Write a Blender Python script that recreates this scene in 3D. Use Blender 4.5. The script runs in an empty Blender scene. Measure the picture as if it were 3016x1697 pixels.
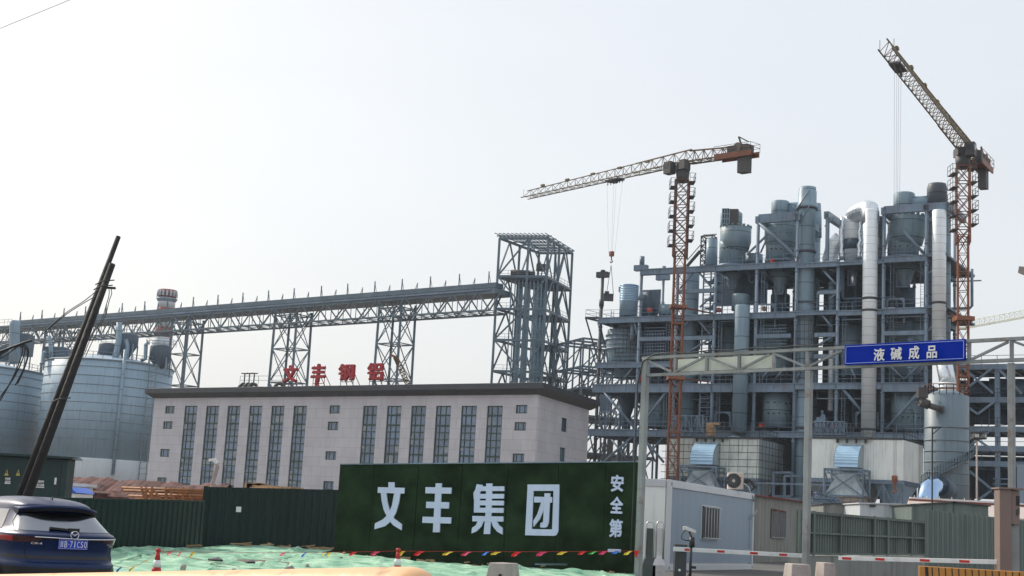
import bpy, math, random
from mathutils import Vector as V, Matrix
random.seed(7)
R = math.radians
sc = bpy.context.scene
col = sc.collection
# ---------------------------------------------------------------- camera
F, CX, CY, EYE = 4100.0, 1508.0, 848.5, 1.55
PITCH, ROLL = math.atan(703/4100.0), R(3.15)
_r0, _u0, FW = V((1,0,0)), V((0,-math.sin(PITCH),math.cos(PITCH))), V((0,math.cos(PITCH),math.sin(PITCH)))
RT = _r0*math.cos(ROLL)+_u0*math.sin(ROLL)
UP = -_r0*math.sin(ROLL)+_u0*math.cos(ROLL)
CAM = V((0,0,EYE))
cd = bpy.data.cameras.new('camera'); cam = bpy.data.objects.new('camera', cd); col.objects.link(cam)
m = Matrix((RT, UP, -FW)).transposed().to_4x4(); m.translation = CAM
cam.matrix_world = m
cd.sensor_width = 36; cd.lens = 36*F/3016.0; cd.clip_start = .1; cd.clip_end = 6000
sc.camera = cam
# ---------------------------------------------------------------- light
SUN_EL, SUN_AZ = R(38), R(-52)      # azimuth from +Y (view direction), negative = left
w = bpy.data.worlds.new('World'); sc.world = w; w.use_nodes = True
nt = w.node_tree; bg = nt.nodes['Background']
sky = nt.nodes.new('ShaderNodeTexSky'); sky.sky_type = 'NISHITA'; sky.sun_disc = False
sky.sun_elevation = SUN_EL; sky.sun_rotation = SUN_AZ; sky.altitude = 50
sky.air_density = 1.4; sky.dust_density = 6.0; sky.ozone_density = 1.0
mx = nt.nodes.new('ShaderNodeMix'); mx.data_type = 'RGBA'; mx.inputs[0].default_value = .6
nt.links.new(sky.outputs[0], mx.inputs[6]); mx.inputs[7].default_value = (10.9,11.3,11.8,1)
tcw = nt.nodes.new('ShaderNodeTexCoord'); mpw = nt.nodes.new('ShaderNodeMapping'); mpw.inputs['Scale'].default_value = (1.2,1.2,3.5)
nw = nt.nodes.new('ShaderNodeTexNoise'); nw.inputs['Scale'].default_value = 1.6; nw.inputs['Detail'].default_value = 6
nt.links.new(tcw.outputs['Generated'], mpw.inputs[0]); nt.links.new(mpw.outputs[0], nw.inputs['Vector'])
mr = nt.nodes.new('ShaderNodeMapRange'); mr.inputs[1].default_value = .3; mr.inputs[2].default_value = .7; mr.inputs[3].default_value = .965; mr.inputs[4].default_value = 1.03; nt.links.new(nw.outputs['Fac'], mr.inputs[0])
vm = nt.nodes.new('ShaderNodeVectorMath'); vm.operation = 'SCALE'; nt.links.new(mx.outputs[2], vm.inputs[0]); nt.links.new(mr.outputs[0], vm.inputs['Scale'])
nt.links.new(vm.outputs[0], bg.inputs[0]); bg.inputs[1].default_value = .085
sl = bpy.data.lights.new('sun', 'SUN'); sl.energy = 2.6; sl.angle = R(.6); sl.color = (1,.93,.82)
so = bpy.data.objects.new('sun', sl); col.objects.link(so)
sd = V((math.sin(SUN_AZ)*math.cos(SUN_EL), math.cos(SUN_AZ)*math.cos(SUN_EL), math.sin(SUN_EL)))
so.rotation_euler = sd.to_track_quat('Z','Y').to_euler(); so.location = (0,0,80)
sc.view_settings.view_transform = 'Standard'; sc.view_settings.look = 'None'
sc.view_settings.exposure = .30; sc.view_settings.gamma = 1
# ---------------------------------------------------------------- pixel geometry (photo pixels -> world)
def ray(px,py): return RT*((px-CX)/F)+UP*((CY-py)/F)+FW
def at_y(px,py,y): d=ray(px,py); return CAM+d*(y/d.y)
def at_z(px,py,z): d=ray(px,py); return CAM+d*((z-EYE)/d.z)
def depth(p): return (V(p)-CAM).dot(FW)
def zat(x,y,py):                      # height over (x,y) seen at row py
    k=(CY-py)/F; q=V((x,y,0))-CAM
    return (k*q.dot(FW)-q.dot(UP))/(UP.z-k*FW.z)
class Plane:                          # vertical plane through a with horizontal direction d
    def __init__(s,a,b=None,d=None):
        s.a=V((a[0],a[1],0)); s.u=(V((b[0],b[1],0))-s.a).normalized() if b is not None else V((d[0],d[1],0)).normalized()
        s.n=V((-s.u.y,s.u.x,0))       # away from the camera for u to the right
    def hit(s,px,py,v=0):
        d=ray(px,py); o=CAM-(s.a+s.n*v); t=-o.dot(s.n)/d.dot(s.n); return CAM+d*t
    def uz(s,px,py,v=0): p=s.hit(px,py,v); return (p-s.a).dot(s.u), p.z
    def P(s,u,v,z): q=s.a+s.u*u+s.n*v; return V((q.x,q.y,z))
# ---------------------------------------------------------------- mesh builder
class MB:
    def __init__(s): s.v=[]; s.f=[]; s.sm=[]
    def add(s,vs,fs,smooth=False):
        o=len(s.v); s.v+= [tuple(x) for x in vs]; s.f+=[tuple(i+o for i in f) for f in fs]; s.sm+=[smooth]*len(fs); return s
    def hexa(s,c): # 8 corners: bottom 4 ccw, top 4 ccw
        return s.add(c,[(3,2,1,0),(4,5,6,7),(0,1,5,4),(1,2,6,5),(2,3,7,6),(3,0,4,7)])
    def box(s,x0,x1,y0,y1,z0,z1):
        return s.hexa([(x0,y0,z0),(x1,y0,z0),(x1,y1,z0),(x0,y1,z0),(x0,y0,z1),(x1,y0,z1),(x1,y1,z1),(x0,y1,z1)])
    def pbox(s,pl,u0,u1,v0,v1,z0,z1):
        return s.hexa([pl.P(u0,v0,z0),pl.P(u1,v0,z0),pl.P(u1,v1,z0),pl.P(u0,v1,z0),pl.P(u0,v0,z1),pl.P(u1,v0,z1),pl.P(u1,v1,z1),pl.P(u0,v1,z1)])
    def beam(s,a,b,w,h=None,up=None):
        a=V(a); b=V(b); d=(b-a); L=d.length
        if L<1e-6: return s
        d/=L; h=h or w; up=V(up) if up else (V((0,0,1)) if abs(d.z)<.95 else V((0,1,0)))
        x=d.cross(up).normalized()*(w/2); y=x.cross(d).normalized()*(h/2)
        return s.add([a-x-y,a+x-y,a+x+y,a-x+y,b-x-y,b+x-y,b+x+y,b-x+y],[(0,1,2,3),(7,6,5,4),(0,4,5,1),(1,5,6,2),(2,6,7,3),(3,7,4,0)])
    def cyl(s,a,b,r,r2=None,n=16,cap=True):
        a=V(a); b=V(b); d=(b-a)
        if d.length<1e-6: return s
        d.normalize(); r2=r if r2 is None else r2
        t=V((1,0,0)) if abs(d.x)<.9 else V((0,1,0)); x=d.cross(t).normalized(); y=d.cross(x)
        o=len(s.v)
        for c,q in ((a,r),(b,r2)):
            for i in range(n):
                t=2*math.pi*i/n; s.v.append(tuple(c+x*(q*math.cos(t))+y*(q*math.sin(t))))
        for i in range(n):
            j=(i+1)%n; s.f.append((o+j,o+i,o+n+i,o+n+j)); s.sm.append(True)
        if cap:
            s.f.append(tuple(o+i for i in range(n))); s.sm.append(False)
            s.f.append(tuple(o+n+i for i in reversed(range(n)))); s.sm.append(False)
        return s
    def lathe(s,x,y,prof,n=32,smooth=True,cx=0,cy=0):
        o=len(s.v)
        for (r,z) in prof:
            for i in range(n):
                t=2*math.pi*i/n; s.v.append((x+r*math.cos(t),y+r*math.sin(t),z))
        for k in range(len(prof)-1):
            for i in range(n):
                j=(i+1)%n; a=o+k*n; b=a+n; s.f.append((a+i,a+j,b+j,b+i)); s.sm.append(smooth)
        s.f.append(tuple(o+i for i in reversed(range(n)))); s.sm.append(False)
        e=o+(len(prof)-1)*n; s.f.append(tuple(e+i for i in range(n))); s.sm.append(False)
        return s
    def tube(s,pts,r,n=10,rs=None):
        pts=[V(p) for p in pts]; o=len(s.v); m_=len(pts); px=None
        for k,p in enumerate(pts):
            d=(pts[min(k+1,m_-1)]-pts[max(k-1,0)]).normalized()
            if px is None: t=V((0,0,1)) if abs(d.z)<.9 else V((1,0,0)); px=d.cross(t).normalized()
            px=(px-d*px.dot(d)).normalized(); py=d.cross(px); q=rs[k] if rs else r
            for i in range(n):
                t=2*math.pi*i/n; s.v.append(tuple(p+px*(q*math.cos(t))+py*(q*math.sin(t))))
        for k in range(m_-1):
            for i in range(n):
                j=(i+1)%n; a=o+k*n; b=a+n; s.f.append((a+i,a+j,b+j,b+i)); s.sm.append(True)
        s.f.append(tuple(o+i for i in reversed(range(n)))); s.sm.append(False)
        e=o+(m_-1)*n; s.f.append(tuple(e+i for i in range(n))); s.sm.append(False)
        return s
    def prism(s,pts,off):              # polygon of world points pushed by off
        n=len(pts); off=V(off); a=[V(p) for p in pts]
        s.add(a+[p+off for p in a],[tuple(range(n)),tuple(range(2*n-1,n-1,-1))]+[(i,i+n,(i+1)%n+n,(i+1)%n) for i in range(n)])
        return s
    def corr(s,a,b,z0,z1,pitch=.25,dep=.04,thick=.02,z1b=None,z0b=None):   # trapezoid sheet from a to b with closed back
        a=V((a[0],a[1],0)); b=V((b[0],b[1],0)); d=b-a; L=d.length; d/=L; nrm=V((d.y,-d.x,0)); n=max(2,int(L/pitch)); z1b=z1 if z1b is None else z1b; z0b=z0 if z0b is None else z0b
        pr=[]
        for i in range(n):
            for f_,o_ in ((0,0),(.4,0),(.5,1),(.9,1)): pr.append(((i+f_)/n,o_))
        pr.append((1,0)); q=[]
        for t,o_ in pr:
            p=a+d*(L*t)+nrm*(dep*o_); q.append((p.x,p.y,z0+(z0b-z0)*t,z1+(z1b-z1)*t))
        k=len(q); bk=nrm*(-thick)
        vs=[(x,y,z) for x,y,z,_ in q]+[(x,y,t) for x,y,_,t in q]+[(a.x+bk.x,a.y+bk.y,z0),(b.x+bk.x,b.y+bk.y,z0b),(b.x+bk.x,b.y+bk.y,z1b),(a.x+bk.x,a.y+bk.y,z1)]
        fs=[(i,i+1,k+i+1,k+i) for i in range(k-1)]+[(2*k+1,2*k,2*k+3,2*k+2),(0,k,2*k+3,2*k),(k-1,2*k+1,2*k+2,2*k-1)]
        fs+=[tuple([k+i for i in range(k)]+[2*k+2,2*k+3]), tuple([i for i in reversed(range(k))]+[2*k,2*k+1])]
        return s.add(vs,fs)
    def build(s,name,mt,parent=None,base=None,bevel=0):
        b=V(parent['_b']) if (parent is not None and '_b' in parent) else (V(base) if base is not None else V((0,0,0)))
        me=bpy.data.meshes.new(name); me.from_pydata([(x-b.x,y-b.y,z-b.z) for x,y,z in s.v],[],s.f)
        me.polygons.foreach_set('use_smooth',s.sm); me.materials.append(mt); me.update()
        o=bpy.data.objects.new(name,me); col.objects.link(o)
        if parent is not None: o.parent=parent
        else: o.location=b
        o['_b']=tuple(b)
        if bevel:
            md=o.modifiers.new('bevel','BEVEL'); md.width=bevel; md.segments=2; md.limit_method='ANGLE'
        return o
def tag(o,label=None,cat=None,group=None,kind=None):
    if label: o['label']=label
    if cat: o['category']=cat
    if group: o['group']=group
    if kind: o['kind']=kind
    return o
def thing(name,label,cat,base,group=None):
    o=bpy.data.objects.new(name,None); col.objects.link(o); o.location=base; o['_b']=tuple(base); o.empty_display_size=.3
    return tag(o,label,cat,group)
# ---------------------------------------------------------------- materials
def mat(name,c,rough=.6,metal=0,var=.12,scale=.6,bump=0,bscale=8,coat=0,seam=0,seamw=.07,rust=0,streak=0,wave=0,spec=.5,c2=None,tr=0):
    m=bpy.data.materials.new(name); m.use_nodes=True; t=m.node_tree; b=t.nodes['Principled BSDF']; L=t.links.new
    b.inputs['Roughness'].default_value=rough; b.inputs['Metallic'].default_value=metal; b.inputs['Coat Weight'].default_value=coat; b.inputs['Specular IOR Level'].default_value=spec
    tc=t.nodes.new('ShaderNodeTexCoord'); ob=tc.outputs['Object']
    def noise(sc_,vec=None,det=5):
        n=t.nodes.new('ShaderNodeTexNoise'); n.inputs['Scale'].default_value=sc_; n.inputs['Detail'].default_value=det; L(vec or ob,n.inputs['Vector']); return n.outputs['Fac']
    def mix(fac,a,bb):
        x=t.nodes.new('ShaderNodeMix'); x.data_type='RGBA'
        for s_,v_ in ((0,fac),(6,a),(7,bb)):
            if isinstance(v_,bpy.types.NodeSocket): L(v_,x.inputs[s_])
            else: x.inputs[s_].default_value=v_ if s_==0 else (*v_,1)
        return x.outputs[2]
    def rampf(f,lo,hi):
        r=t.nodes.new('ShaderNodeMapRange'); L(f,r.inputs[0]); r.inputs[1].default_value=lo; r.inputs[2].default_value=hi; return r.outputs[0]
    def math_(op,a,bv=None):
        n=t.nodes.new('ShaderNodeMath'); n.operation=op
        for i,v_ in enumerate((a,bv)):
            if v_ is None: continue
            if isinstance(v_,bpy.types.NodeSocket): L(v_,n.inputs[i])
            else: n.inputs[i].default_value=v_
        return n.outputs[0]
    lo=tuple(max(0,x*(1-var)) for x in c); hi=tuple(min(1,x*(1+var)) for x in (c2 or c))
    colr=mix(rampf(noise(scale),.3,.7),lo,hi)
    if streak:
        mp=t.nodes.new('ShaderNodeMapping'); mp.inputs['Scale'].default_value=(3,3,.18); L(ob,mp.inputs[0])
        colr=mix(math_('MULTIPLY',rampf(noise(1.2,mp.outputs[0]),.5,.78),streak),colr,tuple(x*.35 for x in c))
    if rust:
        colr=mix(math_('MULTIPLY',rampf(noise(scale*2.7),.58,.7),rust),colr,(.16,.07,.035))
    if seam:
        sp=t.nodes.new('ShaderNodeSeparateXYZ'); L(ob,sp.inputs[0]); md=math_('MODULO',math_('ADD',sp.outputs[2],1000*seam),seam)
        colr=mix(math_('LESS_THAN',md,seamw),colr,tuple(x*.28 for x in c))
    L(colr,b.inputs['Base Color'])
    L(math_('ADD',math_('MULTIPLY',noise(scale*3),.2),rough-.1),b.inputs['Roughness'])
    if tr:
        tl=t.nodes.new('ShaderNodeBsdfTranslucent'); L(colr,tl.inputs[0]); ms=t.nodes.new('ShaderNodeMixShader'); ms.inputs[0].default_value=tr
        L(b.outputs[0],ms.inputs[1]); L(tl.outputs[0],ms.inputs[2]); L(ms.outputs[0],t.nodes['Material Output'].inputs['Surface'])
    if bump or wave:
        bp=t.nodes.new('ShaderNodeBump'); bp.inputs['Strength'].default_value=bump or .5; bp.inputs['Distance'].default_value=.05
        L(noise(bscale),bp.inputs['Height']); L(bp.outputs[0],b.inputs['Normal'])
    return m
M={}
def gm(k,*a,**kw): M[k]=mat(k,*a,**kw)
gm('plant_steel',(.165,.23,.305),.5,0,.25,.3,streak=.6,rust=.3)
gm('plant_drum',(.205,.29,.345),.5,0,.2,.25,seam=2.3,seamw=.11,streak=.6,rust=.12,bump=.25,bscale=.9)
gm('plant_pipe',(.225,.325,.40),.45,0,.14,.3,seam=2.6,seamw=.1,streak=.4,bump=.2,bscale=.9)
gm('dark_drum',(.07,.09,.11),.5,0,.15,.3,seam=1.6,seamw=.12)
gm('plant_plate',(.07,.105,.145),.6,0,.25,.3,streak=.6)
gm('gallery_steel',(.105,.15,.185),.5,0,.2,.4,streak=.3)
gm('dark_steel',(.055,.06,.065),.6,0,.2,.5)
gm('foil',(.86,.92,.95),.5,.35,.06,.8,bump=.5,bscale=2.2,seam=1.1,seamw=.03)
gm('foil_crumpled',(.72,.76,.8),.28,.85,.1,2,bump=1,bscale=1.6)
gm('mirror_steel',(.34,.50,.72),.1,1,.05,1)
gm('clad_white',(.84,.88,.85),.5,0,.08,.4,streak=.45)
gm('clad_old',(.76,.82,.77),.6,0,.2,.5,streak=.8)
gm('hood_metal',(.42,.62,.8),.35,.35,.08,.5)
gm('hopper_metal',(.38,.45,.48),.5,.2,.15,.5,streak=.4)
gm('silo_metal',(.27,.38,.475),.5,0,.14,.12,streak=.5,bump=.2,bscale=.5); gm('tank_metal',(.15,.205,.245),.5,0,.12,.2,streak=.45,rust=.1,bump=.2,bscale=.5)
gm('silo_ring',(.16,.2,.23),.6)
gm('silo_base',(.52,.57,.6),.7,0,.1,.3,streak=.3)
gm('crane_brown',(.13,.05,.028),.6,0,.3,.8,rust=.3); gm('crane_orange',(.21,.068,.028),.5,0,.25,.8,rust=.3)
gm('crane_yellow',(.12,.08,.03),.5,0,.3,.6,rust=.5)
gm('crane_dark',(.06,.055,.055),.6,0,.2,.6)
gm('cable',(.03,.03,.035),.6)
gm('chimney_white',(.5,.55,.58),.7,0,.1,.2); gm('chimney_red',(.3,.075,.06),.7,0,.15,.2)
gm('granite',(.545,.54,.575),.7,0,.08,.35,streak=.16)
gm('eave',(.045,.05,.058),.5,0,.1,.5)
gm('window_frame',(.02,.05,.04),.5)
gm('glass',(.10,.155,.235),.1,0,.5,.3,spec=1); gm('blind',(.26,.29,.31),.5,0,.2,.8)
gm('glass_dark',(.05,.055,.065),.2,0,.3,.5)
gm('letter_red',(.40,.016,.022),.5,0,.12,1.2)
gm('fence_green',(.003,.021,.018),.5,0,.2,.7,streak=.5,spec=.3)
gm('turf_green',(.026,.046,.024),.95,0,.45,1.3,bump=1,bscale=60,spec=.1)
gm('letter_white',(.60,.64,.86),.7,0,.1,.8,streak=.2)
gm('net_green',(.16,.44,.29),.8,0,.22,1.9,bump=1,bscale=12,c2=(.46,.68,.50),spec=.15,tr=.15,streak=0)
gm('timber',(.42,.27,.15),.8,0,.3,2)
gm('box_green',(.006,.032,.034),.5,0,.15,.6,streak=.3)
gm('warn_yellow',(.55,.45,.12),.5,0,.1,3); gm('white_paint',(.75,.76,.76),.5,0,.06,2)
gm('pole_concrete',(.016,.014,.014),.8,0,.3,1.5,bump=.6,bscale=8)
gm('asphalt',(.09,.088,.085),.9,0,.25,.4,bump=.3,bscale=20)
gm('soil',(.17,.13,.10),.95,0,.3,.3,bump=.6,bscale=3)
gm('container_white',(.60,.63,.66),.45,0,.05,.5,streak=.15)
gm('container_blue',(.27,.335,.42),.55,0,.05,.4,streak=.2)
gm('ac_cream',(.55,.47,.42),.5,0,.06,3); gm('black_plastic',(.02,.02,.022),.5)
gm('stainless',(.50,.49,.5),.3,.9,.12,1.2,streak=.3)
gm('shed_grey',(.25,.26,.24),.6,0,.15,.5,streak=.8,rust=.3); gm('rust_red',(.2,.05,.035),.8,0,.3,2)
gm('gate_green',(.125,.155,.14),.55,0,.14,.5,streak=.8); gm('wall_green',(.15,.19,.175),.5,0,.1,.4,streak=.7)
gm('gantry_steel',(.27,.285,.29),.5,0,.25,1.2,streak=.6,rust=.5)
gm('gantry_panel',(.84,.86,.8),.6,0,.07,1,streak=.3,tr=.5)
gm('sign_blue',(.002,.024,.33),.8,0,.1,.8,spec=.12)
gm('sign_line',(.35,.45,.8),.5)
gm('barrier_white',(.72,.74,.74),.45,0,.05,2,streak=.3); gm('barrier_red',(.5,.02,.015),.45)
gm('concrete',(.38,.33,.31),.85,0,.15,2.5,bump=.5,bscale=15,streak=.4)
gm('kiosk_brown',(.22,.16,.14),.5,0,.08,1.2)
gm('stripe_orange',(.55,.24,.05),.55,0,.15,2)
gm('pipe_yellow',(.80,.47,.24),.42,0,.06,2.5,rust=.5,bump=.1,bscale=10)
gm('cone_red',(.5,.02,.02),.5,0,.1,4)
gm('bamboo',(.30,.125,.045),.6,0,.35,2,rust=.5); gm('rubble',(.10,.04,.035),.9,0,.6,1.6,bump=1,bscale=4,rust=.8)
gm('tent_blue',(.02,.12,.6),.5); gm('orange_red',(.6,.06,.02),.6)
for k,c in (('flag_red',(.75,.03,.03)),('flag_pink',(.75,.06,.2)),('flag_yellow',(.75,.6,.05)),('flag_green',(.08,.5,.12)),('flag_blue',(.03,.25,.75))): gm(k,c,.6,tr=.4)
def lattice(mb,A,B,w,h,n,c,b,side=None,xb=False,top=True):
    """box lattice from A to B; w across, h along 'hv'; chords c, braces b"""
    A=V(A); B=V(B); d=(B-A).normalized()
    sd=V(side) if side is not None else (d.cross(V((0,0,1))).normalized() if abs(d.z)<.95 else V((1,0,0)))
    sd=(sd-d*sd.dot(d)).normalized(); hv=sd.cross(d).normalized()
    cs=[sd*(sx*w/2)+hv*(sy*h/2) for sx,sy in ((-1,-1),(1,-1),(1,1),(-1,1))]
    for q in cs: mb.beam(A+q,B+q,c)
    for i in range(n+1):
        p=A+(B-A)*(i/n)
        for k in range(4): mb.beam(p+cs[k],p+cs[(k+1)%4],b)
        if i<n:
            p2=A+(B-A)*((i+1)/n)
            for k in range(4):
                a,e=cs[k],cs[(k+1)%4]
                if xb: mb.beam(p+a,p2+e,b); mb.beam(p+e,p2+a,b)
                elif (i+k)%2: mb.beam(p+a,p2+e,b)
                else: mb.beam(p+e,p2+a,b)
    return mb
def rail(mb,pts,h=1.1,step=1.8,r=.05):
    for a,b in zip(pts,pts[1:]):
        a=V(a); b=V(b); n=max(1,int((b-a).length/step))
        for z in (h,h*.5): mb.beam(a+V((0,0,z)),b+V((0,0,z)),r)
        for i in range(n+1):
            p=a+(b-a)*(i/n); mb.beam(p,p+V((0,0,h)),r)
    return mb
_tm={}
def text_mesh(body,bold=.0):
    cu=bpy.data.curves.new('t','FONT'); cu.body=body; cu.align_x='CENTER'; cu.offset=bold; cu.extrude=0.03; cu.resolution_u=3
    o=bpy.data.objects.new('t',cu); col.objects.link(o); dg=bpy.context.evaluated_depsgraph_get(); dg.update()
    me=bpy.data.meshes.new_from_object(o.evaluated_get(dg)); bpy.data.objects.remove(o)
    vs=[v.co.copy() for v in me.vertices]; fs=[tuple(p.vertices) for p in me.polygons]
    bpy.data.meshes.remove(me)
    x0=min(v.x for v in vs); x1=max(v.x for v in vs); y0=min(v.y for v in vs); y1=max(v.y for v in vs)
    return [((v.x-x0)/(x1-x0),(v.y-y0)/(y1-y0),v.z/.03) for v in vs],fs
def put_text(mb,body,o,ux,uy,nrm,thick,bold=.02):   # glyph box mapped on o + ux*[0..1] + uy*[0..1]
    vs,fs=text_mesh(body,0); o=V(o); ux=V(ux); uy=V(uy); nrm=V(nrm); h=bold*1.1; k=0
    for dx,dy in ((0,0),(h,0),(-h,0),(0,h),(0,-h),(h*.7,h*.7),(-h*.7,-h*.7)) if bold>0 else ((0,0),):
        mb.add([o+ux*(dx+a*(1-2*h)+h)+uy*(dy+b*(1-2*h)+h)+nrm*(thick*(c+1)/2*(1+k*.03)) for a,b,c in vs],fs); k+=1
    return mb
# ================================================================ setting
def gz(y): return 0.0 if y<24 else (.4 if y>36 else .4*(y-24)/12)
mb=MB(); ys=[-40,0,24,28,32,36,60,120,400,900]; xs=[-700,-400,-60,-20,-8,0,8,20,60,400,700]
vs=[(x,y,gz(y)) for y in ys for x in xs]; n=len(xs)
mb.add(vs,[(j*n+i,j*n+i+1,(j+1)*n+i+1,(j+1)*n+i) for j in range(len(ys)-1) for i in range(n-1)])
tag(mb.build('ground',M['soil']),kind='structure')
mb=MB(); vs=[]; ry=[-30,0,12,24,28,31]
for y in ry:
    for x in (-30,-10,0,30): vs.append((x,y,gz(y)+.006))
mb.add(vs,[(j*4+i,j*4+i+1,(j+1)*4+i+1,(j+1)*4+i) for j in range(len(ry)-1) for i in range(3)])
tag(mb.build('road',M['asphalt']),kind='structure')
mb=MB(); vs=[]; ry=[31,36,60,100]
for y in ry:
    for x in (4.4,30): vs.append((x,y,gz(y)+.008))
mb.add(vs,[(j*2,j*2+1,j*2+3,j*2+2) for j in range(3)])
tag(mb.build('driveway',M['asphalt']),kind='structure')

# ---------------------------------------------------------------- office building
H=17.0
oA,oB,oC=at_z(456,1172,H),at_z(1585,1161,H),at_z(1735,1207,H)
oD=oA+(oC-oB)
off=thing('office_building','long pale stone office block with dark flared roof and rows of tall windows','building',(oA.x,oA.y,.4))
def wallmesh(pl,L,z0,z1,ops,th=.45):
    us=sorted({0,L}|{o[0] for o in ops}|{o[1] for o in ops}); zs=sorted({z0,z1}|{o[2] for o in ops}|{o[3] for o in ops})
    mb=MB(); solid=lambda i,j: 0<=i<len(us)-1 and 0<=j<len(zs)-1 and not any(o[0]-1e-4<=us[i] and us[i+1]<=o[1]+1e-4 and o[2]-1e-4<=zs[j] and zs[j+1]<=o[3]+1e-4 for o in ops)
    for i in range(len(us)-1):
        for j in range(len(zs)-1):
            if not solid(i,j): continue
            a,b,c,d=us[i],us[i+1],zs[j],zs[j+1]; P=pl.P
            mb.add([P(a,0,c),P(b,0,c),P(b,0,d),P(a,0,d)],[(0,1,2,3)]); mb.add([P(a,th,c),P(b,th,c),P(b,th,d),P(a,th,d)],[(3,2,1,0)])
            for (ii,jj,q) in ((i-1,j,((a,c),(a,d))),(i+1,j,((b,c),(b,d))),(i,j-1,((a,c),(b,c))),(i,j+1,((a,d),(b,d)))):
                if not solid(ii,jj):
                    (p,r),(s_,t)=q; mb.add([P(p,0,r),P(s_,0,t),P(s_,th,t),P(p,th,r)],[(0,1,2,3)])
    return mb
plF=Plane(oA,oB); plS=Plane(oB,oC); LF=(V((oB.x,oB.y,0))-plF.a).length; LS=(V((oC.x,oC.y,0))-plS.a).length
def panel_mat(name,src,pl):
    m=M[src].copy(); m.name=name; t=m.node_tree; L=t.links.new; b=t.nodes['Principled BSDF']
    tc=t.nodes.new('ShaderNodeTexCoord'); sp=t.nodes.new('ShaderNodeSeparateXYZ'); L(tc.outputs['Object'],sp.inputs[0])
    dt=t.nodes.new('ShaderNodeVectorMath'); dt.operation='DOT_PRODUCT'; L(tc.outputs['Object'],dt.inputs[0]); dt.inputs[1].default_value=tuple(pl.u)
    cb=t.nodes.new('ShaderNodeCombineXYZ'); L(dt.outputs['Value'],cb.inputs[0]); L(sp.outputs[2],cb.inputs[1])
    br=t.nodes.new('ShaderNodeTexBrick'); L(cb.outputs[0],br.inputs['Vector']); br.offset=.5; br.inputs['Scale'].default_value=1; br.inputs['Mortar Size'].default_value=.03
    br.inputs['Brick Width'].default_value=2.4; br.inputs['Row Height'].default_value=1.25; br.inputs['Mortar Smooth'].default_value=.3
    br.inputs['Color1'].default_value=(1,1,1,1); br.inputs['Color2'].default_value=(.93,.93,.94,1); br.inputs['Mortar'].default_value=(.72,.71,.72,1)
    mx=t.nodes.new('ShaderNodeMix'); mx.data_type='RGBA'; mx.blend_type='MULTIPLY'; mx.inputs[0].default_value=1
    src_=b.inputs['Base Color'].links[0].from_socket; L(src_,mx.inputs[6]); L(br.outputs['Color'],mx.inputs[7]); L(mx.outputs[2],b.inputs['Base Color']); return m
gF=panel_mat('granite_front','granite',plF); gS=panel_mat('granite_side','granite',plS)
tall=[(545,37),(608.5,37.5),(671.4,37.5),(735.7,37.5),(800.4,38),(865.6,39),(1070.5,41),(1141,42),(1212.5,43),(1284.8,44),(1359.8,45),(1435.7,45.5)]
small=[]  # (px,py,w,h)
for x,y,w_,h_ in ((197,327,61,50),(183,428,61,50),(163,610,61,52),(143,797,61,50)): small.append((400+x*.4464,1050+y*.4464,w_*.4464,h_*.4464))
for x,y,w_,h_ in ((1280,323,68,54),(1268,430,69,56),(1253,625,70,56),(1238,822,68,56)): small.append((400+x*.4464,1050+y*.4464,w_*.4464,h_*.4464))
for x,y,w_,h_ in ((1165,320,75,56),(1156,433,75,56),(1143,640,76,58)): small.append((1000+x*.4464,1050+y*.4464,w_*.4464,h_*.4464))
opsF=[]; wins=[]
for x,w_ in tall:
    u0,z1=plF.uz(x,1195.5); u1,_=plF.uz(x+w_,1195.5); opsF.append((u0,u1,2.2,z1)); wins.append((plF,u0,u1,2.2,z1,'t'))
for x,y,w_,h_ in small:
    u0,z1=plF.uz(x,y); u1,_=plF.uz(x+w_,y); _,z0=plF.uz(x,y+h_); z0=max(z0,1.2); opsF.append((u0,u1,z0,z1)); wins.append((plF,u0,u1,z0,z1,'s'))
opsS=[]
for x,y,w_,h_ in ((1468,402,34,93),(1457,598,33,94),(1449,800,33,90)):
    x=1000+x*.4464; y=1050+y*.4464; u0,z1=plS.uz(x,y); u1,_=plS.uz(x+w_*.4464,y); _,z0=plS.uz(x,y+h_*.4464); opsS.append((u0,u1,z0,z1)); wins.append((plS,u0,u1,z0,z1,'s'))
wallmesh(plF,LF,.4,H,opsF).build('front_wall',gF,off); wallmesh(plS,LS,.4,H,opsS).build('side_wall',gS,off)
mb=MB(); pb=Plane(oD,oA); Lb=(oD-oA).length
cI=(oA+oB+oC+oD)/4; mb.hexa([V((q.x,q.y,z_)) for z_ in (.4,H-.1) for q in (oA+(cI-oA)*.04+plF.n*.5,oB+(cI-oB)*.04+plF.n*.5,oC+(cI-oC)*.04,oD)]);mb.build('rear_wall',M['granite'],off)
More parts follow.
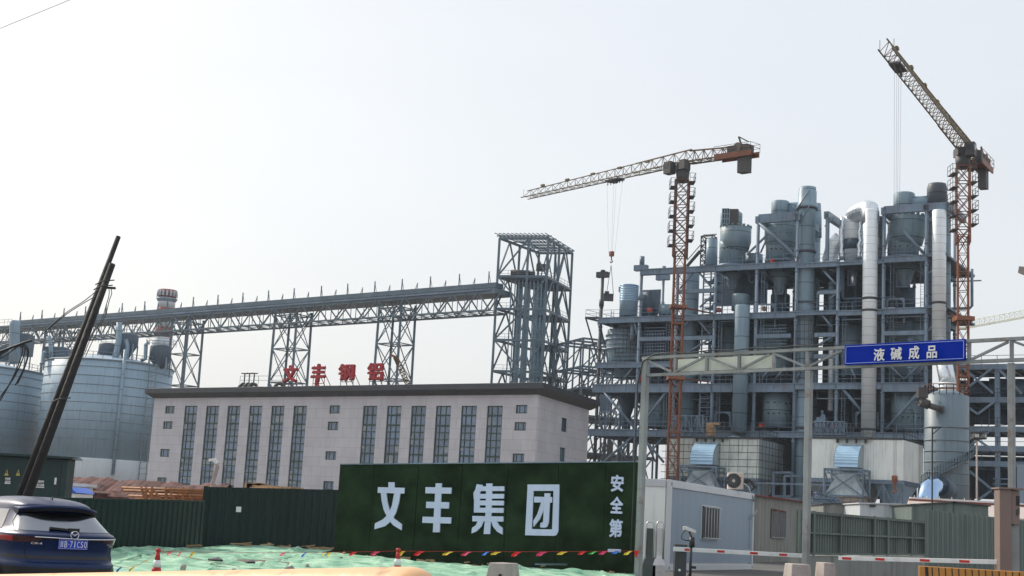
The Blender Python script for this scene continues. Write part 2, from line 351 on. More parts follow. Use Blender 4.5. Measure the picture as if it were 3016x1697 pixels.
for pl,u0,u1,z0,z1,k in wins:
    f=MB(); fw=.11
    for a,b in ((u0,u0+fw),(u1-fw,u1)): f.pbox(pl,a,b,.10,.26,z0,z1)
    f.pbox(pl,u0+fw,u1-fw,.10,.26,z1-fw,z1); f.pbox(pl,u0+fw,u1-fw,.10,.26,z0,z0+fw)
    W=u1-u0
    if k=='t':
        for q in (.27,.64): f.pbox(pl,u0+W*q-.05,u0+W*q+.05,.12,.24,z0+fw,z1-fw)
        z=z1-fw; i=0; seq=(1.05,1.25,.85,.85,.85)
        while z-seq[i%5]>z0+.3:
            z-=seq[i%5]; i+=1; tck=.09 if i%5 in(1,2) else .05; f.pbox(pl,u0+fw,u1-fw,.09,.25,z-tck,z+tck)
    else: f.pbox(pl,u0+W*.28-.04,u0+W*.28+.04,.12,.24,z0+fw,z1-fw); f.pbox(pl,u0+W*.72-.04,u0+W*.72+.04,.12,.24,z0+fw,z1-fw) if W>1.3 else None
    wn=f.build('window',M['window_frame'],off)
    g=MB()
    if k=='t':
        zz=z1
        while zz>z0+.1:
            zn=max(z0,zz-1.2)
            for a_,b_ in ((0,.27),(.27,.64),(.64,1)):
                j=random.uniform(-.016,.016); jt=random.uniform(-.016,.016)
                g.add([pl.P(u0+W*a_,.18+j,zn+.0),pl.P(u0+W*b_,.18-j,zn),pl.P(u0+W*b_,.18+jt,zz),pl.P(u0+W*a_,.18+jt,zz),pl.P(u0+W*a_,.22,zn),pl.P(u0+W*b_,.22,zn),pl.P(u0+W*b_,.22,zz),pl.P(u0+W*a_,.22,zz)],[(0,1,2,3),(7,6,5,4)])
            zz=zn
    else: g.pbox(pl,u0,u1,.17,.22,z0,z1)
    g.build('pane',M['glass'],wn)
    if k=='t':
        g=MB(); zz=z1-.1
        while zz>z0+1.2:
            for a_,b_ in ((.02,.25),(.30,.61),(.67,.97)):
                if random.random()<(.30 if zz<9 else .10): g=MB(); hh=random.choice((.5,.8,1.05)); g.pbox(pl,u0+W*a_+.03,u0+W*b_-.03,.135,.15,zz-hh,zz-.06); g.build('blind',M['blind'],wn)
            zz-=1.2
    if k=='t':  # lower floor blinds: dark panel behind the lowest storey
        pass
mb=MB(); c=(oA+oB+oC+oD)/4
def ring(off_,z):
    q=[]
    pts=[oA,oB,oC,oD]
    for i in range(4):
        p0,p,p1=pts[i-1],pts[i],pts[(i+1)%4]; d0=(p-p0); d0.z=0; d0.normalize(); d1=(p1-p); d1.z=0; d1.normalize()
        n0=V((d0.y,-d0.x,0)); n1=V((d1.y,-d1.x,0)); k=n0+n1; k=k*(off_/(1+n0.dot(n1))); q.append(V((p.x+k.x,p.y+k.y,z)))
    return q
rs=[ring(.2,H-.05),ring(1.05,H+.5),ring(1.15,H+.55),ring(1.15,H+1.2),ring(.6,H+1.3)]
vs=[p for r in rs for p in r]; fs=[(3,2,1,0)]+[(k*4+i,k*4+(i+1)%4,k*4+4+(i+1)%4,k*4+4+i) for k in range(4) for i in range(4)]+[(16,17,18,19)]
mb.add(vs,fs); mb.build('roof',M['eave'],off)
# red roof letters
def roof_y(v): return v
groof='red characters standing along the office roof'
for ch,x0,y0,x1,y1,lab in (('文',836,1077,877,1128,'leftmost red roof letter reading 文 on the office roof'),('丰',918,1073,959,1128,'red roof letter reading 丰 on the office roof beside 文'),('钢',999,1073,1045,1123,'red roof letter reading 钢 on the office roof'),('铝',1084,1070,1130,1122,'rightmost red roof letter reading 铝 in front of the lattice trestle')):
    o=plF.hit(x0,y1,4); ox=plF.hit(x1,y1,4); oy=plF.hit(x0,y0,4)
    t=thing('roof_letter',lab,'sign letter',(o.x,o.y,H+1.05),groof)
    mb=MB(); W=(ox-o).length; put_text(mb,ch,(o.x,o.y,o.z),plF.u*W,(0,0,oy.z-o.z),-plF.n,.35,.035); mb.build('character',M['letter_red'],t)
    mb=MB(); b=V((o.x,o.y,0))
    for q in (.1,.5,.9):
        p=b+plF.u*(W*q); mb.beam((p.x,p.y,H+1),(p.x,p.y,oy.z-.2),.08); r=p+plF.n*2.2; mb.beam((r.x,r.y,H+1),(p.x,p.y,o.z+1.2),.07)
    if ch=='丰': p=b+plF.u*(W*.42)-plF.n*.2; mb.beam((p.x,p.y,H+1),(p.x,p.y,o.z+.5),.42)
    a=b+plF.u*(W*.1); e=b+plF.u*(W*.9); mb.beam((a.x,a.y,o.z-.1),(e.x,e.y,o.z-.1),.08); mb.build('stand',M['letter_red'] if ch=='丰' else M['dark_steel'],t)

# ---------------------------------------------------------------- silos
def silo(name,label,pxl,pxr,ytop,ybot,Y,base_h=9.0):
    cx=(pxl+pxr)/2; p=at_y(cx,ytop,Y); r=(pxr-pxl)/2*depth(p)/F*1.0; zt=p.z+.0
    t=thing(name,label,'silo',(p.x,p.y,.4),'grey steel storage silos')
    mb=MB(); prof=[(r,base_h+.4)]; zs=[base_h+.4+i*1.55 for i in range(1,int((zt-base_h)/1.55))]
    mb.lathe(p.x,p.y,[(r,base_h+.35),(r,zt),(r*.97,zt+.05),(r*.25,zt+1.5),(.5,zt+1.6)],96); mb.build('shell',M['silo_metal'],t)
    mb=MB(); k=0
    for z in zs:
        if z<zt*.42 : continue
        mb.lathe(p.x,p.y,[(r-.1,z-.06),(r+.05,z-.05),(r+.05,z+.05),(r-.1,z+.06)],96)
    mb.lathe(p.x,p.y,[(r-.1,zt-.3),(r+.12,zt-.28),(r+.12,zt-.05),(r-.1,zt-.02)],96)
    mb.build('hoop',M['silo_ring'],t)
    mb=MB(); mb.lathe(p.x,p.y,[(r+.25,.3),(r+.25,base_h),(r,base_h+.3)],96); mb.build('plinth',M['silo_base'],t)
    mb=MB(); pts=[(p.x+(r-.3)*math.cos(a),p.y+(r-.3)*math.sin(a),zt+.1) for a in [i*2*math.pi/40 for i in range(41)]]; rail(mb,pts,1.1,2.2,.07); mb.build('roof_rail',M['plant_steel'],t)
    return t,p,r,zt
s2,sp,sr,szt=silo('storage_silo','large pale blue-grey ribbed silo behind the leaning pole and beside the office',142,506,1076,1400,250)
s1,sp1,sr1,szt1=silo('storage_silo','large ribbed silo cut by the left edge of the frame behind the green kiosk',-262,127,1089,1400,256)
# downpipe and stair ladder on silo 2
mb=MB()
def on_silo(px,py,p,r,off=.3):
    d=ray(px,py); a=d.x**2+d.y**2; o=CAM; bx,by=o.x-p.x,o.y-p.y; b=2*(bx*d.x+by*d.y); c=bx*bx+by*by-(r+off)**2; q=b*b-4*a*c
    t=(-b-math.sqrt(max(q,0)))/(2*a); return CAM+d*t
a=on_silo(372,1030,sp,sr,.4); b=on_silo(332,1398,sp,sr,.4); mb.cyl((b.x,b.y,b.z),(b.x,b.y,a.z),.28,n=12); mb.build('downpipe',M['plant_pipe'],s2)
mb=MB(); b=on_silo(412,1380,sp,sr,.5); z1=szt
for dx in (0,1.2): mb.beam((b.x+dx,b.y-.2,.4),(b.x+dx,b.y-.2,z1),.14)
z=1.
while z<z1: mb.beam((b.x,b.y-.2,z),(b.x+1.2,b.y-.2,z+.2),.08); z+=1.0
e=on_silo(470,1380,sp,sr,.5)
for i in range(7):
    z=4+i*3; mb.beam((b.x+1.2,b.y-.2,z),(e.x,e.y-.1,z+(2 if i%2 else -1)),.1)
mb.build('ladder_tower',M['silo_ring'],s2)

# equipment on the silo roofs
def drum_unit(name,label,cat,pxl,pxr,yt,yb,Y,cone=0,legs=True,grp=None,square=False,mt='plant_plate'):
    cx=(pxl+pxr)/2; p=at_y(cx,(yt+yb)/2,Y); s=depth(p)/F; r=(pxr-pxl)/2*s; zt=zat(p.x,p.y,yt); zb=zat(p.x,p.y,yb); zc=zb+(zt-zb)*cone
    t=thing(name,label,cat,(p.x,p.y,zb),grp); mb=MB()
    if square: mb.box(p.x-r,p.x+r,p.y-r,p.y+r,zc,zt); 
    else: mb.lathe(p.x,p.y,[(r*.3,zb+.2),(r,zc),(r,zt-.3),(r*.85,zt)] if cone else [(r,zb),(r,zt-.4),(r*.85,zt)],28)
    mb.build('casing',M[mt],t)
    for a in range(4):
        mb=MB(); q=V((p.x+r*.8*(1 if a in(0,1) else -1),p.y+r*.8*(1 if a in(0,3) else -1),0)); mb.beam((q.x,q.y,zb-1.2),(q.x,q.y,zc+.2),.2); mb.build('leg',M['plant_steel'],t)
    mb=MB()
    k=r*1.12; rail(mb,[(p.x-k,p.y-k,zt),(p.x+k,p.y-k,zt),(p.x+k,p.y+k,zt),(p.x-k,p.y+k,zt),(p.x-k,p.y-k,zt)],1.1,1.8,.06); mb.build('rail',M['plant_steel'],t)
    return t,p,r,zb,zt
g='dust units standing on the silo roofs'
drum_unit('dust_collector','grey drum cut by the left edge on the farther silo roof','dust collector',-8,30,1020,1065,262,0,grp=g)
drum_unit('dust_collector','tall square grey unit under the conveyor on the left silo roof','dust collector',34,90,985,1068,258,.25,grp=g,square=True)
drum_unit('dust_collector','wide box unit with side pipe left of the leaning pole','dust collector',134,202,1026,1074,250,0,grp=g,square=True)
drum_unit('dust_collector','low dark drum with railing right of the leaning pole','dust collector',290,346,1012,1060,250,.35,grp=g)
drum_unit('dust_collector','tall hexagonal hopper with tapering bottom on the silo roof','dust collector',340,405,984,1060,246,.55,grp=g)
drum_unit('dust_collector','grey drum hopper at the foot of the red and white chimney','dust collector',440,503,1018,1090,246,.45,grp=g)
g='bent ducts on the silo roofs'
for pts,lab,r in ((((150,1060),(150,1030),(147,1000),(145,990)),'bent exhaust duct left of the wide box unit',.35),(((118,1072),(126,1070),(128,1040),(134,1036)),'small crooked duct below the box unit on the left silo',.3),(((332,1062),(340,1050),(352,1000),(351,950)),'tall slim duct rising beside the hexagonal hopper',.5),(((370,1090),(373,1050),(376,1020),(371,1000)),'pale pipe hanging down the front of the hexagonal hopper',.35),(((415,1062),(428,1058),(430,1015),(438,1008)),'crooked duct left of the hopper under the chimney',.35),(((45,1070),(42,1010),(43,960),(44,945)),'thick upright duct crossing the conveyor at the left',.9)):
    Y=244; w3=[at_y(x,y,Y) for x,y in pts]; mb=MB(); mb.tube(w3,r,12); tag(mb.build('bent_duct',M['plant_pipe'],None,w3[0]),lab,'duct',g)
# chimney
p=at_y(480,1000,345); s=depth(p)/F
t=thing('chimney','round red and white banded chimney behind the conveyor','chimney',(p.x,p.y,.4))
def chz(y): return zat(p.x,p.y,y)
rb=lambda y:(24.5+(y-855)*.02)*s
for a,b,mk,nm in ((855,878,'chimney_red','top_band'),(878,908,'chimney_white','band'),(908,925,'chimney_red','band'),(925,965,'chimney_white','band'),(965,995,'chimney_red','band'),(995,1030,'chimney_white','band'),(1030,1070,'chimney_red','band'),(1070,1300,'chimney_white','band')):
    mb=MB(); e=1.1 if a==855 else 1; mb.lathe(p.x,p.y,[(rb(b),chz(b)),(rb(a)*e,chz(a))],36); mb.build(nm,M[mk],t)
mb=MB(); z=chz(880); mb.lathe(p.x,p.y,[(rb(880),z-.9),(rb(880)*1.22,z-.2),(rb(880)*1.22,z)],36); rail(mb,[(p.x+rb(880)*1.2*math.cos(i*.3927),p.y+rb(880)*1.2*math.sin(i*.3927),z) for i in range(17)],1.2,2,.07); mb.build('gallery',M['plant_steel'],t)
mb=MB()
for i in range(12):
    a=-math.pi*.5+(i-5.5)*.42; q=V((p.x+rb(865)*1.08*math.cos(a),p.y+rb(865)*1.08*math.sin(a),0)); z=chz(866); mb.box(q.x-.22,q.x+.22,q.y-.22,q.y+.22,z-.7,z+.7)
mb.build('vent',M['chimney_white'],t)

# ---------------------------------------------------------------- conveyor gallery
cR=at_y(1470,858,233); ZC=cR.z; cL=at_z(-90,975,ZC)
plC=Plane(cR,cL); plC=Plane(cL,cR)     # u from left to right, n away
LC=(V((cR.x,cR.y,0))-V((cL.x,cL.y,0))).length
def cu(px,py=900): return plC.uz(px,py)[0]
cv=thing('conveyor_gallery','long elevated conveyor gallery on lattice trusses crossing behind the office roof','conveyor',(cR.x,cR.y,.4))
mb=MB(); mb.pbox(plC,0,LC+1,-2.3,2.3,ZC-.75,ZC+.15); mb.build('deck',M['gallery_steel'],cv)
mb=MB(); u0=cu(63,945); mb.pbox(plC,u0,LC,-1.1,1.1,ZC+.5,ZC+1.35); 
for i in range(int((LC-u0)/3)): mb.pbox(plC,u0+i*3,u0+i*3+.3,-1.3,1.3,ZC+.15,ZC+.5)
mb.build('belt_housing',M['gallery_steel'],cv)
mb=MB()
for vv in (-2.3,2.3):
    mb.beam(plC.P(0,vv-.15,ZC-.1),plC.P(LC,vv-.15,ZC-.1),.28); 
mb.build('top_chord',M['plant_steel'],cv)
tr_px=[(-20,45),(152,233),(520,598),(818,917),(1120,1224)]
spans=[]; e=0
ends=[0]+[x for a,b in tr_px[1:] for x in (cu(a+20),cu(b-15))]+[LC]
mb=MB(); ZB=ZC-3.6
for k in range(0,len(ends)-1,2):
    a,b=ends[k]-2,ends[k+1]+3
    if k+1==len(ends)-1: b=LC
    for vv in (-2.3,2.3):
        mb.beam(plC.P(a,vv,ZB),plC.P(b,vv,ZB),.3); mb.beam(plC.P(a-2,vv,ZC-1),plC.P(a,vv,ZB),.2); mb.beam(plC.P(b+2,vv,ZC-1),plC.P(b,vv,ZB),.2)
        n=max(2,int((b-a)/5.2)); st=(b-a)/n
        for i in range(n):
            mb.beam(plC.P(a+i*st,vv,ZB),plC.P(a+(i+.5)*st,vv,ZC-.3),.19); mb.beam(plC.P(a+(i+.5)*st,vv,ZC-.3),plC.P(a+(i+1)*st,vv,ZB),.19)
            mb.beam(plC.P(a+i*st,vv,ZB),plC.P(a+i*st,vv,ZC-.3),.13); mb.beam(plC.P(a+(i+.5)*st,vv,ZB),plC.P(a+(i+.5)*st,vv,ZC-.3),.13)
    for i in range(n*2+1): 
        mb.beam(plC.P(a+i*st/2,-2.3,ZB),plC.P(a+i*st/2,2.3,ZB),.14)
        if i<n*2: mb.beam(plC.P(a+i*st/2,-2.3,ZB),plC.P(a+(i+1)*st/2,2.3,ZB),.11)
mb.build('truss',M['gallery_steel'],cv)
mb=MB(); i=0
px=63.
posts=[75,138,202,265,325,372,438,505,580,652,725,800,875,955,1032,1112,1192,1275,1360,1447]
for x in posts:
    u=cu(x,920)
    if u>LC-.5: continue
    mb=MB(); mb.beam(plC.P(u,-1.2,ZC+1.3),plC.P(u,-1.2,ZC+3.3),.2); mb.beam(plC.P(u+.5,-1.2,ZC+1.3),plC.P(u,-1.2,ZC+3.0),.09)
    mb.build('mast',M['gallery_steel'],cv); mb=MB(); mb.beam(plC.P(u+1.6,1.1,ZC+1.3),plC.P(u+1.6,1.1,ZC+2.9),.14); mb.beam(plC.P(u+1.0,1.1,ZC+1.3),plC.P(u+1.6,1.1,ZC+2.8),.08); mb.build('mast',M['gallery_steel'],cv)
mb=MB()
for i in range(int(u0/3)): rail(mb,[plC.P(i*3,-2.3,ZC+.35),plC.P(i*3+3,-2.3,ZC+.35)],1.2,1.5,.06)
mb.build('rail',M['gallery_steel'],cv)
# trestles
for (a,b),lab in zip(tr_px[1:],('lattice trestle carrying the conveyor behind the silo roof units left of the pole','lattice trestle carrying the conveyor just right of the chimney','lattice trestle behind the leftmost red roof letter','lattice trestle behind the rightmost red roof letter')):
    ua,ub=cu(a),cu(b); w=(ub-ua); uc=(ua+ub)/2; hw=max(1.6,(w/2-1.5)*.95); hv=1.9
    t=thing('trestle',lab,'trestle',plC.P(uc,0,.4),'lattice trestles under the conveyor'); Z1=ZC-1.1
    lg=MB(); br=MB(); bat=1.0
    def cn(sx,sy,z): k=1+.12*(Z1-z)/Z1; return plC.P(uc+sx*hw*k,sy*hv*k,z)
    for sx,sy in ((-1,-1),(1,-1),(1,1),(-1,1)):
        l=MB(); l.beam(cn(sx,sy,.4),cn(sx,sy,Z1),.42); l.build('leg',M['gallery_steel'],t)
    lv=[Z1-.8-i*6.4 for i in range(1,8) if Z1-.8-i*6.4>0]; lv=[Z1-.8]+lv
    cs=((-1,-1),(1,-1),(1,1),(-1,1))
    for i,z in enumerate(lv):
        for k in range(4):
            A=cn(*cs[k],z); B=cn(*cs[(k+1)%4],z); br.beam(A,B,.17)
            if i+1<len(lv):
                z2=lv[i+1]; A2=cn(*cs[k],z2); B2=cn(*cs[(k+1)%4],z2); br.beam(A,B2,.13); br.beam(B,A2,.13)
        br.beam(cn(-1,-1,z),cn(1,1,z),.12); br.beam(cn(1,-1,z),cn(-1,1,z),.12)
    br.build('bracing',M['gallery_steel'],t)
# small mobile crane boom seen through the right trestle
A=at_y(1205,1140,222); B=at_y(1165,1052,222); mb=MB(); lattice(mb,A,B,.7,.7,10,.14,.08); o=mb
t=thing('mobile_crane_boom','slim yellow-brown crane boom seen through the right trestle','crane boom',(A.x,A.y,A.z)); mb.build('boom',M['crane_yellow'],t)
mb=MB(); C=at_y(1150,1045,222); mb.beam(B,C,.35); mb.beam(B,at_y(1172,1075,222),.5); mb.build('boom_head',M['crane_orange'],t)

# ---------------------------------------------------------------- lift tower
nL=at_y(1472,697,233); ZT=nL.z; nR=at_z(1616,697,ZT); d1=nR-nL
fR=at_z(1686,741,ZT); fL=at_z(1588,741,ZT)
lt=thing('lift_tower','tall open steel frame tower with bare purlin roof where the conveyor ends','tower',((nL.x+fR.x)/2,(nL.y+fR.y)/2,.4))
def TP(s,t,z):   # bilinear footprint, s along near edge, t towards far edge
    a=nL.lerp(nR,s); b=fL.lerp(fR,s); p=a.lerp(b,t); return V((p.x,p.y,z))
colsT=[(0,0),(.6,0),(1,0),(1,.45),(1,1),(.5,1),(0,1),(0,.5)]
for s_,t_ in colsT:
    m_=MB(); m_.beam(TP(s_,t_,.4),TP(s_,t_,ZT-.3),.42); m_.build('column',M['gallery_steel'],lt)
lvT=[ZT-.3-6.6,ZT-.3-12.2]; 
while lvT[-1]>6: lvT.append(lvT[-1]-5.3)
mb=MB(); db=MB(); seg=[0,1,2,3,4,5,6,7,0]; allv=[ZT-.3]+lvT
for i,z in enumerate(allv):
    mb=MB()
    for k in range(8):
        a=TP(*colsT[seg[k]],z); b=TP(*colsT[seg[k+1]],z); mb.beam(a,b,.3,.4)
        if i<len(allv)-1:
            z2=allv[i+1]; a2=V((a.x,a.y,z2)); b2=V((b.x,b.y,z2)); md=(a+b)/2; md2=(a2+b2)/2
            if k in(0,1): db.beam(a,b2,.24) if (i+k)%2 else db.beam(b,a2,.24)
            else: db.beam(a2,md,.22); db.beam(b2,md,.22)
    mb.build('floor_beam',M['gallery_steel'],lt)
db.build('bracing',M['gallery_steel'],lt)
mb=MB()
for i in range(6):
    t_=i/5; a=TP(-.06,t_,ZT+.1); b=TP(1.06,t_,ZT+.1); mb.beam(a,b,.16,.2)
for i in range(13):
    s_=i/12; a=TP(s_-.02,-.1,ZT+.32); b=TP(s_,1.05,ZT+.32); mb.beam(a,b,.08,.14)
for q_ in ((0,0,.4,1),(.4,1,1,0)): mb.beam(TP(q_[0],q_[1],ZT),TP(q_[2],q_[3],ZT),.1)
mb.build('purlin',M['gallery_steel'],lt)
def platt(z,s0,s1,t0,t1,h=.35):
    mb=MB(); c=[TP(s0,t0,z),TP(s1,t0,z),TP(s1,t1,z),TP(s0,t1,z)]; mb.hexa([V((q.x,q.y,z-h)) for q in c]+c); mb.build('platform',M['plant_plate'],lt)
platt(lvT[0],0,1,.08,1); platt(lvT[1],0,1,.5,1); platt(lvT[2],.5,1,.4,1); platt(lvT[3],.6,1,.5,1); platt(lvT[4],.55,1,.5,1); platt(lvT[5],.55,1,.5,1)
mb=MB()
for z in lvT: rail(mb,[TP(0,.02,z),TP(1,.02,z),TP(1,1,z)],1.1,1.6,.05)
for i in range(len(lvT)-1): # stairs
    a=TP(.72,.75,lvT[i]); b=TP(.98,.6,lvT[i+1]); mb.beam(a,b,.8,.15); 
mb.build('rail',M['gallery_steel'],lt)
mb=MB(); 
for s_,t_,r in ((.26,.3,.42),(.42,.28,.5),(.60,.34,.42),(.5,.6,.6),(.76,.4,.3)):
    p=TP(s_,t_,0); mb.box(p.x-r,p.x+r,p.y-r*.8,p.y+r*.8,.4,lvT[0]+.4)
    z=3.
    while z<lvT[0]: mb.box(p.x-r-.12,p.x+r+.12,p.y-r,p.y+r,z,z+.25); z+=2.65
for i in range(9):
    p=TP(.2+.08*i,.12,0); mb.beam((p.x,p.y,.4),(p.x,p.y,lvT[0]),.22)
mb.build('elevator_casing',M['plant_pipe'],lt)
mb=MB(); p=TP(.3,.3,lvT[0]); mb.box(p.x-2.2,p.x+2,p.y-1,p.y+1,p.z+.3,p.z+1.5); mb.cyl((p.x-2,p.y-1.2,p.z+1),(p.x+1,p.y-1.2,p.z+1),.6); p=TP(.62,.4,lvT[0]); mb.box(p.x-.8,p.x+.8,p.y-1,p.y+1,p.z+2,p.z+3); mb.build('drive_unit',M['crane_dark'],lt)
# low open frame right of the lift tower
pl=Plane(at_y(1640,1030,236),at_y(1800,1060,216)); 
def boxframe(name,label,cat,nx,ny,zl,du,dv,pl,mt='gallery_steel',bw=.28,seed=1,grp=None,slab=()):
    t=thing(name,label,cat,pl.P(0,0,.4),grp); rnd=random.Random(seed); c=MB(); b=MB(); d=MB()
    for i in range(nx+1):
        for j in range(ny+1): c.beam(pl.P(i*du,j*dv,.4),pl.P(i*du,j*dv,zl[-1]),bw*1.2)
    for z in zl:
        for j in range(ny+1): b.beam(pl.P(0,j*dv,z),pl.P(nx*du,j*dv,z),bw,bw*1.3)
        for i in range(nx+1): b.beam(pl.P(i*du,0,z),pl.P(i*du,ny*dv,z),bw,bw*1.3)
    zz=[.4]+list(zl)
    for a_,z_ in zip(zz,zz[1:]):
        for i in range(nx):
            for j in range(ny+1):
                if rnd.random()<.7: d.beam(pl.P(i*du,j*dv,a_),pl.P((i+1)*du,j*dv,z_),bw*.7)
                if rnd.random()<.5: d.beam(pl.P((i+1)*du,j*dv,a_),pl.P(i*du,j*dv,z_),bw*.7)
        for i in range(nx+1):
            for j in range(ny):
                if rnd.random()<.6: d.beam(pl.P(i*du,j*dv,a_),pl.P(i*du,(j+1)*dv,z_),bw*.7)
    c.build('column',M[mt],t); b.build('beam',M[mt],t); d.build('bracing',M[mt],t)
    s=MB()
    for z,i0,i1 in slab: s.pbox(pl,i0*du,i1*du,.2,ny*dv-.2,z-.35,z-.1)
    if slab: s.build('deck',M['plant_plate'],t)
    return t
boxframe('open_tower','low open green-grey steel frame between lift tower and plant','steel frame',3,3,[8,14,20,24.5,28,32.6],3.6,4.5,pl,bw=.24,slab=((20,0,3),(24.5,1,3),(14,0,3)))
# rooftop vent tank behind the office
t=thing('vent_tank','dark domed tank with goose-neck valves and railing on the office roof left of the letters','tank',plF.P(24,6,H+1)); mb=MB()
a=plF.hit(700,1140,6); b=plF.hit(905,1140,6); c_=(a+b)/2; rr=(b-a).length/2
mb.lathe(c_.x,c_.y,[(rr,H+.9),(rr*.95,H+1.3),(rr*.5,H+1.75),(.3,H+1.9)],40)
mb.build('dome',M['dark_steel'],t); mb=MB()
for i,x in enumerate((720,734,748,905-80)):
    q=plF.hit(x,1118,5); z0=H+1.3
    mb.tube([q+V((-.6,0,z0-q.z)),q+V((-.6,0,z0+.7-q.z)),q+V((-.2,0,z0+1.1-q.z)),q+V((.3,0,z0+1.0-q.z)),q+V((.5,0,z0+.6-q.z))],.26,10)
    if i<3: mb.beam((q.x,q.y,z0+1),(q.x,q.y,z0+2.6),.16); mb.beam((q.x-.5,q.y,z0+2.6),(q.x+.5,q.y,z0+2.6),.14)
mb.build('valve',M['crane_dark'],t); mb=MB(); rail(mb,[plF.hit(x,1133,4) for x in (706,760,800,850)],1.2,1.6,.05); mb.build('rail',M['plant_steel'],t)
# ================================================================ process plant
_f2=at_y(1763,937,200); FZ2=_f2.z; _g2=at_z(2735,905,FZ2)
pp=Plane(_f2,_g2)
def U(px,py=1000,v=0): return pp.uz(px,py,v)[0]
def Zp(px,py,v=0): return pp.uz(px,py,v)[1]
Z3=Zp(2300,773); Z2=FZ2; Z1=Zp(2200,1130); Z0=Zp(2240,1270); Z4=Zp(2300,641); ZM=Zp(2300,990)
DV=15.
pf=thing('plant_frame','huge multi-storey grey steel frame carrying drums, hoppers and pipes at the right','industrial plant',pp.P(U(2250),6,.4))
cpx=[1767,1882,1990,2103,2225,2343,2466,2601,2728]
ctop={1767:None,1882:Z3+1,1990:Z3,2103:Z3,2225:Z4,2343:Z4,2466:Z3,2601:Z4,2728:Z4}
for x in cpx:
    u=U(x)
    for v in (0,DV*.5,DV):
        if x==1767: top=Zp(1773,800) if v==0 else (Zp(1817,815) if v<10 else Z2)
        elif x==1882: top=Zp(1887,780)
        else: top=ctop[x]
        if v>0 and x in (1990,2343): continue
        r=.24 if v==0 else .2
        c=MB(); c.cyl(pp.P(u,v,.4),pp.P(u,v,top),r,n=14)
        for z in (Z0,Z1,ZM,Z2,Z3,Z4):
            if z<top-1.7:
                c.cyl(pp.P(u,v,z-1.5),pp.P(u,v,z-1.2),r*1.25,n=14); c.cyl(pp.P(u,v,z+1.4),pp.P(u,v,z+1.6),r*1.2,n=14)
        if x in (1767,1882) and v<10:
            c.pbox(pp,u-.9 if x==1767 else u-1.1,u+.9,v-.4,v+.4,top-.9,top-.1)
            c.cyl(pp.P(u,v,top-.1),pp.P(u,v,top+(.2 if x==1767 else 1.2)),r*1.5,n=14); c.cyl(pp.P(u,v,top-5.2),pp.P(u,v,top-4.2),r*1.5,n=14)
        c.build('column',M['plant_steel'] if v>0 or x>1800 else M['dark_steel'],pf)
# girders / decks
def deck(name,x0,x1,z,v0=-.3,v1=DV+.3,h=.85,holes=(),mt='plant_steel',rl=True,both=True):
    u0,u1=U(x0),U(x1); a=MB()
    a.pbox(pp,u0,u1,v0,v0+.3,z-h,z); a.pbox(pp,u0,u1,v1-.3,v1,z-h,z)
    n=max(1,int((u1-u0)/2.6))
    for i in range(n+1):
        u=u0+(u1-u0)*i/n; a.pbox(pp,u-.1,u+.1,v0+.3,v1-.3,z-h*.9,z-.15)
        a.pbox(pp,u-.05,u+.05,v0-.06,v0,z-h+.05,z-.05)
    a.pbox(pp,u0,u1,v0-.12,v0,z-.12,z); a.pbox(pp,u0,u1,v0-.12,v0,z-h,z-h+.12)
    g=a.build('girder',M[mt],pf)
    s=MB(); s.pbox(pp,u0+.05,u1-.05,v0+.3,v1-.3,z-.14,z-.02); s.build('floor_plate',M['plant_plate'],g)
    if rl:
        r=MB(); rail(r,[pp.P(u0,v0+.1,z),pp.P(u1,v0+.1,z)],1.1,1.9,.05); r.build('rail',M['plant_steel'],g)
deck('d',1882,2103,Z3,v1=.4,rl=False); deck('d',2103,2345,Z3); deck('d',2345,2470,Z3-.3,h=.7); deck('d',2470,2601,Z3-.4,h=.5); deck('d',2601,2728,Z3); deck('d',2728,2790,Z3+.1,h=.4)
deck('d',1763,2103,Z2); deck('d',2103,2345,Z2); deck('d',2345,2466,Z2,h=.6); deck('d',2466,2601,Z2-.1,h=.7); deck('d',2601,2728,Z2); deck('d',2728,2790,Z2+.2,h=.35)
deck('d',1755,2103,Z1,h=1.2); deck('d',2103,2345,Z1,h=1.2); deck('d',2345,2466,Z1); deck('d',2466,2601,Z1); deck('d',2601,2728,Z1,h=1.2)
deck('d',1745,2103,Z0,h=1.0); deck('d',2103,2466,Z0); deck('d',2466,2735,Z0)
z=Zp(1830,1068); deck('d',1763,1990,z,h=.8)
# cantilever platform at the left of the Z2 deck
m_=MB(); a=pp.P(U(1722),0,Z2+.1); m_.beam(a,pp.P(U(1763),0,Z2+.0),.3); m_.beam(a,pp.P(U(1722)+1.5,7,Z2),.25); m_.beam(pp.P(U(1722)+1.5,7,Z2),pp.P(U(1763),7,Z2),.3)
m_.beam(a,pp.P(U(1763),0,Z2-6),.18); m_.beam(pp.P(U(1735),3,Z2),pp.P(U(1763),3,Z2-5),.16); rail(m_,[pp.P(U(1763),0,Z2),a,pp.P(U(1722)+1.5,7,Z2)],1.2,2,.05); m_.build('side_platform',M['dark_steel'],pf)
# thin mid girders
def hb(x0,x1,z,v=0,w=.5,h=.55): mm=MB(); mm.pbox(pp,U(x0),U(x1),v-w/2,v+w/2,z-h/2,z+h/2); mm.build('tie_beam',M['plant_steel'],pf)
for x0,x1 in ((1882,2103),(2225,2330),(2400,2466),(2601,2728)): hb(x0,x1,ZM)
hb(1995,2105,Zp(2050,858)); hb(2405,2470,Zp(2440,862),0,.4,.4); hb(2400,2466,Zp(2430,1050)); 
hb(2227,2345,Z4+.0,0,.6,1.2); hb(2227,2345,Z4,DV*.5,.6,1.2); hb(2601,2796,Z4,0,.6,1.0); hb(2601,2728,Z4,DV*.5,.6,1.0)
mm=MB()
for x in (2225,2343,2430,2601,2728,2796):
    mm.pbox(pp,U(x)-.35,U(x)+.35,-.3,DV*.5+.3,Z4-.6,Z4+.35)
mm.build('top_beam',M['plant_steel'],pf)
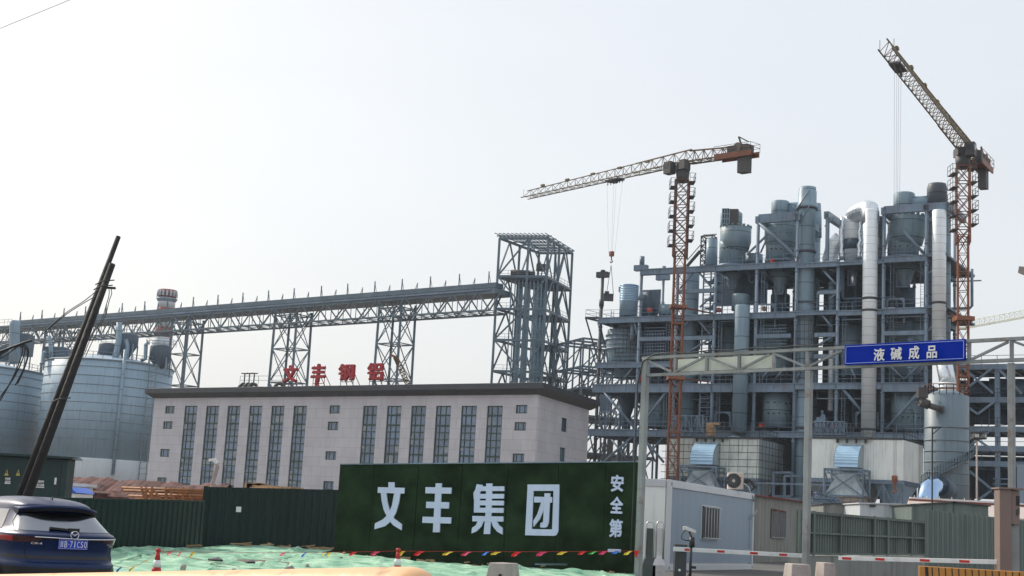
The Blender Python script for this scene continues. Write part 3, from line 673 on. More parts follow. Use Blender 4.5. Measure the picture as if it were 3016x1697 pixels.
mm=MB(); mm.pbox(pp,U(2428),U(2436),-.3,.3,Z3,Z4); mm.build('post',M['plant_steel'],pf)
# diagonal braces (front plane)
def br(x0,y0,x1,y1,w=.3,v=0):
    mm=MB(); a=pp.hit(x0,y0,v); b=pp.hit(x1,y1,v); mm.cyl(a,b,w/2,n=8); mm.build('brace',M['plant_steel'],pf)
for q in ((2228,650,2352,762,.5),(2200,750,2262,690,.35),(2240,745,2260,700,.25),(2003,850,2050,795),(2052,795,2095,845),(2008,970,2038,935),(2048,935,2092,985),(2062,905,2098,870),(2024,1040,2095,995),(2440,885,2468,860),(2428,800,2462,838),(2420,925,2450,965),(2405,1020,2462,985),(2360,1095,2345,1115),(2245,1115,2262,1090),(2285,1115,2312,1080),(1770,1145,1870,1262,.4),(1880,1265,1965,1150,.4),(1872,1278,1765,1372,.4),(1885,1278,1955,1362,.35),(1835,1120,1870,1075),(2478,1140,2540,1215,.45),(2610,1265,2720,1140,.45),(2500,1070,2520,1115),(2610,1068,2660,1115,.3),(2715,1070,2665,1115,.3),(2732,650,2790,618,.35),(2735,975,2790,905,.3),(2732,808,2780,770,.3),(2660,680,2722,748,.4),(2603,640,2616,660,.3),(2605,745,2618,680,.25),(2725,660,2782,622,.3),(1866,935,1876,985),(1965,1275,1880,1372,.3),(2100,1290,2060,1340,.3),(2345,645,2352,668,.3),(2430,668,2455,640,.3)):
    br(*q)
for q in ((1790,1280,1860,1370,.3,DV),(1870,1280,1800,1370,.3,DV),(1930,1360,1900,1290,.3,DV),(1760,950,1775,1000,.25,3),(1775,1130,1760,1000,.2,6)): br(*q)
# stairs cage
mm=MB(); x0,x1=2062,2098
for v in (.6,3.2):
    for x in (x0,x1): mm.beam(pp.P(U(x),v,.4),pp.P(U(x),v,Z3),.2)
z=2
while z<Z3-1:
    mm.pbox(pp,U(x0),U(x1),.6,3.2,z-.05,z); 
    mm.pbox(pp,U(x0),U(x1),.5,.62,z+.9,z+1.0); mm.pbox(pp,U(x0),U(x1),.5,.62,z+.45,z+.52)
    a=pp.P(U(x0)+.3,2.4,z); b=pp.P(U(x1)-.3,2.4,z+1.25); mm.beam(a,b,.8,.14); z+=1.25
mm.build('stair_tower',M['plant_steel'],pf)
mm=MB(); x0,x1=2412,2428; z=Z0
while z<Z3: mm.pbox(pp,U(x0-8),U(x1+8),7,9,z-.1,z+.3); a=pp.P(U(x0),7,z); mm.beam(a,pp.P(U(x1),7,z+1.7),.7,.15); z+=1.7
mm.build('stair_tower',M['plant_plate'],pf)
# open brackets like portal frames inside decks
for x0,x1,y0,y1,v in ((1766,1815,1213,1258,1),(2105,2150,1215,1258,1),(2522,2585,1215,1258,1),(2222,2282,897,963,1),(2613,2662,880,952,1)):
    mm=MB(); 
    for x in (x0,x1): mm.beam(pp.hit(x,y1,v),pp.hit(x,y0,v),.22)
    mm.beam(pp.hit(x0,y0,v),pp.hit(x1,y0,v),.22); mm.beam(pp.hit(x0,y0+10,v),pp.hit(x0+10,y0,v),.15); mm.beam(pp.hit(x1,y0+10,v),pp.hit(x1-10,y0,v),.15); mm.build('portal',M['plant_steel'],pf)
# dark sheets added behind the columns to block the sky in the bays
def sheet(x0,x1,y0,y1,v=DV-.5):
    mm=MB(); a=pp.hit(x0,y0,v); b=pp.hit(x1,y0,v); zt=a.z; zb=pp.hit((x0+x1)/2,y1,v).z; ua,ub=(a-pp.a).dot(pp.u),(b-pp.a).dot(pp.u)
    mm.pbox(pp,ua,ub,v,v+.25,zb,zt); mm.build('sky_block_sheet',M['plant_plate'],pf)
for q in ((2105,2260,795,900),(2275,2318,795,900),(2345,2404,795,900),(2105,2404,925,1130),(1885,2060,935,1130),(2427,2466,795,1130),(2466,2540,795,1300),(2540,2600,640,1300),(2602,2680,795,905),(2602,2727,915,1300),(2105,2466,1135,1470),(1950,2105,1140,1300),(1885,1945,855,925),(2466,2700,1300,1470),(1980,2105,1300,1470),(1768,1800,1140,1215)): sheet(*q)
mm=MB(); 
for x in (1776,1787,1797,1824,1846,1868): mm.pbox(pp,U(x,1330,DV),U(x+5,1330,DV),DV,DV+.4,.4,Z0)
mm.build('rear_column',M['dark_steel'],pf)

# ---- vessels ----
def vessel(name,label,cat,px,py,v,prof,mt='plant_drum',n=40,grp=None,parts=()):
    """prof: list of (row, half width px) measured in the photo, axis through (px,py)"""
    p=pp.hit(px,py,v); q=[]
    for y,h in prof:
        z=zat(p.x,p.y,y); q.append((max(.05,h*depth((p.x,p.y,z))/F),z))
    q.sort(key=lambda a:a[1]) if q[0][1]>q[-1][1] else None
    t=thing(name,label,cat,(p.x,p.y,q[0][1]),grp); mb=MB(); mb.lathe(p.x,p.y,q,n); mb.build('shell',M[mt],t); return t,p
def ringpart(t,p,py,h,mt='dark_steel',th=.35,name='flange',ov=1.06):
    z=zat(p.x,p.y,py); r=h*depth((p.x,p.y,z))/F; mb=MB(); mb.lathe(p.x,p.y,[(r*.9,z-th),(r*ov,z-th),(r*ov,z),(r*.9,z)],36); mb.build(name,M[mt],t)
def stubs(t,p,rows,r_px,n=5,a0=-2.4,a1=-.8):
    mb=MB()
    for y in rows:
        z=zat(p.x,p.y,y); r=r_px*depth((p.x,p.y,z))/F
        for i in range(n):
            a=a0+(a1-a0)*i/(n-1)+random.uniform(-.06,.06); d=V((math.cos(a),math.sin(a),0)); q=V((p.x,p.y,z+random.uniform(-.1,.1)))+d*r*.97; mb.cyl(q,q+d*.3,.1,n=8)
    mb.build('inspection_port',M['dark_steel'],t)
def volute(t,p,dxl,dxr,y0,y1,pxc,mt='plant_drum'):
    """offset larger drum = spiral inlet casing; dxl,dxr pixel columns"""
    c=pp.hit((dxl+dxr)/2,(y0+y1)/2,PV[0]); z0=zat(c.x,c.y,y1); z1=zat(c.x,c.y,y0); r=(dxr-dxl)/2*depth(c)/F
    mb=MB(); zm=z0+(z1-z0)*.38; mb.lathe(c.x,c.y,[(r*.84,z0),(r,zm),(r,z1-.05),(r*.96,z1)],40); mb.build('spiral_inlet',M[mt],t); 
    mb=MB()
    for i in range(16):
        a=i*.3927; q=V((c.x+r*.95*math.cos(a),c.y+r*.95*math.sin(a),z1)); mb.beam(q,q+V((0,0,.25)),.35)
    mb.build('top_lug',M[mt],t)
PV=[4.]
gC='cyclone separators along the plant roof'
# A
PV[0]=4.; t,p=vessel('cyclone','cyclone with a dark square opening in its top drum, leftmost of the roof cyclones','cyclone',2157,755,4,[(783,38.5),(728,38.5),(715,40)],grp=gC)
volute(t,p,2121,2212,672,740,2157); stubs(t,p,(738,),38,6); ringpart(t,p,782,39,'plant_steel')
c=pp.hit(2154,650,4); s=depth(c)/F; mb=MB(); mb.lathe(c.x,c.y,[(32*s,zat(c.x,c.y,676)),(32*s,zat(c.x,c.y,630)),(30*s,zat(c.x,c.y,628))],36); mb.build('top_drum',M['plant_drum'],t)
mb=MB(); r=32*s; z0=zat(c.x,c.y,668); z1=zat(c.x,c.y,624); d1=(-pp.n*.85+pp.u*.25).normalized(); q=c+d1*(r*.35); x_=V((-d1.y,d1.x,0)); hw=r*.72
def bx(mb,o,dx,dy,hx,hy,z0,z1): 
    cs=[o-dx*hx-dy*hy,o+dx*hx-dy*hy,o+dx*hx+dy*hy,o-dx*hx+dy*hy]; mb.hexa([V((k.x,k.y,z0)) for k in cs]+[V((k.x,k.y,z1)) for k in cs])
bx(mb,q,x_,d1,hw,r*.8,z0,z1); mb.build('outlet_box',M['crane_dark'],t)
mb=MB()
for i in range(4):
    k=c+d1*(r*1.18)-x_*hw+x_*(hw*.9*i/3); mb.beam((k.x,k.y,z0),(k.x,k.y,z1),.12)
for i in range(4):
    z=z0+(z1-z0)*i/3; a=c+d1*(r*1.18)-x_*hw; b=a+x_*hw*.9; mb.beam((a.x,a.y,z),(b.x,b.y,z),.12)
mb.build('grille',M['plant_pipe'],t)
def hopper(label,px,prof,v=4,legs=True,mt='plant_drum',grp='conical hoppers hanging under the top deck'):
    t,p=vessel('hopper',label,'hopper',px,(prof[0][0]+prof[-1][0])/2,v,prof,mt,grp=grp)
    mb=MB(); yb=prof[-1][0]; zb=zat(p.x,p.y,yb); h=prof[-1][1]+6
    r=h*depth(p)/F
    for s_ in (-1,1): mb.beam(V((p.x,p.y,zb))+pp.u*(s_*r)-pp.n*r,V((p.x,p.y,zb+2.6))+pp.u*(s_*r)-pp.n*r,.2)
    mb.beam(V((p.x,p.y,zb))-pp.u*(r)-pp.n*r,V((p.x,p.y,zb))+pp.u*(r)-pp.n*r,.2); mb.build('cradle',M['plant_steel'],t); return t,p
hopper('conical hopper under the leftmost roof cyclone',2157,[(797,34),(845,11),(853,9)])
# B
t,p=vessel('cyclone','cyclone left of the tall ringed chimney pipe, with a duct from its top drum','cyclone',2298,740,4,[(768,41),(730,42),(700,44)],grp=gC)
volute(t,p,2252,2347,660,738,2298); stubs(t,p,(695,742),43,6); ringpart(t,p,768,42,'plant_steel')
c=pp.hit(2298,620,4); s=depth(c)/F; mb=MB(); mb.lathe(c.x,c.y,[(26*s,zat(c.x,c.y,664)),(26*s,zat(c.x,c.y,597)),(24*s,zat(c.x,c.y,594))],36); mb.build('top_drum',M['plant_drum'],t)
mb=MB(); a=pp.hit(2320,616,4); b=pp.hit(2378,612,8); e=pp.hit(2401,640,9); f=pp.hit(2401,700,9); mb.tube([a,b,(b+e)/2+V((.6,0,.8)),e,f],19*s,24); mb.build('cross_duct',M['plant_pipe'],t)
hopper('conical hopper under the cyclone left of the tall ringed pipe',2298,[(795,38),(855,12),(868,7)])
# riser B
t,p=vessel('riser_pipe','tall ringed grey pipe rising highest between the second and third cyclones','pipe',2370,1000,1.5,[(1700,27),(1470,26.5),(1250,26.5),(930,26),(620,24.5),(614,29),(606,30),(603,27),(565,27),(562,25),(553,25)],'plant_pipe')
for y,h in ((612,29),(740,27),(890,26.5),(1258,28)): ringpart(t,p,y,h,'dark_steel',.3)
mb=MB(); k=0
for zz in range(5): 
    mb.tube([pp.hit(2349+j*9,712-j*14-zz*0+zz*48-100+ (0 if zz<3 else 0),1.5-1.3) for j in range(5)],.08,6) if zz<2 else None
mb.build('spiral_fin',M['plant_steel'],t)
# scaffold mesh around riser B
mb=MB()
for i in range(5): x=2343+i*12.5; mb.beam(pp.hit(x,1115,-.2),pp.hit(x+1,915,-.2),.09)
for y in range(915,1120,20): mb.beam(pp.hit(2340,y+1,-.2),pp.hit(2396,y,-.2),.09)
tag(mb.build('scaffold',M['dark_steel'],None,pp.hit(2370,1115,-.2)),'thin pole scaffold tied round the tall ringed pipe','scaffold')
t,p=vessel('rear_pipe','wide plain pipe behind the tall ringed pipe','pipe',2398,900,9,[(1480,15),(700,15)],'plant_pipe')
# C silver
gS_='foil wrapped vessels and pipes'
t,p=vessel('wrapped_cyclone','foil wrapped silver cyclone with crumpled hood between the ringed pipe and the straight silver pipe','cyclone',2512,710,4,[(775,25),(650,27),(640,28)],'foil')
ringpart(t,p,707,27.5,'plant_plate',1.4,'bare_band',1.02); 
c=pp.hit(2512,640,4); s=depth(c)/F
mb=MB(); a=V((c.x,c.y,zat(c.x,c.y,668))); b=V((c.x,c.y,zat(c.x,c.y,640))); e=pp.hit(2562,618,0)
pts=[a,V((b.x,b.y,b.z-.6))]; 
P2=pp.hit(2563,640,0); 
for i in range(1,8):
    t_=i/8*math.pi; mid=(V((b.x,b.y,0))+V((P2.x,P2.y,0)))/2; dd=(V((b.x,b.y,0))-mid); pts.append(mid+dd*math.cos(t_)+V((0,0,b.z-.6+.9*math.sin(t_)**.5)))
pts.append(V((P2.x,P2.y,b.z-.6))); pts.append(V((P2.x,P2.y,b.z-2))); 
mb.tube(pts,26*s,24); mb.build('hood',M['foil_crumpled'],t)
mb=MB()
for sg in (-1,1):
    q=c+pp.u*(sg*27*s)-pp.n*.8; mb.tube([V((q.x,q.y,zat(q.x,q.y,y)))+pp.u*random.uniform(-.15,.15) for y in range(640,780,14)],.35,8)
mb.build('loose_foil',M['foil_crumpled'],t)
hopper('foil wrapped cone hanging under the silver cyclone',2512,[(782,20),(835,7),(842,5)],mt='foil_crumpled')
def wpipe(name,label,pts,rpx,v,mt='foil',bands=(),grp=None,cat='pipe'):
    w3=[pp.hit(x,y,vv if (vv:=q[2] if len(q)>2 else v) is not None else v) for q in pts for x,y in [(q[0],q[1])]]
    t=thing(name,label,cat,tuple(w3[-1]),grp); s=depth(w3[0])/F; mb=MB(); mb.tube(w3,rpx*s,28); mb.build('shell',M[mt],t)
    for y in bands:
        p=w3[0]; z=zat(p.x,p.y,y); r=rpx*s; b=MB(); b.lathe(p.x,p.y,[(r*.9,z-.35),(r*1.07,z-.35),(r*1.07,z+.1),(r*.9,z+.1)],32); b.build('strap',M['dark_steel'],t)
    return t,w3
def vert_pipe(name,label,px,y0,y1,rpx,v,mt='foil',bands=(),grp=None,pyc=None):
    t,p=vessel(name,label,'pipe',px,pyc or (y0+y1)/2,v,[(y1,rpx),(y0+3,rpx),(y0,rpx*.93)],mt,grp=grp)
    for y in bands: ringpart(t,p,y,rpx,'dark_steel',.3,'strap')
    return t,p
vert_pipe('silver_pipe','straight silver foil pipe running down right of the crumpled hood to the white clad box',2561,618,1290,21.5,-.3,'foil',(877,912,1262))
# sloped silver duct left of C
mb=MB(); a=pp.hit(2492,700,5); b=pp.hit(2448,760,5); mb.tube([pp.hit(2478,700,5),pp.hit(2455,725,5),pp.hit(2445,760,5),pp.hit(2445,800,5)],23*s,20); tag(mb.build('silver_elbow',M['foil'],None,b),'short silver duct sloping down on the left of the wrapped cyclone','duct')
# D
t,p=vessel('cyclone','rightmost roof cyclone, wide grey drum between the two straight silver pipes','cyclone',2660,735,4,[(757,45),(712,45),(700,46)],grp=gC)
volute(t,p,2616,2724,640,722,2660); stubs(t,p,(735,),44,5); ringpart(t,p,757,46,'plant_steel')
c=pp.hit(2663,600,4); s=depth(c)/F; mb=MB(); mb.lathe(c.x,c.y,[(31*s,zat(c.x,c.y,650)),(31*s,zat(c.x,c.y,574)),(28*s,zat(c.x,c.y,570))],36); mb.build('top_drum',M['plant_drum'],t)
mb=MB(); mb.tube([pp.hit(2685,597,4),pp.hit(2742,594,4)],18*s,24); mb.build('cross_duct',M['plant_pipe'],t)
t,p=vessel('dark_stack_drum','dark grey banded drum standing on the right end of the top beam','drum',2760,575,4,[(608,29),(556,29),(549,27),(543,26)],'dark_drum'); ringpart(t,p,607,30)
hopper('conical hopper under the rightmost roof cyclone',2664,[(767,40),(842,15),(848,12)])
vert_pipe('silver_pipe','straight silver foil pipe at the right end of the plant above the blue sign',2766,620,1020,20,-.3,'foil',(890,),pyc=800)
vert_pipe('rear_pipe','slim dull grey pipe half hidden behind the right silver pipe',2787,620,1100,13,5,'plant_pipe')
# slanted foil chute to the round tank
A=pp.hit(2769,1015,-.3); B=pp.hit(2792,1128,-6); t=thing('foil_chute','crumpled foil duct slanting from the right silver pipe down onto the round tank','duct',tuple(B)); mb=MB(); s=depth(A)/F
mb.tube([A,A.lerp(B,.5)+V((0,0,.1)),B],23*s,24); mb.build('shell',M['foil_crumpled'],t); mb=MB(); z=B.z; mb.lathe(B.x,B.y,[(26*s,z-2.0),(25*s,z)],28); mb.build('collar',M['clad_white'],t)
mb=MB()
for i in range(5): mb.lathe(B.x,B.y,[(25*s,z-1.9+i*.4),(26.6*s,z-1.88+i*.4),(26.6*s,z-1.8+i*.4),(25*s,z-1.78+i*.4)],24)
mb.build('mesh_guard',M['plant_steel'],t)
# lower vessels
gv='large drums between the decks'
t,p=vessel('grey_drum','wide pale green-grey drum with tapering base at the left end of the middle decks','drum',1846,1020,4,[(1115,34),(1085,36),(1078,48),(1055,53),(1030,60),(985,60),(982,58),(975,58)],grp=gv)
for y in (990,1003,1030): ringpart(t,p,y,60,'plant_steel',.2)
mb=MB()
for i in range(7): mb.beam(p-pp.n*2.9+pp.u*(-.4+i*.6)+V((0,0,zat(p.x,p.y,1060)-p.z)),p-pp.n*2.9+pp.u*(-.4+i*.6)+V((0,0,zat(p.x,p.y,972)-p.z)),.07)
for i in range(8): z=zat(p.x,p.y,1058-i*12); a=V((p.x,p.y,z))-pp.n*2.95; mb.beam(a-pp.u*.4,a+pp.u*3.2,.07)
mb.build('pole_grid',M['dark_steel'],t)
vessel('grey_drum','plain neck drum just under the corrugated drum at the left end','drum',1850,955,4,[(978,27),(935,27)],grp=gv)
t,p=vessel('corrugated_drum','corrugated pale drum rising above the deck beside the hanging hook','drum',1852,895,3,[(935,27),(845,27)],'plant_pipe')
mb=MB(); s=depth(p)/F
mb2=[]
for i in range(10):
    y=842+i*5; z=zat(p.x,p.y,y); r=27*s; mb.lathe(p.x,p.y,[(r*.95,z-.14),(r*1.05,z-.06),(r*1.05,z+.02),(r*.95,z+.1)],28)
mb.build('rib',M['hood_metal'],t)
t,p=vessel('square_bin','dark plate bin on the deck right of the corrugated drum','bin',1913,895,5,[(932,26),(862,26)],'plant_plate',n=4,grp=gv)
vessel('grey_drum','small round bin on the deck just left of the orange crane mast','drum',1966,915,5,[(932,26),(900,26)],grp=gv)
vessel('grey_drum','slatted dark drum behind the crane mast between the two left columns','drum',1935,1020,5,[(1065,44),(975,44)],'dark_drum',grp=gv)
mb=MB()
for i in range(9): z=zat(p.x,p.y,980+i*9); a=pp.P(U(1890),.8,z); mb.beam(a,pp.P(U(1952),.8,z),.12)
for x in range(1890,1960,8): mb.beam(pp.hit(x,1060,.8),pp.hit(x,976,.8),.08)
tag(mb.build('grating_screen',M['plant_steel'],None,pp.hit(1920,1060,.8)),'grating screen on the front of the slatted dark drum','screen')
vessel('grey_drum','round drum with narrow top ring right of the stairs and left of the pale pipe','drum',2146,1010,5,[(1110,30),(1055,31),(1050,28),(965,28)],grp=gv)
t,p=vessel('grey_drum','drum wrapped in lattice netting between the pale pipe and the ringed pipe','drum',2280,1020,5,[(1110,30),(1085,52),(960,52)],grp=gv)
mb=MB()
for i in range(8): z=zat(p.x,p.y,970+i*9); mb.beam(pp.P(U(2228),1.6,z),pp.P(U(2304),1.6,z),.12)
for x in range(2230,2304,7): mb.beam(pp.hit(x,1040,1.6),pp.hit(x,968,1.6),.08)
tag(mb.build('grating_screen',M['plant_pipe'],None,pp.hit(2265,1040,1.6)),'lattice screen in front of the netted drum','screen')
vessel('grey_drum','drum under the silver cyclone, just left of the straight silver pipe','drum',2510,1000,5,[(1110,28),(1025,36),(958,34)],grp=gv)
t,p=vessel('grey_drum','drum behind the blue road sign at the right end of the plant','drum',2665,1010,5,[(1110,30),(1080,55),(955,55)],grp=gv)
mb=MB()
for i in range(9): z=zat(p.x,p.y,962+i*7); mb.beam(pp.P(U(2605),1.2,z),pp.P(U(2678),1.2,z),.14)
tag(mb.build('grating_screen',M['plant_plate'],None,pp.hit(2640,1030,1.2)),'slatted screen above the blue road sign','screen')
g2='drums standing on the lower deck'
t,p=vessel('ringed_drum','dark conical drum standing behind the far left diagonal brace','drum',1846,1190,6,[(1262,12),(1225,14),(1150,36),(1140,36)],'plant_plate',grp=g2)
t,p=vessel('ringed_drum','round drum on the lower deck just left of the crane mast','drum',1935,1200,4,[(1262,34),(1143,32)],grp=g2); stubs(t,p,(1225,),33,4)
t,p=vessel('ringed_drum','big round drum with ports between the pale pipe and the ringed pipe','drum',2290,1200,3,[(1262,44),(1145,42)],grp=g2); stubs(t,p,(1160,1190,1222),43,5)
t,p=vessel('ringed_drum','big round drum behind the right diagonal brace left of the round tank','drum',2672,1200,3,[(1275,48),(1142,46)],grp=g2); stubs(t,p,(1153,1232),47,6)
g3='tall grey pipes of the plant'
vert_pipe('tall_pipe','wide grey pipe rising just right of the crane mast to the top deck',2028,795,1262,25,3,'plant_pipe',(1085,),g3)
t,p=vert_pipe('tall_pipe','pale ringed pipe standing free in front of the decks left of the big ported drum',2182,900,1276,22,-1,'plant_pipe',(),g3)
vert_pipe('tall_pipe','pipe feeding the top of the pale ringed pipe, wider and set back',2182,868,915,27,2,'plant_drum',(),g3)
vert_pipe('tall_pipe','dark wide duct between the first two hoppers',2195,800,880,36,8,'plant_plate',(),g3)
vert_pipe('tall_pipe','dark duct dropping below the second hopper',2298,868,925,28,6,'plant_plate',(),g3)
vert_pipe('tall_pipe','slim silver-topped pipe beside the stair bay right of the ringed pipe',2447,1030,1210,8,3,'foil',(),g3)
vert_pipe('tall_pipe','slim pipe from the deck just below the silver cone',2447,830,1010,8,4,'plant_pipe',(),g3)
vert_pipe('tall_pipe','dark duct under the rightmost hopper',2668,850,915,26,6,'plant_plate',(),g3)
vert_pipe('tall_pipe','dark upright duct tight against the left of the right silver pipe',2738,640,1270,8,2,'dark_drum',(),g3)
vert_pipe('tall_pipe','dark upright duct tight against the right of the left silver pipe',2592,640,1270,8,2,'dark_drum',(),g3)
vert_pipe('tall_pipe','dark grey pipe behind the column left of the ringed pipe',2213,930,1262,16,11,'plant_plate',(),g3)
vert_pipe('tall_pipe','pale pipe end coming down through the lowest deck left of the orange cabinet',2165,1285,1300,20,-1,'plant_pipe',(),g3)
t,p=vessel('grey_drum','small grey tank on the top deck between the first two cyclones','drum',2221,765,7,[(782,26),(750,25)],'plant_drum',grp=gv)
t,p=vessel('grey_drum','ribbed grey drum on the top deck left of the leftmost cyclone','drum',2096,750,7,[(785,18),(705,16)],'plant_pipe',grp=gv)
# stair turret behind
pl=Plane(pp.hit(2068,760,8),pp.hit(2110,760,8)); t=thing('stair_turret','small open stair turret on the roof left of the leftmost cyclone','stair turret',tuple(pp.hit(2085,785,8)))
mb=MB(); a=pp.hit(2068,785,8); b=pp.hit(2103,785,8); zt=pp.hit(2085,698,8).z; lattice(mb,((a+b)/2),V((((a+b)/2).x,((a+b)/2).y,zt)),1.7,1.7,6,.18,.1,pp.u)
for i in range(7): q=a+(b-a)*(i/6); mb.beam((q.x,q.y-1.3,zt+.1),(q.x,q.y+1.3,zt+.3),.12)
mb.build('frame',M['dark_steel'],t); mb=MB(); a=pp.hit(2062,740,8); b=pp.hit(2023,785,8); mb.beam(a,b,.5,.3); mb.beam(a+V((0,0,.9)),b+V((0,0,.9)),.1); mb.beam(a,pp.hit(2070,738,8),.3); mb.build('stair_flight',M['dark_steel'],t)
# dense small pipework, hangers, valves and cable trays between the decks
rnd=random.Random(21)
lev=[(Z0,Z1),(Z1,ZM),(ZM,Z2),(Z2,Z3)]
for k in range(150):
    z0_,z1_=rnd.choice(lev); x=rnd.uniform(1775,2720)
    if z1_==Z3 and x<2105: continue
    v=rnd.uniform(.6,13); u=U(x); mb=MB(); r=rnd.choice((.07,.09,.13,.2,.3)); ty=rnd.random()
    if ty<.4:
        mb.cyl(pp.P(u,v,z0_),pp.P(u,v,z1_-.3),r,n=10)
        for q in range(3): z=z0_+(z1_-z0_)*rnd.uniform(.1,.9); mb.cyl(pp.P(u,v,z),pp.P(u,v,z+.15),r*1.6,n=10)
    elif ty<.7:
        z=rnd.uniform(z0_+1.2,z1_-1.2); L_=rnd.uniform(2,7); w=rnd.choice((-1,1)); mb.tube([pp.P(u,v,z0_),pp.P(u,v,z-.3),pp.P(u+w*.3,v,z),pp.P(u+w*L_,v,z),pp.P(u+w*(L_+.3),v,z+.3),pp.P(u+w*(L_+.3),v,z1_-.2)],r,8)
    elif ty<.85:
        z=z1_-rnd.uniform(1.0,2.2); L_=rnd.uniform(3,9); mb.pbox(pp,u,u+L_,v,v+.4,z,z+.12)
        for q in range(int(L_/1.5)): mb.beam(pp.P(u+q*1.5,v+.2,z+.1),pp.P(u+q*1.5,v+.2,z1_-.3),.05)
    else:
        h=rnd.uniform(1,2.4); w=rnd.uniform(.5,1.4); mb.pbox(pp,u,u+w,v,v+w,z0_,z0_+h); mb.cyl(pp.P(u+w/2,v+w/2,z0_+h),pp.P(u+w/2,v+w/2,z0_+h+1),.18,n=10); mb.pbox(pp,u-.1,u+w+.1,v-.05,v,z0_+h*.5,z0_+h*.55)
    if k<95: mb.build('pipe_run',M[rnd.choice(('plant_steel','plant_pipe','plant_plate','plant_pipe'))],pf)
for x in (1795,1960,2115,2238,2480,2620,2710):
    for z0_,z1_ in ((Z0,Z1),(Z1,Z2),(Z2,Z3)):
        if z1_==Z3 and x<2100 or rnd.random()<.35: continue
        mb=MB(); u=U(x); v=.15
        for du in (0,.45): mb.beam(pp.P(u+du,v,z0_),pp.P(u+du,v,z1_+1),.06)
        z=z0_+.3
        while z<z1_+1: mb.beam(pp.P(u,v,z),pp.P(u+.45,v,z),.035); z+=.35
        mb.build('ladder',M['plant_steel'],pf)
for x0,x1,y0,y1 in ((1890,1985,950,975),(2110,2160,948,962),(2232,2330,940,955),(2475,2535,942,952),(2608,2720,935,950),(1890,1980,1138,1150)):
    mb=MB(); ua,ub=U(x0),U(x1); z=pp.hit(x0,y0,.5).z
    for i in range(7): mb.beam(pp.P(ua+(ub-ua)*i/6,.5,z),pp.P(ua+(ub-ua)*i/6,12,z),.12)
    mb.beam(pp.P(ua,.5,z),pp.P(ub,.5,z),.15); mb.beam(pp.P(ua,6,z),pp.P(ub,6,z),.15); mb.build('hanger_grid',M['plant_steel'],pf)
# site clutter on the decks
gcl='red and orange crates on the decks'
for x,y,w_,h_,lab in ((1910,912,10,12,'orange-red box on the deck beside the dark plate bin'),(2113,912,11,12,'orange-red box on the deck right of the stairs'),(1885,1115,6,20,'red upright panel at the left column on the middle deck'),(2273,768,9,9,'red box on the top deck left of the second cyclone'),(2240,1253,11,10,'red box at the foot of the big ported drum'),(2452,1253,10,10,'red box on the lower deck right of the stair bay'),(2248,908,10,12,'yellow-brown crate on the deck below the second hopper')):
    a=pp.hit(x-w_/2,y+h_/2,.8); b=pp.hit(x+w_/2,y-h_/2,.8); ua=(a-pp.a).dot(pp.u); ub=(b-pp.a).dot(pp.u); mb=MB(); mb.pbox(pp,ua,ub,.8,1.6,a.z,b.z)
    for i in range(3): q=ua+(ub-ua)*(i+.5)/3; mb.pbox(pp,q-.03,q+.03,.76,.8,a.z,b.z)
    tag(mb.build('crate',M['timber'] if 'yellow' in lab else M['orange_red'],None,a,bevel=.02),lab,'crate',gcl)
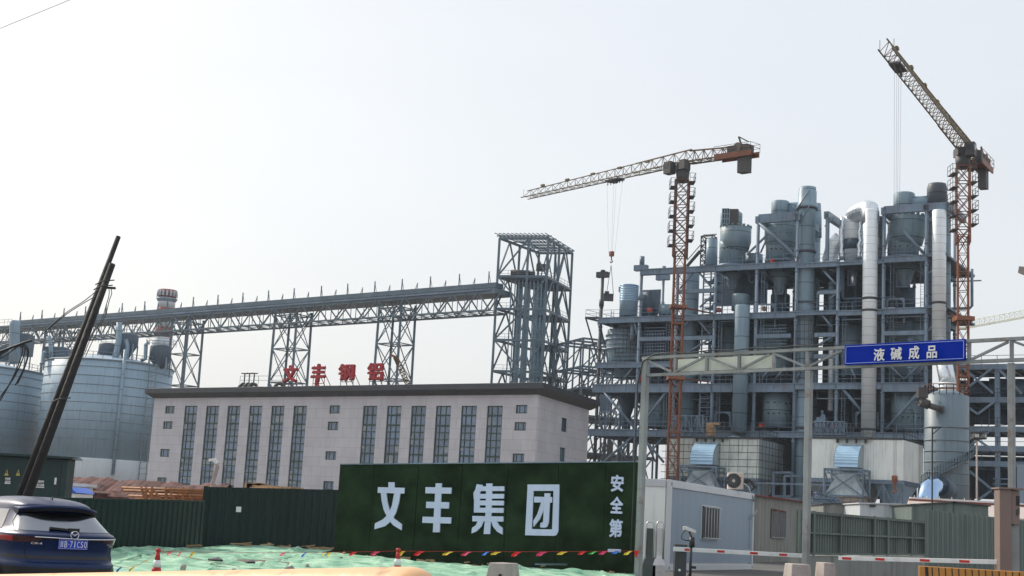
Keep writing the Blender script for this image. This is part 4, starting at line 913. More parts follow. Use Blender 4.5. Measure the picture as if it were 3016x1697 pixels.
# ================================================================ tower cranes
def tri_jib(mb,A,B,w,h0,h1,n,c,b):
    A=V(A); B=V(B); d=(B-A).normalized(); sd=d.cross(V((0,0,1))).normalized(); up=V((0,0,1))
    mb.beam(A+sd*w/2,B+sd*w/2,c); mb.beam(A-sd*w/2,B-sd*w/2,c); mb.beam(A+up*h0,B+up*h1,c)
    for i in range(n):
        p=A.lerp(B,i/n); q=A.lerp(B,(i+1)/n); m_=A.lerp(B,(i+.5)/n); hm=h0+(h1-h0)*(i+.5)/n; t=m_+up*hm
        for s_ in (-1,1): mb.beam(p+sd*s_*w/2,t,b); mb.beam(q+sd*s_*w/2,t,b)
        mb.beam(p+sd*w/2,p-sd*w/2,b); mb.beam(p+sd*w/2,q-sd*w/2,b)
def tower_crane(label,base_px,top_px,Y,tip_px,end_px,mw,cage,jh,trolley,hook,cables,cw,jmat='crane_yellow',xb=False,mastmat='crane_orange'):
    T=at_y(*top_px,Y); Hc=T.z; tip=at_z(*tip_px,Hc); end=at_z(*end_px,Hc-.0); B=V((T.x,T.y,.4))
    t=thing('tower_crane',label,'tower crane',B,'tower cranes')
    zc=Hc-cage; d=(tip-T); d.z=0; L=d.length; d.normalize(); sd=V((-d.y,d.x,0))
    mb=MB(); lattice(mb,B,V((B.x,B.y,zc)),mw,mw,int((zc)/2.2),.17,.08,V((1,-.25,0)),xb=True)
    for i in range(int(zc/7.2)):
        z=.4+7.2*i; mb.box(B.x-mw*.58,B.x+mw*.58,B.y-mw*.58,B.y+mw*.58,z,z+.22) if i%1==0 else None
    mb.build('mast',M[mastmat],t)
    mb=MB(); lattice(mb,(B.x,B.y,zc-1),(B.x,B.y,Hc-2.4),mw+.35,mw+.35,max(4,int(cage/2)),.2,.1,V((1,-.25,0)),xb=True); mb.build('climbing_cage',M['crane_brown' if mw>1.2 and cage>11.5 else mastmat],t)
    for i,z in enumerate([zc+.5+k*(cage-4)/4 for k in range(5)]):
        for sg in (-1,1):
            mb=MB()
            x0=B.x+sg*(mw/2+.2); x1=x0+sg*.75; zz=z+(.8 if sg>0 else 0); mb.box(min(x0,x1),max(x0,x1),B.y-1,B.y+1,zz,zz+.1)
            rail(mb,[(x0,B.y-1,zz),(x1,B.y-1,zz),(x1,B.y+1,zz)],1.2,1,.05)
            mb.build('work_platform',M['crane_dark'],t)
    mb=MB(); mb.cyl((T.x,T.y,Hc-2.6),(T.x,T.y,Hc-1.1),.8,.95,16); mb.box(T.x-.9,T.x+.9,T.y-.9,T.y+.9,Hc-1.1,Hc-.1); mb.build('slewing_ring',M['crane_dark'],t)
    q=T+d*1.35+sd*1.2*(1 if sd.y<0 else -1); mb=MB(); bx(mb,q,d,sd,.62,.55,Hc-1.5,Hc+.15); mb.build('cab',M['crane_dark'],t)
    mb=MB(); q2=q+V((0,0,0)); bx(mb,q+d*.2,d,sd,.47,.57,Hc-.8,Hc-.1); mb.build('cab_window',M['glass_dark'],t)
    mb=MB(); q=T-d*1.6+sd*1.6*(1 if sd.y<0 else -1); bx(mb,q,d,sd,.5,.4,Hc-1.4,Hc-.1); mb.build('control_cabinet',M['crane_dark'],t)
    mb=MB(); k=.28; J1=T+d*(L*k); tri_jib(mb,T-d*1.5,J1,1.5,jh*1.15,jh,int(L*k/1.6),.16,.075); tri_jib(mb,J1,tip,1.4,jh,jh*.72,int(L*(1-k)/1.6),.12,.06)
    for i in range(5): c=T+d*(L*(.2+i*.17)); mb.beam(c+V((0,0,jh*.95)),c+d*.7+V((0,0,jh*.95)),.3)
    for s_ in (-1,1): mb.beam(tip+sd*(s_*.7),tip+sd*(s_*.7)+V((0,0,1.2)),.05); mb.beam(tip+d*.6+sd*(s_*.7),tip+sd*(s_*.7),.12)
    mb.build('jib',M[jmat],t)
    e=end-T; e.z=0; Le=e.length; e.normalize()
    mb=MB(); tri_jib(mb,T+e*1.0,T+e*(Le*.62),1.5,jh*1.1,jh*.9,int(Le*.62/1.6),.18,.09); mb.build('counter_jib',M[jmat],t)
    mb=MB(); c0=T+e*(Le*.5); 
    for s_ in (-1,1): mb.beam(c0+sd*s_*.8,T+e*Le+sd*s_*.8,.2,.75)
    mb.beam(c0,T+e*Le,1.5,.1); rail(mb,[c0+sd*.95+V((0,0,.3)),T+e*Le+sd*.95+V((0,0,.3)),T+e*Le-sd*.95+V((0,0,.3)),c0-sd*.95+V((0,0,.3))],1.1,1.6,.05)
    mb.build('counter_deck',M[mastmat],t)
    mb=MB(); c0=T+e*(Le*.86); bx(mb,c0,e,sd,.7,.5,Hc-cw*.85,Hc-.2); mb.build('counterweight',M['crane_dark'],t)
    mb=MB(); c0=T+e*(Le*.8); bx(mb,c0,e,sd,1.5,.7,Hc+.4,Hc+1.3); mb.cyl(c0+sd*.7+V((0,0,1)),c0-sd*.7+V((0,0,1)),.65); mb.beam(c0+e*.2+V((0,0,1.2)),c0-e*.3+V((0,0,2.6)),.2); mb.beam(c0-e*.3+V((0,0,2.6)),c0+e*1.2+V((0,0,1.7)),.15); mb.build('winch',M['crane_dark'],t)
    tr=at_z(*trolley,Hc); mb=MB(); s_=(tr-T).dot(d); tr=T+d*s_; bx(mb,tr,d,sd,1.4,.6,Hc-.38,Hc-.15); bx(mb,tr,d,sd,.4,.3,Hc-.65,Hc-.38); 
    for i in range(6): a=tr+d*(-1.6+i*.6); mb.beam(a+V((0,0,-.2)),a+V((0,0,-.8)),.12)
    mb.build('trolley',M['crane_dark'],t)
    hz=zat(tr.x,tr.y,hook); mb=MB()
    for k,dx in enumerate(cables): a=tr+d*dx; mb.beam((a.x,a.y,Hc-.3),(tr.x+(a.x-tr.x)*.4,tr.y+(a.y-tr.y)*.4,hz),.018)
    mb.build('hoist_rope',M['cable'],t)
    mb=MB(); bx(mb,V((tr.x,tr.y,0)),d,sd,.3,.22,hz-.5,hz+.2); mb.cyl((tr.x-.16,tr.y,hz-.1),(tr.x+.16,tr.y,hz-.1),.36,n=14); mb.tube([(tr.x,tr.y,hz-.4),(tr.x,tr.y,hz-1.0),(tr.x+.18,tr.y,hz-1.25),(tr.x,tr.y,hz-1.45),(tr.x-.18,tr.y,hz-1.25)],.09,8); mb.build('hook_block',M['crane_orange'],t)
    return t,B,T,d,tr,hz,Hc
c1,cB,cT,cd1,ctr,chz_,cH=tower_crane('orange tower crane with long level jib whose mast stands in front of the plant',(1975,1420),(2012,482),183,(1552,583),(2224,452),1.38,12,1.5,(1832,532),745,(-1.6,-.3,.2,1.6),2.9)
for y0,y1 in ((905,925),(1115,1128)):
    mb=MB()
    z=zat(cB.x,cB.y,y0); e=pp.hit(2098,y1,0)
    for dz in (0,.5): mb.beam((cB.x,cB.y-.6+dz,z),(e.x,e.y,e.z+.1),.16)
    mb.box(cB.x-1.1,cB.x+1.1,cB.y-1.1,cB.y+1.1,z-.2,z+.2); e=pp.hit(1985,y1+10,0); mb.beam((cB.x-.8,cB.y,z),e,.25)
    mb.build('wall_tie',M['crane_orange'],c1)
# sling and carried post end
mb=MB(); h=V((ctr.x,ctr.y,chz_-1.8)); e=pp.hit(1817,835,7)
for dx in (-.5,.5): mb.beam(h,(ctr.x+dx,ctr.y,chz_-1.8-4.2),.07)
mb.build('sling',M['cable'],c1)
tag(None if False else MB().box(ctr.x-.9,ctr.x+.5,ctr.y-.35,ctr.y+.35,chz_-6.9,chz_-5.9).box(ctr.x-.75,ctr.x-.15,ctr.y-.5,ctr.y+.5,chz_-6.0,chz_-5.6).build('lifted_bracket',M['dark_steel'],None,(ctr.x,ctr.y,chz_-6.9),.03),'dark steel bracket hanging in the sling below the orange crane hook','bracket')
c2,cB2,cT2,cd2,ctr2,chz2,cH2=tower_crane('tall orange tower crane at the far right, its jib pointing steeply up left',(2858,1500),(2836,436),165,(2612,150),(2905,505),1.2,11,1.75,(2640,192),1408,(-1.4,-.4,.4,1.4),3.2,xb=True)
mb=MB(); z=zat(cB2.x,cB2.y,940)
for dz in (-.5,.6): e=pp.hit(2795,930+dz*12,2); mb.beam((cB2.x,cB2.y,z+dz*.4),e,.2)
mb.box(cB2.x-1,cB2.x+1.1,cB2.y-1,cB2.y+1,z-.25,z+.25); mb.build('wall_tie',M['crane_orange'],c2)
# far crane jib low on the right
A=at_y(2795,975,330); B=at_y(3060,992,300); t=thing('distant_crane','pale thin crane jib crossing low behind the right crane mast','tower crane',(B.x,B.y,.4),'tower cranes')
mb=MB(); B=V((B.x,B.y,A.z)); tri_jib(mb,A,B,1.6,1.6,1.6,18,.16,.08); mb.build('jib',M['gantry_panel'],t); mb=MB(); lattice(mb,(B.x,B.y,.4),(B.x,B.y,B.z),1.8,1.8,14,.2,.1,(1,0,0)); mb.build('mast',M['crane_orange'],t)
mb=MB(); q=at_y(3010,795,200); e=at_y(3060,815,195); g0=V((e.x,e.y,.4)); mb.beam(q,e,1.1,1.0); mb.beam(e,V((e.x,e.y,.4)),1.2); tag(mb.build('crane_arm_tip',M['crane_dark'],None,g0),'dark red crane end just entering the right edge of the sky','crane')

# ================================================================ clad boxes, hoods, tank
def cladbox(label,x0,x1,xs,y0,y1,v,dep,mt,sidemt,cs):
    a=pp.hit(x0,y0,v); b=pp.hit(x1,y0,v); zt=a.z; zb=pp.hit((x0+x1)/2,y1,v).z; ua=(a-pp.a).dot(pp.u); ub=(b-pp.a).dot(pp.u)
    t=thing('clad_filter_house',label,'filter house',pp.P((ua+ub)/2,v,zb),'white clad filter houses'); mb=MB()
    mb.corr(pp.P(ua,v,0),pp.P(ub,v,0),zb,zt,cs,.05,.1); mb.build('front_cladding',M[mt],t)
    mb=MB(); mb.corr(pp.P(ub,v+.02,0),pp.P(ub+.0,v+dep,0),zb,zt,cs,.05,.1); mb.build('side_cladding',M[sidemt],t)
    mb=MB(); mb.pbox(pp,ua+.2,ub-.2,v+.2,v+dep,zb+.05,zt-.1); mb.build('core',M['plant_plate'],t)
    mb=MB(); mb.pbox(pp,ua,ub,v-.1,v+dep,zt,zt+.25); mb.build('roof_edge',M['dark_steel'],t)
    mb=MB(); rail(mb,[pp.P(ua,v,zt+.2),pp.P(ub,v,zt+.2),pp.P(ub,v+dep,zt+.2)],1.2,1.2,.06); mb.build('rail',M['dark_steel'],t)
    mb=MB(); 
    mb.pbox(pp,ua,ub,v,v+.4,zb-.5,zb-.02); mb.pbox(pp,ub-.4,ub,v+.4,v+dep,zb-.5,zb-.02)
    n=5
    for i in range(n+1):
        for vv in (v+.2,v+dep-.2):
            u=ua+(ub-ua)*i/n; mb.beam(pp.P(u,vv,.4),pp.P(u,vv,zb-.5),.3)
        if i<n: u2=ua+(ub-ua)*(i+1)/n; mb.beam(pp.P(u,v+.2,zb-3.2),pp.P(u2,v+.2,zb-3.2),.22); mb.beam(pp.P(u,v+.2,zb-.5),pp.P((u+u2)/2,v+.2,zb-3.2),.16); mb.beam(pp.P(u2,v+.2,zb-.5),pp.P((u+u2)/2,v+.2,zb-3.2),.16)
    mb.build('support_frame',M['plant_steel'],t)
    for i in range(3):
        uc=ua+(ub-ua)*(i+.5)/3; w=(ub-ua)/6.5; mb=MB()
        mb.hexa([pp.P(uc-.5,v+2.6,zb-4.5),pp.P(uc+.5,v+2.6,zb-4.5),pp.P(uc+.5,v+3.6,zb-4.5),pp.P(uc-.5,v+3.6,zb-4.5),pp.P(uc-w,v+1,zb-.02),pp.P(uc+w,v+1,zb-.02),pp.P(uc+w,v+dep-1,zb-.02),pp.P(uc-w,v+dep-1,zb-.02)]); mb.build('hopper',M['hopper_metal'] if i<2 else M['hood_metal'],t)
    return t,ua,ub,zb,zt
VB=-7.
b1,ua,ub,zb,zt=cladbox('weathered white clad filter house wrapped in pole scaffold, behind the white cabin',1968,2236,2300,1290,1405,VB,9,'clad_old','hopper_metal',.45)
mb=MB()
for i in range(11): u=ua+(ub-ua)*i/10; mb.beam(pp.P(u,VB-.6,.4),pp.P(u,VB-.6,zt+.6),.055)
for i in range(7): z=zb+(zt-zb)*(i-.5)/5.5; mb.beam(pp.P(ua-.6,VB-.65,z),pp.P(ub+.6,VB-.65,z+.05),.08)
for i in range(8): v=VB+i*1.2; mb.beam(pp.P(ub+.5,v,.4),pp.P(ub+.5,v,zt),.055)
for i in range(7): z=zb+(zt-zb)*(i-.5)/5.5; mb.beam(pp.P(ub+.5,VB-.6,z),pp.P(ub+.5,VB+9,z),.07)
tag(mb.build('scaffold',M['dark_steel'],None,pp.P(ua,VB-.6,.4)),'pole scaffold grid round the weathered filter house','scaffold')
b2,ua2,ub2,zb2,zt2=cladbox('clean white corrugated filter house under the straight silver pipe',2368,2662,2718,1292,1411,VB,9,'clad_white','clad_white',.32)
def hood(label,x0,x1,y0,y1,grp='blue curved ribbed hoods'):
    v=VB-.05; a=pp.hit(x0,y0,v-1); b=pp.hit(x1,y0,v-1); ua=(a-pp.a).dot(pp.u); ub=(b-pp.a).dot(pp.u); zt=a.z; zb=pp.hit(x0,y1,v-2.2).z
    t=thing('hood_duct',label,'duct hood',pp.P((ua+ub)/2,v-1,zb),grp); mb=MB(); n=26; pr=[]
    R_=2.3
    for i in range(n+1):
        t_=i/n*math.pi/2; pr.append((v-R_*math.sin(t_)-.0+(.04 if i%2 else 0),zb+(zt-zb)*math.cos(t_)**.8 if i<n else zb))
    vs=[pp.P(ua,q,z) for q,z in pr]+[pp.P(ub,q,z) for q,z in pr]; k=n+1
    fs=[(i+1,i,k+i,k+i+1) for i in range(n)]; vs+=[pp.P(ua,v,zb),pp.P(ub,v,zb)]; fs+=[(2*k,n,k+n,2*k+1)]; mb.add(vs,fs)
    mb.build('curved_skin',M['hood_metal'],t); mb=MB()
    for q in (ua,ub):
        o=len(mb.v); mb.add([pp.P(q+(.04 if q==ub else -.04),a_,z) for a_,z in pr]+[pp.P(q,v,zb)],[tuple(range(n+2)) if q==ua else tuple(reversed(range(n+2)))])
    mb.build('side_plate',M['hopper_metal'],t)
    # frame and hopper below
    zs=zb-.35; w=(ub-ua); mb=MB(); e=.9; z2=zs-3.2
    for vv in (v-3.2,v-.4):
        for q in (ua-e,ub+e): mb.beam(pp.P(q,vv,z2-1.2 if vv<v-1 else z2),pp.P(q,vv,zs),.2)
        mb.beam(pp.P(ua-e,vv,zs),pp.P(ub+e,vv,zs),.22); mb.beam(pp.P(ua-e,vv,zs-.5),pp.P(ub+e,vv,zs-.5),.14); mb.beam(pp.P(ua-e,vv,z2),pp.P(ub+e,vv,z2),.2)
    mb.beam(pp.P(ua-e,v-3.2,zs),pp.P(ub+e,v-3.2,z2),.16); mb.beam(pp.P(ub+e,v-3.2,zs),pp.P(ua-e,v-3.2,z2),.16)
    for q in (ua-e,ub+e): mb.beam(pp.P(q,v-3.2,zs),pp.P(q,v-.2,zs),.2); mb.beam(pp.P(q,v-3.2,zs),pp.P(q,v-.4,z2),.14); mb.beam(pp.P(q,v-3.2,z2),pp.P(q,v-.4,z2),.14)
    mb.build('bracket_frame',M['plant_steel'],t)
    mb=MB(); vv=v-1.7; mb.hexa([pp.P(ua-.9,vv-1.3,z2+.1),pp.P(ub+.9,vv-1.3,z2+.1),pp.P(ub+.9,vv+1.2,z2+.1),pp.P(ua-.9,vv+1.2,z2+.1),pp.P(ua+.5,vv-.6,zs-.5),pp.P(ub-.5,vv-.6,zs-.5),pp.P(ub-.5,vv+.6,zs-.5),pp.P(ua+.5,vv+.6,zs-.5)])
    mb.build('flared_hopper',M['hopper_metal'],t); mb=MB(); mb.pbox(pp,ua-.9,ub+.9,vv-1.3,vv+1.2,z2-1.2,z2-.9); mb.pbox(pp,ua-.7,ub+.7,vv-1.2,vv+1.1,z2-.9,z2+.05); mb.build('base_box',M['gantry_panel'],t)
    mb=MB(); rail(mb,[pp.P(ua-2.4,v-3.6,z2-1.2),pp.P(ub+2.4,v-3.6,z2-1.2)],1.0,.9,.06); mb.pbox(pp,ua-2.4,ub+2.4,v-3.6,v,z2-1.35,z2-1.22); mb.build('walkway',M['crane_orange'],t)
    return t
hood('blue ribbed curved hood and cross-braced hopper on the weathered filter house',2045,2112,1303,1367)
hood('blue ribbed curved hood and cross-braced hopper on the clean white filter house',2467,2537,1308,1375)
gb='narrow ledges bolted above the hoods'
for x0,x1,y,lab in ((2047,2148,1287,'ledge with brackets above the left blue hood'),(2460,2570,1290,'ledge with brackets above the right blue hood')):
    mb=MB(); u0,u1=U(x0,y,VB),U(x1,y,VB); z=pp.hit(x0,y,VB-.5).z; mb.pbox(pp,u0,u1,VB-.9,VB-.1,z-.12,z)
    for i in range(4): q=u0+(u1-u0)*(i+.3)/4; mb.pbox(pp,q,q+.12,VB-.6,VB-.1,z-.6,z-.12)
    tag(mb.build('ledge',M['dark_steel'],None,pp.P(u0,VB,z)),lab,'ledge',gb)
mb=MB(); a=pp.hit(2083,1284,VB+1); b=pp.hit(2105,1246,VB+1); ua_=(a-pp.a).dot(pp.u); ub_=(b-pp.a).dot(pp.u); mb.pbox(pp,ua_,ub_,VB+.6,VB+1.4,a.z,b.z); mb.pbox(pp,ub_,ub_+.7,VB+.7,VB+1.3,b.z-.25,b.z+.02)
for i in range(3): z=a.z+(b.z-a.z)*(i+.6)/3.6; mb.beam(pp.P(ua_+.05,VB+.56,z),pp.P(ub_-.05,VB+.56,z+.3),.07)
tag(mb.build('wooden_rack',M['timber'],None,a),'orange wooden rack with an arm on top of the weathered filter house','rack')
# deck level trusses/guard frames between the houses
mb=MB(); lattice(mb,pp.hit(2395,1262,-4),pp.hit(2490,1262,-4),1.2,1.6,8,.14,.1); mb.beam(pp.hit(2395,1245,-4),pp.hit(2428,1222,-4),.15); mb.beam(pp.hit(2428,1290,-4),pp.hit(2428,1222,-4),.2)
for x in (2400,2445,2485): mb.beam(pp.hit(x,1262,-4),pp.hit(x,1310,-4),.2)
tag(mb.build('pipe_bridge',M['plant_steel'],None,pp.hit(2440,1310,-4)),'small lattice pipe bridge above the clean filter house','pipe bridge','small lattice bridges')
mb=MB(); lattice(mb,pp.hit(1978,1250,-3),pp.hit(2075,1250,-3),1.2,2.2,6,.14,.1)
for x in (1985,2020,2070): mb.beam(pp.hit(x,1225,-3),pp.hit(x,1300,-3),.18)
tag(mb.build('pipe_bridge',M['plant_steel'],None,pp.hit(2020,1290,-3)),'lattice pipe bridge beside the crane mast above the weathered filter house','pipe bridge','small lattice bridges')
# grey door frames between the houses
pl=Plane(pp.P(U(2275,1400,-4),-4,0),pp.P(U(2370,1400,-4),-4,0)); t=thing('portal_frame','pale grey rectangular steel frames standing in the gap between the two filter houses','steel frame',tuple(pp.hit(2320,1470,-4))); mb=MB()
for x0,x1,y0,y1 in ((2277,2332,1392,1462),(2310,2366,1402,1470)):
    for x in (x0,x1): mb.beam(pp.hit(x,y1,-4),pp.hit(x,y0,-4),.35)
    for y in (y0,y1): mb.beam(pp.hit(x0,y,-4),pp.hit(x1,y,-4),.3)
mb.build('frame',M['plant_steel'],t); mb=MB(); mb.beam(pp.hit(2225,1423,-9),pp.hit(2480,1430,-9),.22); mb.build('long_pipe',M['plant_steel'],t)
# round tank at the right
YT=148.
cxp=(2725+2851)/2; p=at_y(cxp,1330,YT); s=depth(p)/F; r=63*s; zt=zat(p.x,p.y,1167)
t=thing('round_tank','large round grey-blue tank with hoops under the slanting foil duct','tank',(p.x,p.y,.4)); mb=MB(); mb.lathe(p.x,p.y,[(r,.4),(r,zt),(r*.5,zt+.5),(.5,zt+.6)],64); mb.build('shell',M['tank_metal'],t)
mb=MB()
for y in (1262,1300,1332,1363,1395,1427): z=zat(p.x,p.y,y); mb.lathe(p.x,p.y,[(r-.1,z-.07),(r+.07,z-.06),(r+.07,z+.06),(r-.1,z+.07)],64)
mb.build('hoop',M['silo_ring'],t)
mb=MB()
pts=[]
for i in range(26):
    f_=i/25; a=-math.pi*.92+f_*math.pi*.72; z=zat(p.x,p.y,1440)+(zat(p.x,p.y,1335)-zat(p.x,p.y,1440))*f_; pts.append(V((p.x+(r+.9)*math.cos(a),p.y+(r+.9)*math.sin(a),z)))
for i in range(25):
    a,b=pts[i],pts[i+1]; c=(a-V((p.x,p.y,a.z))).normalized()*.9; mb.hexa([a-c,a,b,b-c,a-c+V((0,0,.12)),a+V((0,0,.12)),b+V((0,0,.12)),b-c+V((0,0,.12))])
rail(mb,pts,1.0,1.3,.05); mb.build('spiral_stair',M['silo_ring'],t)
mb=MB(); pts=[(p.x+r*math.cos(i*.3142),p.y+r*math.sin(i*.3142),zt) for i in range(21)]; rail(mb,pts,1.1,.8,.06); mb.build('top_rail',M['crane_orange'],t)
mb=MB(); q=V((p.x-r*.98,p.y-.8*r*.6,zat(p.x,p.y,1198))); mb.cyl(q+V((-1.1,-.6,.2)),q+V((-.2,-.6,-.1)),.5,n=18); mb.cyl(q+V((-1.5,-.6,.1)),q+V((-.1,-.6,.1)),.08); mb.box(q.x-1.4,q.x-.4,q.y-1,q.y-.2,q.z+.6,q.z+1.7); mb.cyl(q+V((-.2,-.9,-.2)),q+V((.9,-1.0,-.5)),.32); mb.cyl(q+V((.9,-1.0,-.5)),q+V((1.15,-1.0,-.55)),.42); mb.build('gearbox',M['crane_dark'],t)
# mirror elbow duct
q=at_y(2735,1450,140); s=depth(q)/F; t=thing('mirror_elbow','shiny mirror finish duct elbow at the foot of the round tank','duct',tuple(at_y(2735,1498,140))); mb=MB(); c=at_y(2733,1440,140)
pts=[at_y(2733,1520,138)]+[V((c.x,c.y,c.z))+V((math.sin(a)*1.2-.2,-1.2+a*1.6,math.cos(a)*0+.0)) for a in (0,)]; 
pts=[at_y(2733,1520,138),at_y(2733,1470,138),at_y(2734,1446,138.4),at_y(2745,1434,139.6),at_y(2765,1430,141.5)]
mb.tube(pts,30*s,28); mb.build('elbow',M['mirror_steel'],t); mb=MB(); mb.tube([at_y(2765,1432,141.5),at_y(2790,1446,143.6)],32*s,28); mb.build('inlet_barrel',M['plant_plate'],t)
# right open structure
pl2=Plane(pp.P(U(2800,1200,4),4,0),d=(pp.u.x,pp.u.y)); 
t=thing('pipe_rack','open multi-level grey steel rack structure filling the right edge behind the lamp pole','pipe rack',tuple(pp.hit(2910,1500,4))); 
Zr=[pp.hit(2900,y,4).z for y in (1360,1315,1258,1172,1075)]
for i,x in enumerate((2818,2937,3080)):
    for v in (4,12):
        mb=MB(); u=U(x,1200,4); mb.pbox(pp,u-.3,u+.3,v,v+.5,.4,Zr[-1]); mb.build('column',M['plant_steel'] if v==4 else M['dark_steel'],t)
for z,y in zip(Zr,(0,0,1,1,1)):
    u0=U(2800,1200,4); u1=U(3080,1200,4); mb=MB()
    mb.pbox(pp,u0,u1,3.9,4.2,z-.6,z+.1); mb.pbox(pp,u0,u1,12,12.3,z-.6,z+.1)
    n=8
    for i in range(n+1): u=u0+(u1-u0)*i/n; mb.pbox(pp,u-.15,u+.15,4.2,12,z-.5,z)
    g=mb.build('girder',M['plant_steel'],t)
    if y: s_=MB(); s_.pbox(pp,u0,u1,4.3,11.9,z-.1,z+.04); s_.build('floor_plate',M['plant_plate'],g)
    mb=MB(); rail(mb,[pp.P(u0,4,z+.1),pp.P(u1,4,z+.1)],1.1,1.8,.06); mb.build('rail',M['dark_steel'],g)
for a,b in (((2832,1080),(2925,1158)),((2925,1082),(2835,1155)),((2832,1185),(2880,1220)),((2880,1220),(2930,1182)),((2835,1265),(2930,1330)),((2925,1262),(2840,1325)),((2940,1085),(3010,1160)),((2840,1375),(2920,1440)),((2920,1445),(2850,1495))):
    mb=MB(); mb.beam(pp.hit(*a,3.9),pp.hit(*b,3.9),.28); mb.build('brace',M['plant_steel'],t)
mb=MB(); 
for y in (1410,1425,1440,1455,1470,1485): mb.pbox(pp,U(2925,1430,3),U(2985,1430,3),3,3.2,pp.hit(2950,y,3).z-.1,pp.hit(2950,y,3).z+.05)
mb.build('louvre',M['plant_steel'],t); mb=MB(); u=U(2995,1430,2); mb.pbox(pp,u,u+8,2,6,.4,pp.hit(2995,1368,2).z); mb.build('blue_panel',M['container_blue'],t)
for x,z,r in ((2860,3,1.3),(2990,3,1.5)):
    q=pp.hit(x,1150,8); mb=MB(); mb.cyl(q+V((-3,1,0)),q+V((3,-1,0)),r,n=20); tag(mb.build('horizontal_vessel',M['plant_plate'],t) and None or t)
# dim sheeting deep in the rack
mb=MB(); mb.pbox(pp,U(2800,1400,12),U(3080,1400,12),12.4,12.6,pp.hit(2900,1470,12).z,pp.hit(2900,1345,12).z); mb.pbox(pp,U(2800,1400,12),U(3080,1400,12),12.4,12.6,pp.hit(2900,1250,12).z,pp.hit(2900,1190,12).z);mb.build('sky_block_sheet',M['plant_plate'],t)

# ================================================================ street side: fences and banner wall
G=.4
def gnd(px,py): return at_z(px,py,G)
a=at_y(-150,1640,29.5); f1a=V((a.x,a.y,G)); f1b=gnd(590,1623)
t=thing('site_fence','lower dark green corrugated site fence behind the blue car','fence',(f1b.x,f1b.y,G),'dark green sheet metal fences'); 
zt=zat(f1b.x,f1b.y,1477); za=zat(f1a.x,f1a.y,1462)
mb=MB(); mb.corr(f1a,f1b,G-.3,za,.28,.03,.03,z1b=zt); mb.build('sheet',M['fence_green'],t); mb=MB()
mb.beam((f1a.x,f1a.y-.06,za),(f1b.x,f1b.y-.06,zt),.05); mb.build('top_strip',M['fence_green'],t)
f2a=gnd(592,1613); f2b=gnd(985,1626)
t=thing('site_fence','taller dark green sheet fence between the low fence and the turf banner wall','fence',(f2a.x,f2a.y,G),'dark green sheet metal fences')
mb=MB(); mb.corr(f2a,f2b,G-.2,zat(f2a.x,f2a.y,1434),.3,.025,.03,z1b=zat(f2b.x,f2b.y,1443)); mb.build('sheet',M['fence_green'],t)
mb=MB(); q=zat(f2a.x,f2a.y,1434); mb.box(f2a.x-.06,f2a.x+.06,f2a.y-.12,f2a.y,G,q+.02); mb.build('end_post',M['fence_green'],t)
pf2=Plane(f2a,f2b)
mb=MB(); a=pf2.hit(695,1508,-.06); b=pf2.hit(711,1493,-.06); mb.prism([V((a.x,a.y,a.z)),V((b.x,b.y,a.z)),V((b.x,b.y,b.z)),V((a.x,a.y,b.z))],-pf2.n*-.01); nb=mb.build('notice',M['white_paint'],None,a); tag(nb,'small blank white notice stuck on the taller green fence','notice')
# banner wall
w0=gnd(981,1640); w1=gnd(1878,1700); zt0=zat(w0.x,w0.y,1369); zt1=zat(w1.x,w1.y,1362); pw=Plane(w0,w1); LW=(V((w1.x,w1.y,0))-pw.a).length; uM=pw.uz(1781,1500)[0]
t=thing('banner_wall','dark green artificial turf hoarding with big white characters 文丰集团 and 安全第一','banner wall',(w0.x,w0.y,G))
zl=lambda u: zt0+(zt1-zt0)*u/LW
def turf(ua,ub,v0,v1,name='turf_panel'):
    mb=MB(); mb.hexa([pw.P(ua,v0,G-.3),pw.P(ub,v0,G-.3),pw.P(ub,v1,G-.3),pw.P(ua,v1,G-.3),pw.P(ua,v0,zl(ua)),pw.P(ub,v0,zl(ub)),pw.P(ub,v1,zl(ub)),pw.P(ua,v1,zl(ua))]); mb.build(name,M['turf_green'],t)
seams=[0]+[pw.uz(x,1500)[0] for x in (1095,1225,1355,1490,1640)]+[uM]
for i,(a,b) in enumerate(zip(seams,seams[1:])): turf(a+.008,b-.008,-.01 if i%2 else 0,.25)
turf(uM+.012,LW,-.05,.25)
mb=MB(); mb.hexa([pw.P(0,-.03,zl(0)),pw.P(LW,-.07,zl(LW)),pw.P(LW,.28,zl(LW)),pw.P(0,.28,zl(0)),pw.P(0,-.03,zl(0)+.03),pw.P(LW,-.07,zl(LW)+.03),pw.P(LW,.28,zl(LW)+.03),pw.P(0,.28,zl(0)+.03)]); mb.build('top_strip',M['plant_steel'],t)
S4=.4464; X4=lambda p:(1000+p[0]*S4,1050+p[1]*S4)
